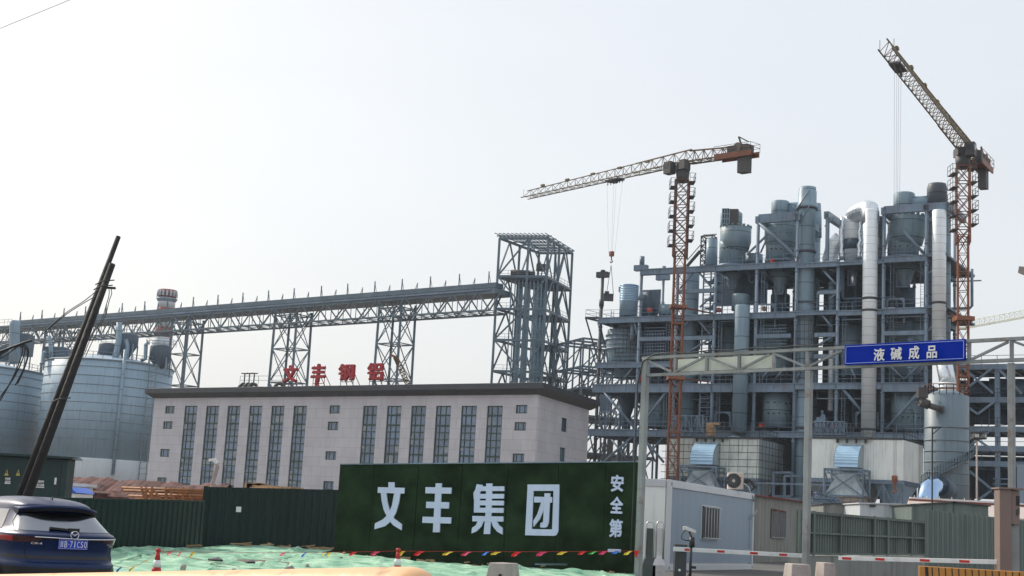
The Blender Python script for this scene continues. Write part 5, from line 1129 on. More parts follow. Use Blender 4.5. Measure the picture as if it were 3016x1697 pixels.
chars={'wen':[[(322,830),(362,830),(362,872),(322,872)],[(253,862),(428,867),(426,905),(251,900)],[(272,900),(308,902),(316,960),(332,1025),(360,1070),(411,1108),(408,1147),(355,1115),(320,1075),(290,1010),(277,950)],[(360,902),(400,904),(392,960),(372,1030),(345,1080),(300,1120),(230,1140),(233,1102),(285,1075),(318,1045),(345,985)]],
'feng':[[(634,837),(674,837),(660,1160),(615,1160)],[(567,862),(738,866),(736,906),(566,903)],[(572,958),(722,962),(720,1004),(570,1000)],[(548,1057),(736,1062),(734,1103),(545,1098)]],
'ji':[[(905,843),(945,848),(938,872),(925,905),(885,942),(883,900),(895,880)],[(888,905),(925,900),(925,1030),(886,1030)],[(968,838),(1008,838),(1001,1050),(992,1172),(950,1172),(962,1050)],[(915,857),(1086,857),(1086,888),(915,888)],[(920,907),(1084,907),(1083,938),(920,938)],[(920,950),(1083,952),(1082,983),(920,982)],[(886,998),(1082,1000),(1080,1032),(886,1030)],[(876,1052),(1080,1056),(1080,1090),(876,1088)],[(912,1086),(950,1086),(935,1122),(902,1155),(870,1168),(874,1130),(898,1115)],[(1000,1088),(1038,1088),(1050,1112),(1075,1132),(1074,1175),(1040,1157),(1012,1122)]],
'tuan':[[(1240,845),(1450,845),(1450,887),(1240,887)],[(1239,880),(1280,880),(1268,1145),(1226,1145)],[(1412,880),(1450,880),(1443,1150),(1402,1150)],[(1226,1138),(1443,1142),(1440,1160),(1428,1180),(1410,1184),(1224,1180)],[(1285,925),(1403,928),(1401,965),(1283,963)],[(1352,903),(1390,903),(1380,1095),(1368,1125),(1350,1130),(1323,1128),(1325,1098),(1342,1094),(1348,1000)],[(1330,962),(1362,965),(1345,1020),(1320,1075),(1280,1125),(1278,1085),(1305,1040)]]}
for k,st in chars.items():
    mb=MB()
    for i,pg in enumerate(st):
        pts=[pw.hit(*X4(q),-.045-i*.003) for q in pg]; mb.prism(list(reversed(pts)),pw.n*.05)
    mb.build('character',M['letter_white'],t)
S6=400/1449.; 
for ch,x0,y0,x1,y1 in (('安',1799,1398,1837,1448),('全',1797,1462,1835,1512),('第',1794,1528,1833,1582)):
    a=pw.hit(x0,y1,-.07); b=pw.hit(x1,y1,-.07); c=pw.hit(x0,y0,-.07); mb=MB(); put_text(mb,ch,a,pw.u*((b-a).length),V((0,0,c.z-a.z)),-pw.n,.03,.03); mb.build('character',M['letter_white'],t)
mb=MB(); q=[pw.hit(x,y,-.07) for x,y in ((1791,1626),(1829,1627),(1829,1618),(1791,1617))]; mb.prism(q,-pw.n*.03); mb.build('character',M['letter_white'],t)
# timber battens lying along the banner foot
gbt='timber battens along the foot of the banner wall'
for i,(x0,x1,y) in enumerate(((1235,1300,1658),(1309,1361,1663),(1366,1405,1665),(1577,1670,1661),(1075,1130,1643))):
    a=pw.hit(x0,y,-.5); b=pw.hit(x1,y+2,-.5); mb=MB(); mb.beam(a,b,.07,.05)
    for k in (.2,.7): mb.beam(a.lerp(b,k)+V((0,0,.03)),a.lerp(b,k+.03)+V((0,0,.03)),.08,.01)
    tag(mb.build('batten',M['timber'] if i!=3 else M['plant_pipe'],None,a),['pale batten under the 丰 character at the banner foot','pale batten left of the 集 character at the banner foot','short batten below the 集 character at the banner foot','long thin grey pole under the 团 character beside the net','short plank under the 文 character at the banner foot'][i],'batten',gbt)
# net
random.seed(3)
mb=MB(); nx,ny=230,60; vs=[]
from mathutils import noise as NZ
def backline(x):
    for (p,q) in ((f1a,f1b),(f2a,f2b),(w0,w1)):
        if p.x-.01<=x<=q.x+.01: return p.y+(q.y-p.y)*(x-p.x)/(q.x-p.x)
    return f1a.y if x<f1a.x else (w1.y if x>w1.x else f2a.y)
X0,X1=-13.,3.75
def mound(x): # ridge height near the back, as the net lies on a low heap
    return .03+.04*math.exp(-((x+7.0)/3.0)**2)+.05*math.exp(-((x+11.5)/1.6)**2)
for j in range(ny+1):
    for i in range(nx+1):
        x=X0+(X1-X0)*i/nx; yb=backline(x)-.35; yf=26.5; f_=j/ny; y=yf+(yb-yf)*f_
        z=gz(y)+.02+mound(x)*max(0,(f_-.35)/.65)**1.2+.07*(NZ.noise(V((x*.6,y*.5,0)))+.1)+.05*NZ.noise(V((x*1.3,y*1.6,3)))+.018*NZ.noise(V((x*3,y*4,7)))
        for x0_,w_,h_ in ((-9.6,.07,.06),(-6.3,.06,.07),(-3.1,.07,.05),(.4,.06,.07),(2.6,.07,.05)): z+=h_*math.exp(-((x-x0_-.25*math.sin(y*.5+x0_)-.1*math.sin(y*1.7))/w_)**2)
        for y0_,h_ in ((30.2,.06),(33.5,.08),(37.5,.08)): z+=h_*math.exp(-((y-y0_-.3*math.sin(x*.9+y0_))/.14)**2)
        if j==0 or i==0 or i==nx: z=gz(y)-.02
        vs.append((x,y,z))
mb.add(vs,[(j*(nx+1)+i,j*(nx+1)+i+1,(j+1)*(nx+1)+i+1,(j+1)*(nx+1)+i) for j in range(ny) for i in range(nx)],True)
tag(mb.build('dust_net',M['net_green'],None,(0,33,G)),'wrinkled green dust net spread over the ground before the fences','dust net',kind='stuff')
mb=MB(); random.seed(5)
for i in range(26):
    x=random.uniform(-9.0,-4.9); p_=V((x,backline(x)-random.uniform(.2,.5),G+mound(x)+random.uniform(.02,.10))); mb.beam(p_,p_+V((random.uniform(-.5,.5),random.uniform(-.1,.1),random.uniform(-.04,.06))),random.uniform(.02,.06))
for i in range(30):
    x=random.uniform(-5,3.6); p_=V((x,backline(x)-random.uniform(.2,.5),G+mound(x)+random.uniform(.0,.1))); mb.beam(p_,p_+V((random.uniform(-.3,.3),random.uniform(-.1,.1),random.uniform(-.03,.05))),random.uniform(.02,.07))
tag(mb.build('debris',M['timber'],None,(0,40,G)),'scraps of wood and rubbish along the foot of the fences','rubbish',kind='stuff')
mb=MB()
for x,y,L_ in ((630,1652,14),(735,1659,9),(850,1679,9),(1000,1650,7)):
    q=at_z(x,y,.42); 
    pts=[q+V((-L_*.01,0,0)),q+V((0,-.25,.0)),q+V((L_*.016,-.1,0)),q+V((L_*.004,.2,.05))]; mb.prism(pts,(0,0,.04))
tag(mb.build('net_tear',M['black_plastic'],None,(0,33,G)),'dark holes and stones showing through the green net','rubbish',kind='stuff')
# ================================================================ small street objects
def cone(label,px,ptop,z0):
    # 0.7 m high cone whose tip is seen at (px,ptop)
    p=at_z(px,ptop,z0+.7); t=thing('traffic_cone',label,'traffic cone',(p.x,p.y,z0),'red and white traffic cones')
    mb=MB(); x,y=p.x,p.y; f=lambda h:.145-(.145-.03)*h/.7
    mb.lathe(x,y,[(f(.03),z0+.03),(f(.15),z0+.15)],24); mb.lathe(x,y,[(f(.285),z0+.285),(f(.40),z0+.40)],24); mb.lathe(x,y,[(f(.535),z0+.535),(f(.70),z0+.70)],24); mb.build('body',M['cone_red'],t)
    mb=MB(); mb.lathe(x,y,[(f(.40)+.003,z0+.40),(f(.535)+.003,z0+.535)],24); mb.lathe(x,y,[(f(.15)+.003,z0+.15),(f(.285)+.003,z0+.285)],24); mb.build('reflective_band',M['white_paint'],t)
    mb=MB(); mb.box(x-.2,x+.2,y-.2,y+.2,z0,z0+.035); mb.build('base',M['black_plastic'],t)
    mb=MB(); mb.lathe(x,y,[(.03,z0+.68),(.05,z0+.70),(.045,z0+.75),(.02,z0+.76)],14); mb.build('top_knob',M['cone_red'],t); return p
k1=cone('red and white cone standing on the net at the left near the blue car',466,1624,.02)
k2=cone('red and white cone standing in front of the banner wall',1173,1623,.22)
# flag string
gfl='little coloured flags on the bunting string'
A=V((k1.x,k1.y,k1.z)); B=V((k2.x,k2.y,k2.z)); E=at_y(1882,1622,34.5); S0=at_y(320,1660,24.5)
def sag(a,b,s,n=14): return [a.lerp(b,i/n)+V((0,0,-s*4*(i/n)*(1-i/n))) for i in range(n+1)]
c1_=at_z(850,1617,.62)
mb=MB(); mb.tube(sag(S0,A,.16),.004,6); mb.tube(sag(A,B,.03,24),.004,6); mb.tube(sag(B,E,.02,24),.004,6); mb.tube(sag(A,at_z(790,1682,.15),.02),.005,6); st=tag(mb.build('bunting_string',M['cone_red'],None,A),'thin red string strung over the cones in front of the fences','string')
fl=[(350,1648,'blue',19),(388,1637,'yellow',22),(430,1632,'yellow',10),(497,1626,'red',18),(525,1622,'red',12),(560,1629,'yellow',18),(817,1625,'pink',20),(880,1627,'blue',16),(940,1625,'yellow',12),(956,1630,'yellow',14),(1030,1626,'red',24),(1100,1626,'pink',30),(1183,1622,'yellow',20),(1228,1628,'red',34),(1304,1631,'yellow',34),(1355,1631,'pink',32),(1408,1632,'blue',22),(1438,1629,'yellow',32),(1497,1633,'red',32),(1572,1638,'pink',34),(1635,1635,'yellow',32),(1697,1636,'red',26),(1731,1638,'green',26),(1765,1634,'pink',28),(1807,1634,'blue',26),(1846,1632,'yellow',26)]
used={}
for x,y,c,w_ in fl:
    if x<466: f_=(x-320)/(466-320); a,b=S0,A; s_=.16
    elif x<1173: f_=(x-466)/(1173-466); a,b=A,B; s_=.03
    else: f_=(x-1173)/(1882-1173); a,b=B,E; s_=.02
    p=a.lerp(b,f_)+V((0,0,-s_*4*f_*(1-f_))); sc_=depth(p)/F; W=w_*sc_; q=at_y(x,y,p.y)
    h=random.uniform(.07,.12); r_=random.uniform(-.04,.04); mb=MB(); d_=random.choice((-1,1)) if c!='red' else 1
    P0=p; mb.add([P0+V((W*.5,0,.0)),P0+V((-W*.1*d_,.02,-.005)),P0+V((-W*.45,.03,-h*.6)),P0+V((-W*.5,.05,-h)),P0+V((-W*.05,-.05,-h*.85)),P0+V((W*.15,-.02,-h*.4)),
         P0+V((W*.5,.01,.0)),P0+V((-W*.1*d_,.03,-.005)),P0+V((-W*.45,.04,-h*.6)),P0+V((-W*.5,.06,-h)),P0+V((-W*.05,-.04,-h*.85)),P0+V((W*.15,-.01,-h*.4))],[(0,1,2,3,4,5),(11,10,9,8,7,6),(0,5,11,6),(5,4,10,11),(4,3,9,10),(3,2,8,9),(2,1,7,8),(1,0,6,7)],False)
    used[c]=used.get(c,0)+1
    place=('between the car and the left cone' if x<466 else 'just right of the left cone' if x<600 else 'over the net before the taller green fence' if x<990 else 'left of the second cone' if x<1173 else 'below the two leftmost big characters' if x<1340 else 'below the third big character' if x<1480 else 'below the fourth big character' if x<1680 else 'near the right end of the banner')
    lab=f'{c} flag {place}'
    tag(mb.build('bunting_flag',M['flag_'+c],None,P0),lab,'flag',gfl)
seen={}
for o in [o for o in col.objects if o.name.startswith('bunting_flag')]: seen.setdefault(o['label'],[]).append(o)
for l,os_ in seen.items():
    if len(os_)>1:
        nm=['leftmost','second','third','fourth']
        for o,n_ in zip(os_,nm): o['label']=f'{n_} {l}' if len(os_)>2 else ('left ' if n_=='leftmost' else 'right ')+l
# concrete blocks
def block(label,x0,x1,ytop,Y,z0,h,yaw=0,hole=True,full=False):
    p=at_y((x0+x1)/2,ytop,Y); s=depth(p)/F; w=(x1-x0)*s; h=p.z-z0; t=thing('concrete_barrier',label,'concrete barrier',(p.x,p.y,z0),'concrete barrier blocks'); mb=MB()
    a=w*.5; b=a*1.25; L=.55; cs=[]
    c_,s_=math.cos(yaw),math.sin(yaw); T=lambda x,y,z: V((p.x+x*c_-y*s_,p.y+x*s_+y*c_,z))
    mb.hexa([T(-b*1.3,-L,z0),T(b*1.3,-L,z0),T(b*1.3,L,z0),T(-b*1.3,L,z0),T(-b,-L*.9,z0+h*.35),T(b,-L*.9,z0+h*.35),T(b,L*.9,z0+h*.35),T(-b,L*.9,z0+h*.35)])
    mb.hexa([T(-b,-L*.9,z0+h*.35),T(b,-L*.9,z0+h*.35),T(b,L*.9,z0+h*.35),T(-b,L*.9,z0+h*.35),T(-a,-L*.7,z0+h),T(a,-L*.7,z0+h),T(a,L*.7,z0+h),T(-a,L*.7,z0+h)])
    mb.build('block',M['concrete'],t,bevel=.02)
    mb=MB(); q=T(a*.55 if hole!=2 else -a*.3,-L*.86,z0+h*.66); q2=T(a*.55 if hole!=2 else -a*.3,-L*.5,z0+h*.66); mb.cyl(q,q2,.035,n=14); mb.build('lifting_hole',M['black_plastic'],t)
block('grey concrete barrier block on the net below the banner wall',1458,1510,1658,29,.1,.8,-.35)
block('pinkish concrete block directly left of the middle gantry post foot',2322,2376,1661,31,.2,.7)
block('tapered concrete block with a hole right of the middle gantry post',2415,2448,1657,31,.2,.7,0,2)
# big yellow pipe in front
A=at_y(-260,1708,8.6); B=at_y(1180,1684,6.9); d=(B-A).normalized(); r=.17
a0=at_y(-260,1698,8.6)-UP*r; b0=at_y(1205,1671,6.6)-UP*(r*1.0)
d=(b0-a0).normalized(); mb=MB(); n=14
pts=[a0]+[a0.lerp(b0,i/10) for i in range(1,10)]+[b0-d*.02]; rs=[r]*len(pts)
for i in range(1,9): t_=i/8*math.pi/2; pts.append(b0+d*(.13*math.sin(t_))); rs.append(max(.02,r*math.cos(t_)**.6) if i<8 else .015)
mb.tube(pts,r,40,rs); t=thing('yellow_guard_pipe','thick peach-yellow painted guard pipe with rounded end lying across the bottom','guard pipe',(b0.x-.5,b0.y,0)); mb.build('pipe',M['pipe_yellow'],t)
mb=MB()
for k in (.25,.6,.93): q=a0.lerp(b0,k); mb.cyl((q.x,q.y,0),(q.x,q.y,q.z),.09,n=16)
mb.build('post',M['pipe_yellow'],t)

# ---------------------------------------------------------------- transformer kiosk
YK=42.
a=at_y(-60,1600,YK); b=at_y(174,1600,YK); zt=at_y(100,1347,YK).z; t=thing('transformer_kiosk','dark green transformer kiosk with warning triangles behind the leaning pole','electric kiosk',((a.x+b.x)/2,YK,G))
mb=MB(); mb.box(a.x,b.x,YK,YK+.75,G,zt); mb.build('cabinet',M['box_green'],t,bevel=.02)
mb=MB(); x0,x1=a.x-.15,b.x+.18; mb.hexa([(x0,YK-.2,zt),(x1,YK-.2,zt-.0),(x1,YK+.95,zt),(x0,YK+.95,zt),(x0,YK-.2,zt+.07),(x1,YK-.2,zt+.07),(x1-.1,YK+.9,zt+.1),(x0+.1,YK+.9,zt+.1)]); mb.build('roof',M['box_green'],t)
mb=MB()
for x in (a.x+.3,a.x+1.25,a.x+2.15): mb.box(x,x+.025,YK-.012,YK,G+.2,zt-.15)
mb.build('door_gap',M['black_plastic'],t)
for x,y in ((20,1392),(54,1392)):
    q=at_y(x,y,YK-.02); s=depth(q)/F; mb=MB(); mb.prism([q+V((-6*s,0,-9*s)),q+V((6*s,0,-9*s)),q+V((0,0,9*s))],(0,-.015,0)); w_=mb.build('warning_sign',M['warn_yellow'],t)
    mb=MB(); mb.prism([q+V((.5*s,-.018,5*s)),q+V((-2*s,-.018,-1*s)),q+V((0,-.018,-1*s)),q+V((-1*s,-.018,-6*s)),q+V((2.2*s,-.018,1*s)),q+V((.2*s,-.018,1*s))],(0,-.01,0)); mb.build('bolt_mark',M['black_plastic'],w_)
def plate_text(rows,x0,y0,x1,dy,name='lettering'):
    mb=MB()
    for i,rw in enumerate(rows):
        q=at_y(x0,y0+(i+.9)*dy,YK-.02); e=at_y(x1,y0+(i+.9)*dy,YK-.02); h=at_y(x0,y0+i*dy+1,YK-.02); put_text(mb,rw,q,V((e.x-q.x,0,0)),V((0,0,h.z-q.z)),V((0,-1,0)),.015,.01)
    mb.build(name,M['white_paint'],t)
plate_text(['有电危险','高压线'],15,1405,31,9); plate_text(['请保护好','电力设施'],108,1413,130,10)
mb=MB(); q=at_y(13,1425,YK-.02); mb.box(q.x,q.x+.17,YK-.02,YK,q.z,q.z+.03); q=at_y(103,1436,YK-.02); mb.box(q.x,q.x+.27,YK-.02,YK,q.z,q.z+.03); q=at_y(159,1427,YK-.02); mb.box(q.x,q.x+.06,YK-.02,YK,q.z,q.z+.2); mb.build('underline',M['white_paint'],t)
# ---------------------------------------------------------------- leaning pole (two lashed trunks)
YP=27.
t=thing('leaning_pole','pair of dark utility poles lashed together leaning right over the car','utility pole',tuple(at_z(35,1640,0)*1.0)); 
s=YP/F
P0=at_y(22,1560,YP-.3); P1=at_y(349,697,YP+1); mb=MB(); mb.cyl(P0+(P0-P1).normalized()*1.2,P1,14*s,7.3*s,20); mb.build('long_pole',M['pole_concrete'],t)
P0=at_y(45,1560,YP-.6); P1=at_y(331,778,YP+.5); mb=MB(); mb.cyl(P0+(P0-P1).normalized()*1.2,P1,15*s,9.5*s,20); mb.build('short_pole',M['pole_concrete'],t)
mb=MB()
for y,x in ((835,318),(850,313),(1180,190)): q=at_y(x-6,y,YP); mb.tube([q+V((-.17,-.1,-.05)),q+V((0,-.28,0)),q+V((.2,-.15,.05))],.012,6)
q=at_y(322,848,YP); mb.beam(q-V((.05,0,.0)),q+V((.12,0,0)),.06,.04)
mb.build('binding_wire',M['cable'],t)
gw='cables hanging from the poles'
def wire(label,pts,r,Y,grp=gw,name='overhead_wire',mt='cable'):
    mb=MB(); w3=[at_y(x,y,Y) for x,y in pts]; 
    q=[]; 
    for i in range(len(w3)-1):
        p0=w3[max(i-1,0)]; p1=w3[i]; p2=w3[i+1]; p3=w3[min(i+2,len(w3)-1)]
        for k in range(6):
            t_=k/6; q.append(.5*((2*p1)+(-p0+p2)*t_+(2*p0-5*p1+4*p2-p3)*t_*t_+(-p0+3*p1-3*p2+p3)*t_**3))
    q.append(w3[-1]); mb.tube(q,r,6); tag(mb.build(name,M[mt],None,w3[0]),label,'cable',grp)
wire('thin wire crossing the very top left corner of the sky',[(-10,88),(210,-2)],.008,40)
wire('upper thin wire sloping down left from the middle of the leaning pole',[(290,852),(250,885),(190,925),(130,980)],.009,27)
wire('lower thin wire sloping down left from the leaning pole',[(282,872),(240,897),(190,930),(125,985)],.009,27)
wire('outer wire looping down right of the leaning pole',[(327,850),(329,865),(322,885),(312,925),(298,955),(270,1010),(252,1050)],.008,27)
wire('inner wire looping down right of the leaning pole',[(321,852),(321,870),(311,905),(300,940),(268,995),(248,1045)],.008,27)
for i,(pts,lab) in enumerate((([(-10,1040),(30,1025),(70,1010),(95,1003)],'thick black cable reaching up to a pointed end at the left edge'),([(-10,1062),(40,1030),(62,1014),(80,1022),(84,1045),(70,1090),(52,1130)],'outermost drooping cable of the bundle at the left edge'),([(-10,1045),(30,1022),(60,1015),(74,1030),(60,1075),(36,1120),(0,1170),(-10,1185)],'middle drooping cable of the bundle at the left edge'),([(-10,1050),(35,1024),(58,1018),(66,1035),(50,1085),(18,1150),(-10,1195)],'inner drooping cable of the bundle at the left edge'),([(-10,1057),(20,1032),(55,1020),(80,1030),(76,1070),(58,1110),(45,1135)],'slack cable hanging lowest in the bundle at the left edge'))):
    wire(lab,pts,.02 if i==0 else .011,22,'cable bundle at the left edge')
# ---------------------------------------------------------------- behind the low fence
t=thing('blue_tent','small blue peaked awning with white sides behind the low fence','tent',tuple(at_y(205,1466,55))); a=at_y(182,1452,55); b=at_y(226,1452,55); c_=at_y(205,1434,55)
mb=MB(); mb.add([a,b,c_,a+V((0,2.5,0)),b+V((0,2.5,0)),c_+V((0,2.5,0))],[(0,1,2),(5,4,3),(0,2,5,3),(1,4,5,2),(0,3,4,1)]); mb.build('roof',M['tent_blue'],t); mb=MB(); mb.box(a.x+.05,b.x-.05,55.05,57.4,G,a.z); mb.build('wall',M['white_paint'],t)
mb=MB(); a=at_y(176,1430,58); b=at_y(250,1470,58); mb.box(a.x,b.x,58,59,G,a.z); mb.box(a.x-.1,b.x+.1,57.8,59.2,a.z,a.z+.12); tag(mb.build('low_shed',M['container_white'],None,(a.x,58,G)),'white low shed with a pale roof edge behind the blue awning','shed')
# red-brown rubble bank
from mathutils import noise as NZ
mb=MB(); nx,ny=150,8; vs=[]
def rtop(px): 
    pts=[(175,1405),(250,1408),(330,1412),(430,1420),(520,1424),(600,1430),(700,1432)]
    for (a,b),(c,d) in zip(pts,pts[1:]):
        if a<=px<=c: return b+(d-b)*(px-a)/(c-a)
    return 1432
A=at_y(180,1410,75); B=at_y(700,1430,72)
for j in range(ny+1):
    for i in range(nx+1):
        f_=i/nx; px=178+(700-178)*f_; Y=62+j*2; q=at_y(px,rtop(px),72); zz=q.z-1.9+1.9*min(1,j/4) if j<=4 else q.z-(j-4)*.6
        if j==0: zz=G
        zz+=(.20*NZ.noise(V((f_*14,j*.8,0)))+.05*NZ.noise(V((f_*60,j,4)))) if 0<j else 0
        vs.append((q.x*Y/72 if False else q.x,Y,zz))
mb.add(vs,[(j*(nx+1)+i,j*(nx+1)+i+1,(j+1)*(nx+1)+i+1,(j+1)*(nx+1)+i) for j in range(ny) for i in range(nx)]); tag(mb.build('rubble_bank',M['rubble'],None,(A.x,70,G)),'red-brown bank of rubble and rusty scrap behind the low green fence','rubble',kind='stuff')
gs='orange steel pipes stacked behind the low fence'
for i,(x0,y0,x1,y1) in enumerate(((360,1437,600,1445),(365,1445,600,1453),(420,1456,600,1462),(380,1461,600,1470),(440,1450,598,1447),(400,1468,585,1475))):
    a=at_y(x0,y0,56+i*.3); b=at_y(x1,y1,54.5+i*.3); mb=MB(); mb.cyl(a,b,.055,n=10)
    for k in (.25,.6): q=a.lerp(b,k); mb.beam(q+V((-.05,0,.08)),q+V((.08,-.05,-.3)),.05)
    tag(mb.build('steel_pipe',M['bamboo'],None,a),['topmost orange pipe of the stack behind the low fence','second orange pipe from the top of the stack','short orange pipe low in the stack at its right end','long rusty pipe near the bottom of the stack','thin pipe slanting upward across the stack','lowest orange pipe half hidden by the low fence'][i],'pipe',gs)
t=thing('pipe_trestle','orange welded stand holding the stacked pipes behind the low fence','stand',tuple(at_y(435,1475,55))); mb=MB()
for x in (430,448,490,540): a=at_y(x,1436,55.2); mb.beam(a,V((a.x+.1,a.y,G)),.09); mb.beam(a,V((a.x+.5,a.y,a.z-.6)),.06)
mb.build('frame',M['bamboo'],t)
q=at_y(310,1450,60); mb=MB(); 
for i in range(9):
    a=i*.7; mb.lathe(q.x+random.uniform(-.7,.7),60+random.uniform(-.4,.4),[(.3,G),(.75,G+.5),(.6,q.z-.3+random.uniform(-.3,.25)),(.15,q.z+random.uniform(-.1,.2))],9,False)
tag(mb.build('scrap_heap',M['rubble'],None,(q.x,60,G)),'dark rounded scrap heap beside the orange pipe stack','scrap heap')
q=at_y(770,1430,52); mb=MB()
for i in range(9): a=at_y(725+i*5,1436-((i*7)%9),52); b=at_y(790+i*13,1437+(i%3),51); mb.beam(a,b,.05)
for i in range(8): a=at_y(735+i*7,1425+(i%4)*2,52); mb.box(a.x-.15,a.x+.15,51.8,52.3,a.z-.25,a.z+.03)
a=at_y(760,1450,52); mb.box(a.x-.8,a.x+1.8,51.9,52.4,G,a.z+.05); tag(mb.build('plank_pile',M['timber'],None,(q.x,52,G)),'pile of sunlit yellow planks just over the top of the taller green fence','plank pile')
# CCTV pole
t=thing('cctv_mast','bent grey mast with white camera head in front of the office windows','cctv mast',(at_y(630,1430,58).x,58,G)); mb=MB(); a=at_y(626,1425,58); b=at_y(641,1365,58); mb.tube([V((a.x,58,G)),a,b-V((0,0,.15)),b+V((-.06,0,0))],.085,12); mb.build('mast',M['concrete'],t)
mb=MB(); c_=at_y(628,1354,58); mb.beam(b,c_,.2,.12); mb.beam(c_+V((-.16,-.05,-.03)),c_+V((.1,.05,.02)),.13,.11); mb.build('camera_head',M['white_paint'],t)

# ---------------------------------------------------------------- gantry with blue sign
gP=[(1897,1480,37.5),(2378,1480,34.2),(2986,1480,30.6)]
gB=[at_y(*q) for q in gP]; gz_=.3
pg=Plane(gB[0],gB[2])
t=thing('road_gantry','grey steel truss gantry on three posts spanning the road','gantry',(gB[1].x,gB[1].y,gz_))
def gpt(px,py): return pg.hit(px,py)
zlow=gpt(2378,1086).z; zup=gpt(2378,1030).z
u0=pg.uz(1893,1080)[0]; u1=pg.uz(3120,1000)[0]
for (px,wd) in ((1892,18),(2379,18),(2980,18)):
    q=gpt(px,1350); u=(q-pg.a).dot(pg.u); w_=wd*depth(q)/F; ztop=zlow if px!=1892 else zup+.05
    c=MB(); a=pg.P(u,0,0); c.pbox(pg,u-w_/2,u+w_/2,-w_/2,w_/2,gz_,ztop-.06); p_=c.build('post',M['gantry_steel'],t,bevel=.015)
    c=MB(); c.pbox(pg,u-w_,u+w_,-w_,w_,gz_,gz_+.03); c.build('base_plate',M['gantry_steel'],p_)
c=MB(); c.pbox(pg,u0,u1,-.05,.05,zlow-.038,zlow+.038); c.build('lower_chord',M['gantry_steel'],t); c=MB(); c.pbox(pg,u0,u1,-.05,.05,zup-.038,zup+.038); c.build('upper_chord',M['gantry_steel'],t)
vx=[1990,2083,2178,2280,2378,2492]; vx2=[2855,2980,3110]
for x in vx+[2855,2980,3110,2610,2730]:
    u=pg.uz(x,1050)[0]; c=MB(); c.pbox(pg,u-.035,u+.035,-.035,.035,zlow+.038,zup-.038); c.build('upright',M['gantry_steel'],t)
zz=[(1900,'u'),(1985,'l'),(2080,'u'),(2178,'l'),(2275,'u'),(2378,'l'),(2488,'u'),(2610,'l'),(2730,'u'),(2855,'l'),(2978,'u'),(3110,'l')]
for (xa,ka),(xb,kb) in zip(zz,zz[1:]):
    ua_=pg.uz(xa,1050)[0]; ub_=pg.uz(xb,1050)[0]; c=MB(); c.beam(pg.P(ua_+.06,0,zup-.06 if ka=='u' else zlow+.06),pg.P(ub_-.06,0,zup-.06 if kb=='u' else zlow+.06),.055); c.build('diagonal',M['gantry_steel'],t)
# white panels behind the truss
c=MB(); ua_=pg.uz(1992,1050)[0]; ub_=pg.uz(2276,1050)[0]; c.pbox(pg,ua_,ub_,.08,.12,zlow+.07,zup-.07); c.build('white_panel',M['gantry_panel'],t)
# blue sign
ua_=pg.uz(2495,1040)[0]; ub_=pg.uz(2851,1030)[0]; zb_=zlow-.08; zt_=zup+.1
zb_=gpt(2495,1078).z; zt_=gpt(2495,1019).z
t=thing('blue_sign','long blue road sign with white characters 液碱成品 on the gantry','sign',pg.P((ua_+ub_)/2,-.12,zb_)); mb=MB(); mb.pbox(pg,ua_,ub_,-.13,-.085,zb_,zt_); mb.build('board',M['sign_blue'],t,bevel=.008)
mb=MB(); e=.035; h=.012
for a,b,c_,d_ in ((ua_+e,ub_-e,zb_+e,zb_+e+h),(ua_+e,ub_-e,zt_-e-h,zt_-e),(ua_+e,ua_+e+h,zb_+e,zt_-e),(ub_-e-h,ub_-e,zb_+e,zt_-e)): mb.pbox(pg,a,b,-.136,-.131,c_,d_)
mb.build('border_line',M['sign_line'],t)
for ch,x0,y0,x1,y1 in (('液',2574,1064,2606,1027),('碱',2624,1061,2657,1024),('成',2677,1059,2708,1020),('品',2730,1056,2760,1019)):
    a=pg.hit(x0,y1,-.14); b=pg.hit(x1,y1,-.14); a2=pg.hit(x0,y0,-.14); mb=MB(); put_text(mb,ch,V((a.x,a.y,a2.z)),pg.u*((b-a).length),V((0,0,a.z-a2.z)),-pg.n,.012,.02); mb.build('character',M['white_paint'],t)
wpts=[pg.P(pg.uz(1897,1000)[0]-.1,-.1,gz_+.5)]+[pg.P(pg.uz(1889,1200)[0]-.08,-.1,z) for z in (2,3,4,zlow-.2)]+[pg.P(pg.uz(1900,1060)[0],-.1,zup-.1),pg.P(pg.uz(1935,1045)[0],-.1,zup+.08)]+[pg.P(pg.uz(x,1030)[0],-.08,zup+.085+.02*math.sin(x)) for x in range(1980,2480,60)]
mb=MB(); mb.tube(wpts,.018,8); tag(mb.build('gantry_cable',M['cable'],None,wpts[0]),'black cable running up the left post and along the gantry top','cable')
# hanging wire near tank with thin post
t=thing('wire_post','thin dark pole with short braced top arm standing in front of the round tank','pole',(at_y(2749,1640,40).x,40,G)); mb=MB(); a=at_y(2746,1262,40); b=at_y(2775,1258,40); mb.beam((a.x,40,G),a,.035); mb.beam(a,b,.03); mb.beam(at_y(2746,1280,40),at_y(2770,1259,40),.025); mb.tube(sag(b,at_y(3060,1235,38),.1),.009,5); mb.build('pole',M['cable'],t)
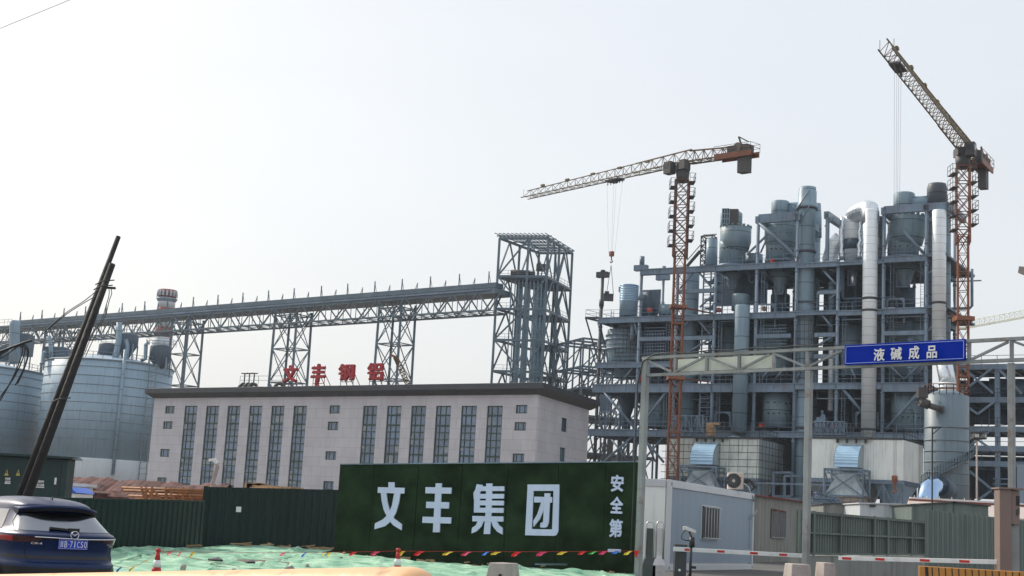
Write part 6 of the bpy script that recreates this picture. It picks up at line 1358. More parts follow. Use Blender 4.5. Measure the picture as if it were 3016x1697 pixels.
# floodlight pole
Yf=90.; q=at_y(2876,1460,Yf); t=thing('floodlight_pole','tall pale pole with a cluster of floodlights in front of the right rack','floodlight',(q.x,Yf,G)); s=Yf/F
mb=MB(); a=at_y(2877,1295,Yf); mb.cyl((a.x,Yf,G),a,3.2*s,2.6*s,14); mb.build('pole',M['timber'] if False else M['concrete'],t)
for x0,x1,y0,y1 in ((2866,2882,1278,1290),(2895,2904,1279,1291),(2860,2866,1288,1293)):
    a=at_y(x0,y1,Yf-.4); b=at_y(x1,y0,Yf-.4); mb=MB(); mb.box(a.x,b.x,Yf-.6,Yf-.2,a.z,b.z); l=mb.build('lamp_housing',M['dark_steel'],t,bevel=.02); mb=MB(); mb.box(a.x+.04,b.x-.04,Yf-.63,Yf-.605,a.z+.04,b.z-.04); mb.build('lamp_glass',M['gantry_panel'],l)
mb=MB(); a=at_y(2857,1294,Yf); b=at_y(2905,1292,Yf); mb.beam(a,b,.12); mb.beam(at_y(2857,1274,Yf),at_y(2910,1272,Yf),.08); mb.build('crossbar',M['dark_steel'],t)
# ---------------------------------------------------------------- white cabin
c0=gnd(1966,1682); c0.y+=0; cr=gnd(2216,1678); zt=zat(c0.x,c0.y,1404); zr=zat(cr.x,cr.y,1466)
pc=Plane(c0,cr); Lc=(V((cr.x,cr.y,0))-pc.a).length; zt=(zt+zr)/2+.03
t=thing('white_cabin','white framed portable cabin with pale blue wall panels and a barred window','cabin',(c0.x,c0.y,G)); DC=2.6
cl=pc.P(0,0,0)+V((-1,.25,0)).normalized()*1.6   # left face recedes left
pe=Plane(cl,c0); Le=1.6
mb=MB(); mb.pbox(pc,.16,Lc-.14,.04,.14,G+.25,zt-.25); mb.build('front_panel',M['container_blue'],t)
mb=MB(); mb.pbox(pe,0,Le-.16,.04,.14,G+.25,zt-.25); mb.pbox(pe,Le*.5,Le*.5+.02,.03,.04,G+.25,zt-.25); mb.build('end_panel',M['clad_white'],t)
mb=MB()
mb.pbox(pc,0,.16,-.02,.14,G,zt); mb.pbox(pc,Lc-.14,Lc,-.02,.14,G,zt); mb.pbox(pc,.16,Lc-.14,0,.16,zt-.25,zt); mb.pbox(pc,.16,Lc-.14,0,.16,G,G+.22); mb.pbox(pe,0,Le-.16,0,.16,zt-.25,zt-.0); mb.pbox(pe,0,Le-.16,0,.16,G,G+.22); mb.build('frame',M['container_white'],t,bevel=.012)
mb=MB(); mb.hexa([pe.P(0,.1,G+.3),pc.P(0.1,.15,G+.3),pc.P(Lc-.02,.15,G+.3),pc.P(Lc-.02,2.6,G+.3),pe.P(0,.1,zt-.05),pc.P(.1,.15,zt-.05),pc.P(Lc-.02,.15,zt-.05),pc.P(Lc-.02,2.6,zt-.05)]); mb.build('core',M['clad_white'],t)
mb=MB()
for u in (.05,.12,Lc-.09): mb.pbox(pc,u-.012,u+.012,-.026,-.019,zt-.2,zt-.08); mb.pbox(pc,u-.012,u+.012,-.026,-.019,G+.05,G+.14)
mb.build('corner_slot',M['black_plastic'],t)
wu0=pc.uz(2068,1500)[0]; wu1=pc.uz(2119,1500)[0]; wz1=pc.hit(2068,1487).z; wz0=pc.hit(2068,1589).z
mb=MB(); mb.pbox(pc,wu0,wu1,.0,.045,wz0,wz1); wn=mb.build('window',M['container_white'],t); mb=MB(); mb.pbox(pc,wu0+.03,wu1-.03,-.01,-.002,wz0+.03,wz1-.03); mb.build('pane',M['black_plastic'],wn)
mb=MB(); n=6
for i in range(n):
    u=wu0+.03+(wu1-wu0-.06)*(i+.5)/n; mb.tube([pc.P(u,-.02,wz0+.05),pc.P(u,-.09,wz0+.06),pc.P(u,-.09,wz1-.06),pc.P(u,-.02,wz1-.05)],.011,6)
for z in (wz0+.06,wz1-.06): mb.beam(pc.P(wu0+.02,-.09,z),pc.P(wu1-.02,-.09,z),.025)
mb.build('window_bar',M['container_white'],wn)
mb=MB(); e=pc.uz(2205,1480)[0]; mb.tube([pc.P(e,-.05,zt-.9),pc.P(e-.01,-.06,1.8),pc.P(e,-.05,1.2)],.012,6)
mb.tube([pc.P(e,-.05,zt-1.05),pc.P(e+.5,-.1,zt-.85),pc.P(e+.85,-.1,zt-.7),pc.P(e+.85,-.1,zt-.5),pc.P(e+.5,0,zt-.1),pc.P(e+.3,.1,zt+.25),pc.P(e+.05,.2,zt+.35)],.025,8); mb.build('drain_hose',M['gantry_steel'],t)
# AC unit on the roof
pc_=pc; a_=pc.hit(2142,1420,.35); pc=Plane(a_-V((0,.45,0)),d=(1,-.06)); ax0=0; ax1=pc.uz(2190,1425,.45)[0]; z0=zt+.02; z1=pc.hit(2142,1391,.45).z
t=thing('ac_outdoor_unit','cream air conditioner outdoor unit with black round fan on the cabin roof','air conditioner',pc.P((ax0+ax1)/2,.5,z0)); mb=MB(); mb.pbox(pc,ax0,ax1,.45,.78,z0+.04,z1); mb.build('casing',M['ac_cream'],t,bevel=.02)
mb=MB(); zc=(z0+z1)/2+.02; c_=pc.P(ax0+(ax1-ax0)*.36,.45,zc); r=(z1-z0)*.42; mb.cyl(c_-pc.n*.015,c_+pc.n*.01,r,n=32); fn=mb.build('fan_grille',M['black_plastic'],t)
mb=MB(); mb.cyl(c_-pc.n*.035,c_-pc.n*.016,r*.2,n=20); mb.build('hub',M['ac_cream'],fn)
mb=MB()
for k in range(1,6): mb.lathe(0,0,[(r*k/6,0)],6) if False else None
for k in range(18): a=k*math.pi/9; mb.beam(c_-pc.n*.02+pc.u*(r*.22*math.cos(a))+V((0,0,r*.22*math.sin(a))),c_-pc.n*.02+pc.u*(r*math.cos(a))+V((0,0,r*math.sin(a))),.006)
mb.build('grille_wire',M['gantry_steel'],fn)
mb=MB(); mb.pbox(pc,ax0+(ax1-ax0)*.7,ax0+(ax1-ax0)*.88,.44,.449,z1-.2,z1-.17); mb.pbox(pc,ax0+(ax1-ax0)*.74,ax0+(ax1-ax0)*.8,.44,.449,z1-.34,z1-.27); mb.build('badge',M['cone_red'],t)
mb=MB(); 
for k in range(4): mb.tube([pc.P(ax1,.6,z0+.3+.05*k),pc.P(ax1+.25,.55,z0+.35+.03*k),pc.P(ax1+.4+.03*k,.5,z0+.15),pc.P(ax1+.3,.5,z0+.0)],.018,6)
mb.build('pipe_bundle',M['cable'],t)
pc=pc_
# ---------------------------------------------------------------- grey shed right of the cabin
s0=at_z(2222,1660,G); s1=at_z(2430,1655,G); ps=Plane(V((s0.x,s0.y+1.2,0)),V((s1.x,s1.y+3.6,0)))
u1=ps.uz(2430,1550)[0]; za=ps.hit(2222,1462).z; zb=ps.hit(2425,1487).z
t=thing('corrugated_shed','old grey corrugated shed with rusty roof edge and barred window between cabin and gate','shed',ps.P(0,0,G)); mb=MB(); L_=u1
mb.corr(ps.P(0,0,0),ps.P(L_,0,0),G,za,.22,.03,.05,z1b=zb); mb.build('wall',M['shed_grey'],t)
mb=MB(); mb.hexa([ps.P(0,.1,G),ps.P(L_,.1,G),ps.P(L_,3,G),ps.P(0,3,G),ps.P(0,.1,za-.05),ps.P(L_,.1,zb-.05),ps.P(L_,3,zb-.05),ps.P(0,3,za-.05)]); mb.build('core',M['shed_grey'],t)
mb=MB(); mb.corr(ps.P(-.1,-.25,0),ps.P(L_+.2,-.25,0),za,za+.06,.2,.03,2.8,z1b=zb+.06,z0b=zb); mb.build('roof',M['rust_red'],t)
mb=MB(); a0_=ps.uz(2268,1550)[0]; a1_=ps.uz(2311,1550)[0]; w1_=ps.hit(2268,1500).z; w0_=ps.hit(2268,1582).z; mb.pbox(ps,a0_,a1_,-.07,-.035,w0_,w1_); wn=mb.build('window',M['dark_steel'],t)
mb=MB()
for i in range(7): u=a0_+(a1_-a0_)*i/6; mb.beam(ps.P(u,-.1,w0_),ps.P(u,-.1,w1_),.02)
mb.pbox(ps,a0_,a1_,-.12,-.08,w0_-.03,w0_+.02); mb.build('window_bar',M['gantry_steel'],wn); mb=MB(); 
for i in range(8): u=a0_-.05+(a1_-a0_+.15)*i/8; mb.pbox(ps,u,u+.13,-.14,-.07,w1_-.03-.03*((i*5)%3),w1_+.05); 
mb.build('torn_awning',M['rust_red'],wn)
# ---------------------------------------------------------------- green gate fence on the right
q0=at_y(2348,1600,46); q1=at_y(2724,1600,52); pgt=Plane(q0,q1); gz0=pgt.hit(2348,1634).z; gz1=pgt.hit(2722,1636).z
zA=pgt.hit(2348,1502).z; u0_=pgt.uz(2350,1570)[0]; uE=pgt.uz(2722,1600)[0]; zE=pgt.hit(2720,1535).z
t=thing('sheet_gate','grey-green corrugated sheet gate in square frames behind the white barrier arms','gate',pgt.P(uE/2,0,G))
ztf=lambda u: zA+(zE-zA)*(u-u0_)/(uE-u0_)
gb_=lambda u: gz0+(gz1-gz0)*(u-u0_)/(uE-u0_)
mb=MB(); mb.corr(pgt.P(u0_,.05,0),pgt.P(uE,.05,0),gz0+.05,zA,.16,.03,.03,z1b=zE,z0b=gz1+.05); mb.build('sheet',M['gate_green'],t)
xs=[2350,2392,2472,2571,2610,2681,2720]; mb=MB()
for x in xs: u=pgt.uz(x,1570)[0]; mb=MB(); mb.pbox(pgt,u-.045,u+.045,-.09,-.02,gb_(u)-.02,ztf(u)+.02); mb.build('frame_post',M['gate_green'],t)
mb=MB()
for k in (0,.5,.98):
    for a_,b_ in zip(xs,xs[1:]):
        ua_=pgt.uz(a_,1570)[0]+.036; ub_=pgt.uz(b_,1570)[0]-.036; za_=gb_(ua_)+.03+(ztf(ua_)-gb_(ua_)-.06)*k; zb_=gb_(ub_)+.03+(ztf(ub_)-gb_(ub_)-.06)*k
        mb.hexa([pgt.P(ua_,-.08,za_-.03),pgt.P(ub_,-.08,zb_-.03),pgt.P(ub_,-.02,zb_-.03),pgt.P(ua_,-.02,za_-.03),pgt.P(ua_,-.08,za_+.03),pgt.P(ub_,-.08,zb_+.03),pgt.P(ub_,-.02,zb_+.03),pgt.P(ua_,-.02,za_+.03)])
mb.build('frame_rail',M['gate_green'],t)
# right wall
r0=at_y(2724,1600,40); pr=Plane(r0,at_y(3100,1600,39)); uR=pr.uz(3090,1600)[0]; z0_=pr.hit(2726,1501).z; 
t=thing('corrugated_wall','tall plain green-grey corrugated wall right of the framed gate','wall',pr.P(uR/2,0,G)); mb=MB(); zr_=pr.hit(2940,1523).z; mb.corr(pr.P(0,0,0),pr.P(uR,0,0),G-.2,z0_,.13,.03,.05,z1b=zr_-.1); mb.build('sheet',M['wall_green'],t)
# shed roofs behind the gate
def lowbox(name,label,cat,x0,x1,ytl,ytr,Y,mt,dep=3,grp=None,gable=None,corrp=None):
    a=at_y(x0,ytl,Y); b=at_y(x1,ytr,Y); t=thing(name,label,cat,((a.x+b.x)/2,Y,G),grp); mb=MB()
    zb_=b.z; za_=a.z
    mb.hexa([(a.x,Y+.06,G),(b.x,Y+.06,G),(b.x,Y+dep,G),(a.x,Y+dep,G),(a.x,Y+.06,za_-.02),(b.x,Y+.06,zb_-.02),(b.x,Y+dep,zb_-.02),(a.x,Y+dep,za_-.02)]); mb.build('core',M[mt],t)
    mb=MB(); mb.corr((a.x,Y,0),(b.x,Y,0),G,za_,corrp or .35,.03,.05,z1b=zb_) ; mb.build('wall',M[mt],t)
    mb=MB(); mb.hexa([(a.x-.08,Y-.12,za_),(b.x+.08,Y-.12,zb_),(b.x+.08,Y+dep,zb_),(a.x-.08,Y+dep,za_),(a.x-.08,Y-.12,za_+.05),(b.x+.08,Y-.12,zb_+.05),(b.x+.08,Y+dep,zb_+.05),(a.x-.08,Y+dep,za_+.05)]); mb.build('roof',M['dark_steel'] if mt!='container_white' else M['container_white'],t); return t
lowbox('back_shed','low grey corrugated shed behind the gate left of the second white cabin','shed',2425,2532,1486,1482,66,'shed_grey',corrp=.5)
t=lowbox('second_cabin','second white portable cabin showing its roof beam over the gate','cabin',2533,2690,1484,1488,63,'container_white',corrp=2.5)
a=at_y(2562,1488,62.9); mb=MB(); mb.box(a.x,a.x+.25,62.85,62.94,a.z-.06,a.z+.02); mb.build('corner_slot',M['black_plastic'],t)
lowbox('green_shed','green-grey gabled sheet shed left slope behind the corrugated wall','shed',2685,2808,1488,1481,60,'wall_green',corrp=.5,grp='green shed halves')
lowbox('green_shed','green-grey gabled sheet shed right slope behind the corrugated wall','shed',2809,2911,1481,1492,60,'wall_green',corrp=3,grp='green shed halves')
a=at_y(2660,1467,70); b=at_y(3100,1470,70); t=thing('pink_shed_roof','long pale pink blotched roof with dark eave behind the green sheds','shed',((a.x+b.x)/2,70,G)); mb=MB(); mb.add([(a.x,68,G),(b.x,68,G),(b.x,74,G),(a.x,74,G),(a.x-.1,67.8,a.z-.75),(b.x,67.8,a.z-.75),(b.x,70,a.z),(a.x+.3,70,a.z)],[(3,2,1,0),(0,1,5,4),(4,5,6,7),(1,2,6,5),(0,4,7,3),(2,3,7,6)]); mb.build('roof',M['pink'] if 'pink' in M else M['ac_cream'],t)
mb=MB(); mb.beam((a.x+.3,69.9,a.z+.03),(b.x,69.9,a.z+.03),.12,.08)
for i in range(12): x=a.x+.5+(b.x-a.x)*i/12; mb.beam((x,69.8,a.z),(x,69.8,a.z+.16),.03)
mb.build('ridge_rail',M['white_paint'],t); mb=MB(); mb.beam((a.x+.2,69.7,a.z-.08),(b.x,69.7,a.z-.08),.08,.08); mb.build('dark_eave',M['rust_red'],t)
a=at_y(2422,1460,70); mb=MB(); lattice(mb,at_y(2385,1478,70),at_y(2470,1484,70),.5,.4,12,.05,.035); lattice(mb,at_y(2398,1462,70.6),at_y(2470,1482,70.6),.5,.4,12,.05,.035); mb.beam(at_y(2400,1484,70),V((at_y(2400,1484,70).x,70,G)),.1); mb.beam(at_y(2465,1484,70),V((at_y(2465,1484,70).x,70,G)),.1)
tag(mb.build('spare_lattice',M['plant_steel'],None,(a.x,70,G)),'stored lattice mast sections behind the shed right of the middle post','lattice section')
# ---------------------------------------------------------------- barrier arms
def barrier(label,x0,y0,x1,y1,Y0,Y1,reds,w=.10,housing=None):
    a=at_y(x0,y0,Y0); b=at_y(x1,y1,Y1); b.z=a.z if abs(b.z-a.z)<.12 else b.z; t=thing('barrier_arm',label,'barrier arm',(a.x,a.y,gz(a.y)),'red and white barrier arms'); pl=Plane(a,b); L_=(V((b.x,b.y,0))-pl.a).length
    mb=MB(); mb.hexa([pl.P(0,-.03,a.z-w/2),pl.P(L_,-.03,b.z-w/2),pl.P(L_,.03,b.z-w/2),pl.P(0,.03,a.z-w/2),pl.P(0,-.03,a.z+w/2),pl.P(L_,-.03,b.z+w/2),pl.P(L_,.03,b.z+w/2),pl.P(0,.03,a.z+w/2)]); mb.build('arm',M['barrier_white'],t,bevel=.008)
    for rx,rw in reds:
        u=pl.uz(rx,(y0+y1)/2)[0]; u2=pl.uz(rx+rw,(y0+y1)/2)[0]; z=a.z+(b.z-a.z)*u/L_; mb=MB(); mb.pbox(pl,u,u2,-.034,-.0302,z-w*.27,z+w*.27); mb.build('red_stripe',M['barrier_red'],t)
    return t,a,pl
t,a,pl=barrier('nearer left barrier arm pivoting on a dark cabinet before the white cabin',1983,1617,2372,1625,34,34.6,((2015,20),(2111,22),(2208,23),(2294,23)))
mb=MB(); q=at_y(2004,1650,34.15); s=34/F; mb.box(q.x-17*s,q.x+17*s,34.1,34.4,.25,a.z-.06); mb.box(q.x-18*s,q.x+18*s,34.08,34.42,a.z+.06,a.z+.12); c_=mb.build('cabinet',M['box_green'] if False else M['dark_steel'],t,bevel=.01); mb=MB(); mb.cyl((q.x-3*s,34.06,.75),(q.x-3*s,34.12,.75),.03,n=14); mb.build('lock',M['white_paint'],c_)
t,a,pl=barrier('right barrier arm reaching from the brown kiosk to its free end',2471,1644,2943,1656,33,30.5,((2482,27),(2580,27),(2711,29),(2827,30)))
mb=MB(); mb.beam(V((pl.P(.2,0,0).x,pl.P(.2,0,0).y,.3)),pl.P(.2,.0,a.z-.06),.0) if False else None
# LPR camera
Yc=33.2; t=thing('plate_camera','white box camera on a black post in front of the white cabin','camera',(at_y(2034,1690,Yc).x,Yc,.3)); s=Yc/F
q=at_y(2034,1650,Yc); q1_=at_y(2035,1582,Yc); mb=MB(); mb.cyl((q.x,Yc,.3),(q.x,Yc,q1_.z),.035,n=14); mb.cyl((q.x+.02,Yc,at_y(2034,1612,Yc).z),(q.x+.02,Yc,q1_.z),.065,n=14); mb.build('post',M['black_plastic'],t)
c0_=at_y(2017,1556,Yc-.1); c1_=at_y(2044,1567,Yc+.35); mb=MB(); mb.beam(c0_,c1_,.11,.085); h_=mb.build('housing',M['barrier_white'],t,bevel=.01); mb=MB(); d_=(c0_-c1_).normalized(); mb.cyl(c0_+d_*.001,c0_+d_*.02,.035,n=14); mb.build('lens',M['ac_cream'],h_); mb=MB(); mb.beam((q.x,Yc,q1_.z),((c0_+c1_)/2-V((0,0,.03))),.04); mb.build('bracket',M['black_plastic'],t)
mb=MB(); mb.tube([c0_+V((.02,0,-.05)),c0_+V((-.06,0,-.14)),c0_+V((-.07,0,-.24)),c0_+V((.02,0,-.28)),(q.x,Yc,q1_.z-.08)],.012,8); mb.tube([(q.x,Yc,.75),(q.x-.06,Yc-.02,.65),(q.x-.06,Yc-.02,.55),(q.x,Yc,.5)],.01,6); mb.build('cable',M['black_plastic'],t); mb=MB(); mb.box(q.x+.02,q.x+.13,Yc-.05,Yc+.05,.82,.88); mb.build('small_box',M['black_plastic'],t)
# stainless folding gate pieces
gst='stainless columns of the folding gate'
Yg=34.2; s=Yg/F
for x0,x1,sx,lab in ((1895,1923,0,'left dark faced stainless gate column beside the gantry post'),(1925,1951,1,'right stainless gate column with arched top beside the cabin')):
    a=at_y(x0,1690,Yg); b=at_y(x1,1690,Yg); zt_=at_y(x0,1536,Yg).z; w_=b.x-a.x; t=thing('folding_gate_column',lab,'gate column',((a.x+b.x)/2,Yg,.3),gst); mb=MB(); k=s
    x0_,x1_=a.x,b.x; zs_=at_y(x0,1645,Yg).z; z2_=at_y(x0,1555,Yg).z
    mb.hexa([(x0_-.05,Yg-.15,.28),(x1_+.05,Yg-.15,.28),(x1_+.05,Yg+.15,.28),(x0_-.05,Yg+.15,.28),(x0_-.04,Yg-.15,zs_-.15),(x1_+.04,Yg-.15,zs_-.15),(x1_+.04,Yg+.15,zs_-.15),(x0_-.04,Yg+.15,zs_-.15)])
    mb.hexa([(x0_-.04,Yg-.15,zs_-.15),(x1_+.04,Yg-.15,zs_-.15),(x1_+.04,Yg+.15,zs_-.15),(x0_-.04,Yg+.15,zs_-.15),(x0_+.03,Yg-.1,zs_+.08),(x1_-.03,Yg-.1,zs_+.08),(x1_-.03,Yg+.1,zs_+.08),(x0_+.03,Yg+.1,zs_+.08)])
    mb.hexa([(x0_+.03,Yg-.1,zs_+.08),(x1_-.03,Yg-.1,zs_+.08),(x1_-.03,Yg+.1,zs_+.08),(x0_+.03,Yg+.1,zs_+.08),(x0_+.02,Yg-.08,z2_),(x1_-.02,Yg-.08,z2_),(x1_-.02,Yg+.08,z2_),(x0_+.02,Yg+.08,z2_)])
    mb.build('panel',M['stainless'] if sx else M['dark_steel'],t)
    mb=MB(); mb.tube([(x0_+.02,Yg-.1,.5),(x0_+.02,Yg-.1,z2_),(x0_+.02,Yg-.1,zt_-.05),(x0_+.06,Yg-.1,zt_-.0),(x1_-.06,Yg-.1,zt_-.0),(x1_-.02,Yg-.1,zt_-.05),(x1_-.02,Yg-.1,z2_),(x1_-.02,Yg-.1,.9)],.02,10); mb.build('hoop',M['stainless'],t)
# small red pennant on gantry post
q=at_y(1876,1625,35); mb=MB(); q=gpt(1881,1623)-pg.n*.2; mb.prism([q,q+V((.13,0,0)),q+V((.05,0,-.2))],(0,-.01,0)); tag(mb.build('red_pennant',M['flag_red'],None,q),'red triangular pennant on the foot of the left gantry post','flag')
# brown kiosk on the right
Yb=30.3; s=Yb/F; a=at_y(2945,1600,Yb); b=at_y(2980,1600,Yb); zt_=at_y(2945,1440,Yb).z; t=thing('brown_kiosk','tall brown barrier control cabinet with flat cap at the right edge','cabinet',((a.x+b.x)/2,Yb,.25)); mb=MB(); mb.box(a.x,b.x,Yb,Yb+.35,.25,zt_); mb.build('column',M['kiosk_brown'],t,bevel=.012)
c_=at_y(2998,1545,Yb+.05); zb1=at_y(2980,1545,Yb).z; mb=MB(); mb.box(b.x+.002,b.x+.19,Yb+.03,Yb+.4,zb1,zt_-.02); pn=mb.build('terminal',M['kiosk_brown'],t,bevel=.012)
mb=MB(); mb.box(b.x+.11,b.x+.185,Yb+.018,Yb+.03,zt_-.34,zt_-.13); mb.build('screen',M['black_plastic'],pn); mb=MB(); mb.box(b.x+.11,b.x+.14,Yb+.018,Yb+.03,zt_-.55,zt_-.42); mb.box(b.x+.155,b.x+.185,Yb+.018,Yb+.03,zt_-.52,zt_-.38); mb.build('slot',M['dark_steel'],pn)
mb=MB(); mb.box(a.x-.03,b.x+.26,Yb-.06,Yb+.44,zt_,zt_+.035); mb.build('cap',M['kiosk_brown'],t); mb=MB(); mb.box(b.x+.002,b.x+.2,Yb+.1,Yb+.4,.25,zb1-.02); mb.build('side_cabinet',M['gantry_steel'],t); mb=MB(); mb.box(b.x+.1,b.x+.17,Yb+.085,Yb+.1,.85,.87); mb.box(b.x+.1,b.x+.17,Yb+.085,Yb+.1,.35,.37); mb.build('handle',M['black_plastic'],t)
mb=MB(); mb.box(a.x-.2,b.x+.25,Yb-.15,Yb+.5,.22,.3); mb.build('base',M['concrete'],t)
# striped barrier
Ys=28.; a=at_y(2707,1667,Ys); b=at_y(2950,1661,Ys-.3); zt_=at_y(2707,1667,Ys).z; t=thing('striped_barrier','orange barrier with black diagonal stripes at the bottom right','barrier',((a.x+b.x)/2,Ys,.2)); pl=Plane(a,V((at_y(3080,1660,Ys-.6).x,Ys-.6,0))); mb=MB(); mb.pbox(pl,0,2.6,0,.3,.15,zt_); mb.build('board',M['stripe_orange'],t,bevel=.01)
mb=MB()
for i in range(20):
    u=.11+i*.125; e_=.06 if i==0 else .02; mb.add([pl.P(u+.07,-.006,.16),pl.P(u+.07+e_,-.006,.16),pl.P(u+e_,-.006,zt_-.01),pl.P(u,-.006,zt_-.01),pl.P(u+.07,-.001,.16),pl.P(u+.07+e_,-.001,.16),pl.P(u+e_,-.001,zt_-.01),pl.P(u,-.001,zt_-.01)],[(0,1,2,3),(7,6,5,4),(0,4,5,1),(1,5,6,2),(2,6,7,3),(3,7,4,0)])
mb.build('stripe',M['black_plastic'],t)
gho='black hoses lying on the drive'
for i,(y0,y1,lab) in enumerate(((1693,1683,'thick black hose on the drive between the blocks and the striped barrier'),(1700,1690,'second black hose lying just in front of the other'))):
    w3=[at_z(x,y,.33) for x,y in ((2455,y0),(2540,y0-3),(2620,y0-7),(2700,y1))]; mb=MB(); mb.tube(w3,.045-.01*i,10); tag(mb.build('hose',M['black_plastic'],None,w3[0]),lab,'hose',gho)
# low kerb wall under the gate
mb=MB(); mb.hexa([pgt.P(u0_,-.02,G-.1),pgt.P(uE+.3,-.02,G-.1),pgt.P(uE+.3,.35,G-.1),pgt.P(u0_,.35,G-.1),pgt.P(u0_,-.02,gz0-.03),pgt.P(uE+.3,-.02,gz1-.03),pgt.P(uE+.3,.35,gz1-.03),pgt.P(u0_,.35,gz0-.03)]); tag(mb.build('kerb_wall',M['shed_grey'],None,pgt.P(0,0,G)),'low dirty kerb wall at the foot of the framed gate','kerb')
# stones and sandbags weighing down the net
rnd=random.Random(9); gst2='stones lying on the green net'
for i,(x,y,s_) in enumerate(((540,1668,.10),(905,1665,.07),(1040,1682,.09),(1120,1672,.06),(1395,1688,.09),(1600,1688,.12),(1725,1680,.08),(690,1680,.09))):
    q=at_z(x,y,.42); s_*=.62; mb=MB(); mb.lathe(q.x,q.y,[(s_*.8,q.z-.08),(s_,q.z),(s_*.8,q.z+s_*.5),(s_*.3,q.z+s_*.7)],9,False)
    mb.v=[(a+rnd.uniform(-.25,.25)*s_,b+rnd.uniform(-.25,.25)*s_,c+rnd.uniform(-.1,.1)*s_) for a,b,c in mb.v]
    tag(mb.build('stone',M['concrete'],None,q),['small grey stone on the net right of the left cone','small stone on the net before the taller fence near its middle','stone on the net just above the yellow pipe, left of the second cone','tiny stone beside the second cone on its left','stone on the dark net between the pipe end and the concrete block','small grey stone on the net below the fourth banner character','small stone on the net near the right end of the banner wall','stone on the net just above the middle of the yellow pipe'][i],'stone',gst2)
# ================================================================ blue car
gm('car_blue',(.003,.018,.075),.36,.1,.05,3,coat=.12,spec=.3); gm('car_glass',(.22,.24,.27),.12,1,.05,3); gm('car_black',(.008,.008,.01),.35); gm('tail_red',(.38,.01,.008),.15,0,.1,6,coat=1); gm('tail_dark',(.05,.008,.01),.12,0,.1,6,coat=1); gm('chrome',(.8,.8,.82),.12,1,.03,3); gm('plate_blue',(.01,.05,.5),.4); gm('tyre',(.02,.02,.02),.8)
PCT=at_y(214,1601,20.4); HD=R(-40.5); hd=V((math.sin(HD),math.cos(HD),0)); lf=V((-hd.y,hd.x,0)); O=PCT-hd*.06; O=V((O.x,O.y,0)); O=O+hd*.0
CZ=PCT.z-.93
W=lambda x,y,z: O+hd*x+lf*y+V((0,0,z+CZ))
LV=[(.24,.30,.80,4.3),(.30,.05,.87,4.42),(.42,-.02,.905,4.48),(.55,-.03,.915,4.5),(.63,-.02,.92,4.5),(.665,.05,.915,4.48),(.80,.08,.905,4.45),(.92,.06,.915,4.42),(.985,.04,.925,4.38),(1.03,.02,.915,4.3),(1.055,.06,.885,4.0),(1.085,.15,.825,3.45),(1.2,.34,.745,3.1),(1.3,.50,.685,2.85),(1.37,.60,.645,2.6),(1.41,.58,.625,2.5),(1.45,.60,.60,2.4),(1.485,.70,.56,2.3),(1.515,.82,.50,2.25),(1.54,1.0,.42,2.2),(1.558,1.2,.30,2.1),(1.568,1.4,.16,1.9)]
LV=[(a,b,c*.965,d) for a,b,c,d in LV]
def lv(z):
    for a,b in zip(LV,LV[1:]):
        if z<=b[0]: k=max(0,(z-a[0])/(b[0]-a[0])); return tuple(a[i]+(b[i]-a[i])*k for i in range(4))
    return LV[-1]
def surf(z,a,off=0):
    _,xr,w_,xf=lv(z); c,s_=math.cos(a),math.sin(a); e=2/4.6; cx_=(xr+xf)/2; hl=(xf-xr)/2+off
    return W(cx_+hl*math.copysign(abs(c)**e,c),(w_+off)*math.copysign(abs(s_)**e,s_),z)
zs=[]
for a,b in zip(LV,LV[1:]): zs+=[a[0]+(b[0]-a[0])*k/2 for k in range(2)]
zs.append(LV[-1][0]); NA=240
car=thing('parked_car','dark blue hatchback seen from behind with plate 冀B 71CS0 at the left edge','car',(O.x,O.y,CZ))
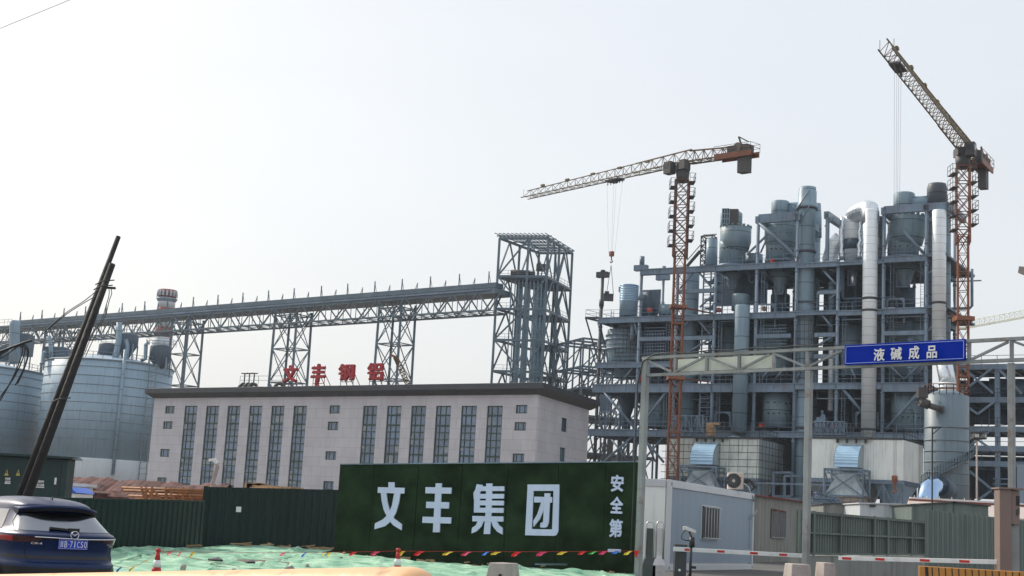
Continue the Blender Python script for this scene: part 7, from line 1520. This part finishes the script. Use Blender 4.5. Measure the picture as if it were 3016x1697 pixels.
# smooth the profile by running averages on the upper body
mb=MB(); vs=[]
for z in zs:
    for i in range(NA): vs.append(surf(z,2*math.pi*i/NA))
fs=[(k*NA+i,k*NA+(i+1)%NA,(k+1)*NA+(i+1)%NA,(k+1)*NA+i) for k in range(len(zs)-1) for i in range(NA)]
mb.add(vs,fs,True); e=(len(zs)-1)*NA; mb.add([vs[e+i] for i in range(NA)],[tuple(range(NA))],True); mb.add([vs[i] for i in range(NA)],[tuple(reversed(range(NA)))])
mb.build('body',M['car_blue'],car)
PI=math.pi
def yang(yf,z):   # angle on the rear face where |y|=yf*w  (positive = left)
    s_=abs(yf)**(4.6/2); a=math.asin(min(1,s_)); return PI-a if yf>0 else PI+a
def patch(name,mt,zfun,y0,y1,n=40,m_=8,off=.006,parent=None,back=.02):
    """patch over the rear surface; y0..y1 in fractions of half width (left +); zfun(y)->(z0,z1)"""
    mb=MB(); vs=[]; 
    for j in range(m_+1):
        for i in range(n+1):
            y=y0+(y1-y0)*i/n; z0,z1=zfun(y); z=z0+(z1-z0)*j/m_; vs.append(surf(z,yang(y,z) if abs(y)<=1 else (PI-PI/2-(y-1) if y>0 else PI+PI/2+(-y-1)),off))
    for j in range(m_+1):
        for i in range(n+1):
            y=y0+(y1-y0)*i/n; z0,z1=zfun(y); z=z0+(z1-z0)*j/m_; vs.append(surf(z,yang(y,z) if abs(y)<=1 else (PI-PI/2-(y-1) if y>0 else PI+PI/2+(-y-1)),off-back))
    q=(n+1)*(m_+1); fs=[(j*(n+1)+i,j*(n+1)+i+1,(j+1)*(n+1)+i+1,(j+1)*(n+1)+i) for j in range(m_) for i in range(n)]
    fs=[f[::-1] for f in fs]; b=[]
    for i in range(n): b+=[(i,i+1,q+i+1,q+i),(m_*(n+1)+i+1,m_*(n+1)+i,q+m_*(n+1)+i,q+m_*(n+1)+i+1)]
    for j in range(m_): b+=[((j+1)*(n+1),j*(n+1),q+j*(n+1),q+(j+1)*(n+1)),(j*(n+1)+n,(j+1)*(n+1)+n,q+(j+1)*(n+1)+n,q+j*(n+1)+n)]
    mb.add(vs,fs,True); mb.add([vs[i] for i in range(len(vs))],b); return mb.build(name,M[mt],parent or car)
patch('rear_window','car_glass',lambda y:(1.09+.0*y*y,1.35-.04*abs(y)**6),.86,-.86)
# spoiler
mb=MB(); n=24; pr=[]
for i in range(n+1):
    y=.60*(1-2*i/n); k=abs(y/.60); xo=.47+.2*k**3.5; zt_=1.452-.06*k**2.5; pr.append((y,xo,zt_))
vs=[]
for y,xo,zt_ in pr: vs+=[W(xo,y,zt_-.035),W(xo+.01,y,zt_),W(xo+.45,y*.97,zt_+.03),W(xo+.3,y*.97,zt_-.075)]
fs=[(k*4+a,k*4+(a+1)%4,k*4+4+(a+1)%4,k*4+4+a) for k in range(n) for a in range(4)]; mb.add(vs,fs,True); mb.add([vs[0],vs[1],vs[2],vs[3]],[(0,1,2,3)]); mb.add(vs[-4:],[(3,2,1,0)]); mb.build('spoiler',M['car_blue'],car)
mb=MB(); 
for i in range(n):
    (y,xo,z_),(y2,xo2,z2_)=pr[i],pr[i+1]; mb.hexa([W(xo+.03,y,z_-.075),W(xo2+.03,y2,z2_-.075),W(xo2+.15,y2,z2_-.085),W(xo+.15,y,z_-.085),W(xo+.004,y,z_-.037),W(xo2+.004,y2,z2_-.037),W(xo2+.2,y2,z2_-.037),W(xo+.2,y,z_-.037)])
mb.build('spoiler_shade',M['car_black'],car)
# tail lamps
def lz(y):
    k=(abs(y)-.58)/.50; k=max(0,min(1.0,k)); return (.955-.035*math.sin(min(1,k*1.1)*PI), 1.0+.030*k)
L1=patch('tail_lamp','tail_dark',lambda y:(lz(y)[0],lz(y)[1]),1.25,.52,30,5,.008); patch('red_lens','tail_red',lambda y:(lz(y)[0]+.008,lz(y)[1]-.012),1.22,.86,20,4,.012,L1)
L2=patch('tail_lamp','tail_dark',lambda y:lz(y),-.52,-1.2,30,5,.008); patch('red_lens','tail_red',lambda y:(lz(y)[0]+.01,lz(y)[1]-.02),-.9,-1.1,14,3,.012,L2)
mb=MB(); mb.tube([surf(1.003-.012*math.cos(i/30*PI-PI/2)**2,yang(.62-1.55*i/30,1),.012) for i in range(31)],.009,8); mb.build('chrome_strip',M['chrome'],car)
patch('lamp_bridge','car_black',lambda y:(.955+.02*abs(y),.992),.55,-.55,30,3,.004)
patch('lower_bumper','car_black',lambda y:(.26,.585),1.3,-1.3,60,5,.012)
patch('bumper_crease','car_black',lambda y:(.70,.745),.93,-.93,40,2,.003)
b_=patch('reflector','tail_dark',lambda y:(.40,.425),-.62,-.86,10,2,.016); patch('reflector','tail_dark',lambda y:(.40,.425),.86,.62,10,2,.016)
# tailgate gap lines
for sg in (1,-1):
    mb=MB(); pts=[surf(z,yang(sg*y,z),.001) for y,z in ((.90,1.38),(.93,1.2),(.90,1.09),(.80,1.03),(.76,.95),(.745,.85),(.72,.72),(.66,.675),(.4,.668))]; mb.tube(pts,.005,6); mb.build('shut_line',M['car_black'],car)
# plate
mb=MB(); xp=-.01
def plate(x,y0,y1,z0,z1,t): mb=MB(); mb.hexa([W(x-t,y0,z0),W(x-t,y1,z0),W(x,y1,z0),W(x,y0,z0),W(x-t,y0,z1),W(x-t,y1,z1),W(x,y1,z1),W(x,y0,z1)]); return mb
pl_=plate(.055,.22,-.22,.86,1.0-.0,.02); 
pl_=plate(.055,.22,-.22,.848,.985-.003,.02).build('licence_plate',M['plate_blue'],car)
mb=MB(); x=.034
for y0,y1,z0,z1 in ((.212,-.212,.974,.977),(.212,-.212,.853,.856),(.212,.209,.856,.974),(-.209,-.212,.856,.974)): mb.hexa([W(x-.001,y0,z0),W(x-.001,y1,z0),W(x,y1,z0),W(x,y0,z0),W(x-.001,y0,z1),W(x-.001,y1,z1),W(x,y1,z1),W(x,y0,z1)])
y=.195
for ch,w_ in (('冀',.048),('B',.043),('·',.012),('7',.038),('1',.014),('C',.04),('S',.04),('0',.04)):
    if ch=='·': mb.cyl(W(x,y-.008,.915),W(x-.002,y-.008,.915),.006,n=10); y-=.028; continue
    if ch=='1': y-=.012
    put_text(mb,ch,W(x,y,.872),lf*(-w_),V((0,0,.088)),-hd,.002,.0); y-=w_+.014+(.012 if ch=='1' else 0)
mb.build('characters',M['white_paint'],pl_)
# emblem ring with wings
c=surf(1.035,PI,.012)-hd*.0+V((0,0,.01)); mb=MB(); rr=.055
mb.tube([c+lf*(rr*1.1*math.cos(i*.2618))+V((0,0,rr*math.sin(i*.2618))) for i in range(25)],.006,6)
mb.tube([c+lf*(rr*q)+V((0,0,rr*h_)) for q,h_ in ((1.05,.35),(.75,.42),(.35,.22),(0,-.2),(-.35,.22),(-.75,.42),(-1.05,.35))],.006,6)
mb.build('emblem',M['chrome'],car)
mb=MB(); q=surf(.90,yang(.66,.9),.012); q2=surf(.90,yang(.50,.9),.012); put_text(mb,'CX-4',q,q2-q,V((0,0,.03)),-hd,.004,.02); mb.build('badge',M['chrome'],car)
mb=MB()
for z,y0,y1,s_ in ((.915,-.60,-.75,'SKYACTIV'),(.89,-.64,-.75,'AWD')): q=surf(z,yang(y0,z),.012); q2=surf(z,yang(y1,z),.012); put_text(mb,s_,q,q2-q,V((0,0,.016)),-hd,.004,.02)
mb.build('badge',M['chrome'],car)
# wiper, antenna, mirrorless side windows, wheels
mb=MB(); a_=surf(1.11,yang(-.08,1.1),.03); b_=surf(1.135,yang(.38,1.1),.035); mb.beam(a_,b_,.05,.03); mb.beam(a_-lf*.05,a_+lf*.1,.07,.06); mb.build('wiper',M['car_black'],car)
mb=MB(); q=W(1.0,-.02,1.50); mb.add([q+lf*.03,q-lf*.03,q+hd*.2,q+V((0,0,.075))-hd*.02,q+V((0,0,.07))+hd*.03],[(0,1,3),(1,2,4,3),(2,0,3,4),(0,2,1)]); mb.build('antenna_fin',M['car_black'],car)
for sg in (1,-1):
    mb=MB(); vs=[]; n=16; A_=[(PI/2+.33-.93*i/n) for i in range(n+1)]
    for j in range(5):
        z=1.10+.27*j/4
        for a in A_: aa=a if sg>0 else -a; vs.append(surf(z,aa,.006))
    k=n+1; fs=[(j*k+i,j*k+i+1,(j+1)*k+i+1,(j+1)*k+i) for j in range(4) for i in range(n)]; mb.add(vs,fs if sg<0 else [f[::-1] for f in fs],True); mb.build('side_window',M['car_glass'],car)
for x,y in ((.85,.80),(.85,-.80),(3.55,.80),(3.55,-.80)):
    mb=MB(); mb.cyl(W(x,y-.11,.34),W(x,y+.11,.34),.34,n=32); w_=mb.build('wheel',M['tyre'],car); mb=MB(); sg=1 if y>0 else -1; mb.cyl(W(x,y+sg*.112,.34),W(x,y+sg*.12,.34),.22,n=24); mb.build('rim',M['chrome'],w_)

# ================================================================ haze
mb=MB(); mb.box(-720,720,-60,920,-1.2,78); hz=mb.build('haze',M['plant_steel']); hz.data.materials.clear()
hm=bpy.data.materials.new('haze_air'); hm.use_nodes=True; nt=hm.node_tree; nt.nodes.clear(); o_=nt.nodes.new('ShaderNodeOutputMaterial'); pv=nt.nodes.new('ShaderNodeVolumePrincipled')
pv.inputs['Color'].default_value=(.80,.90,1,1); pv.inputs['Density'].default_value=.00016; pv.inputs['Anisotropy'].default_value=.3
nt.links.new(pv.outputs[0],o_.inputs['Volume']); hz.data.materials.append(hm); hz['kind']='stuff'
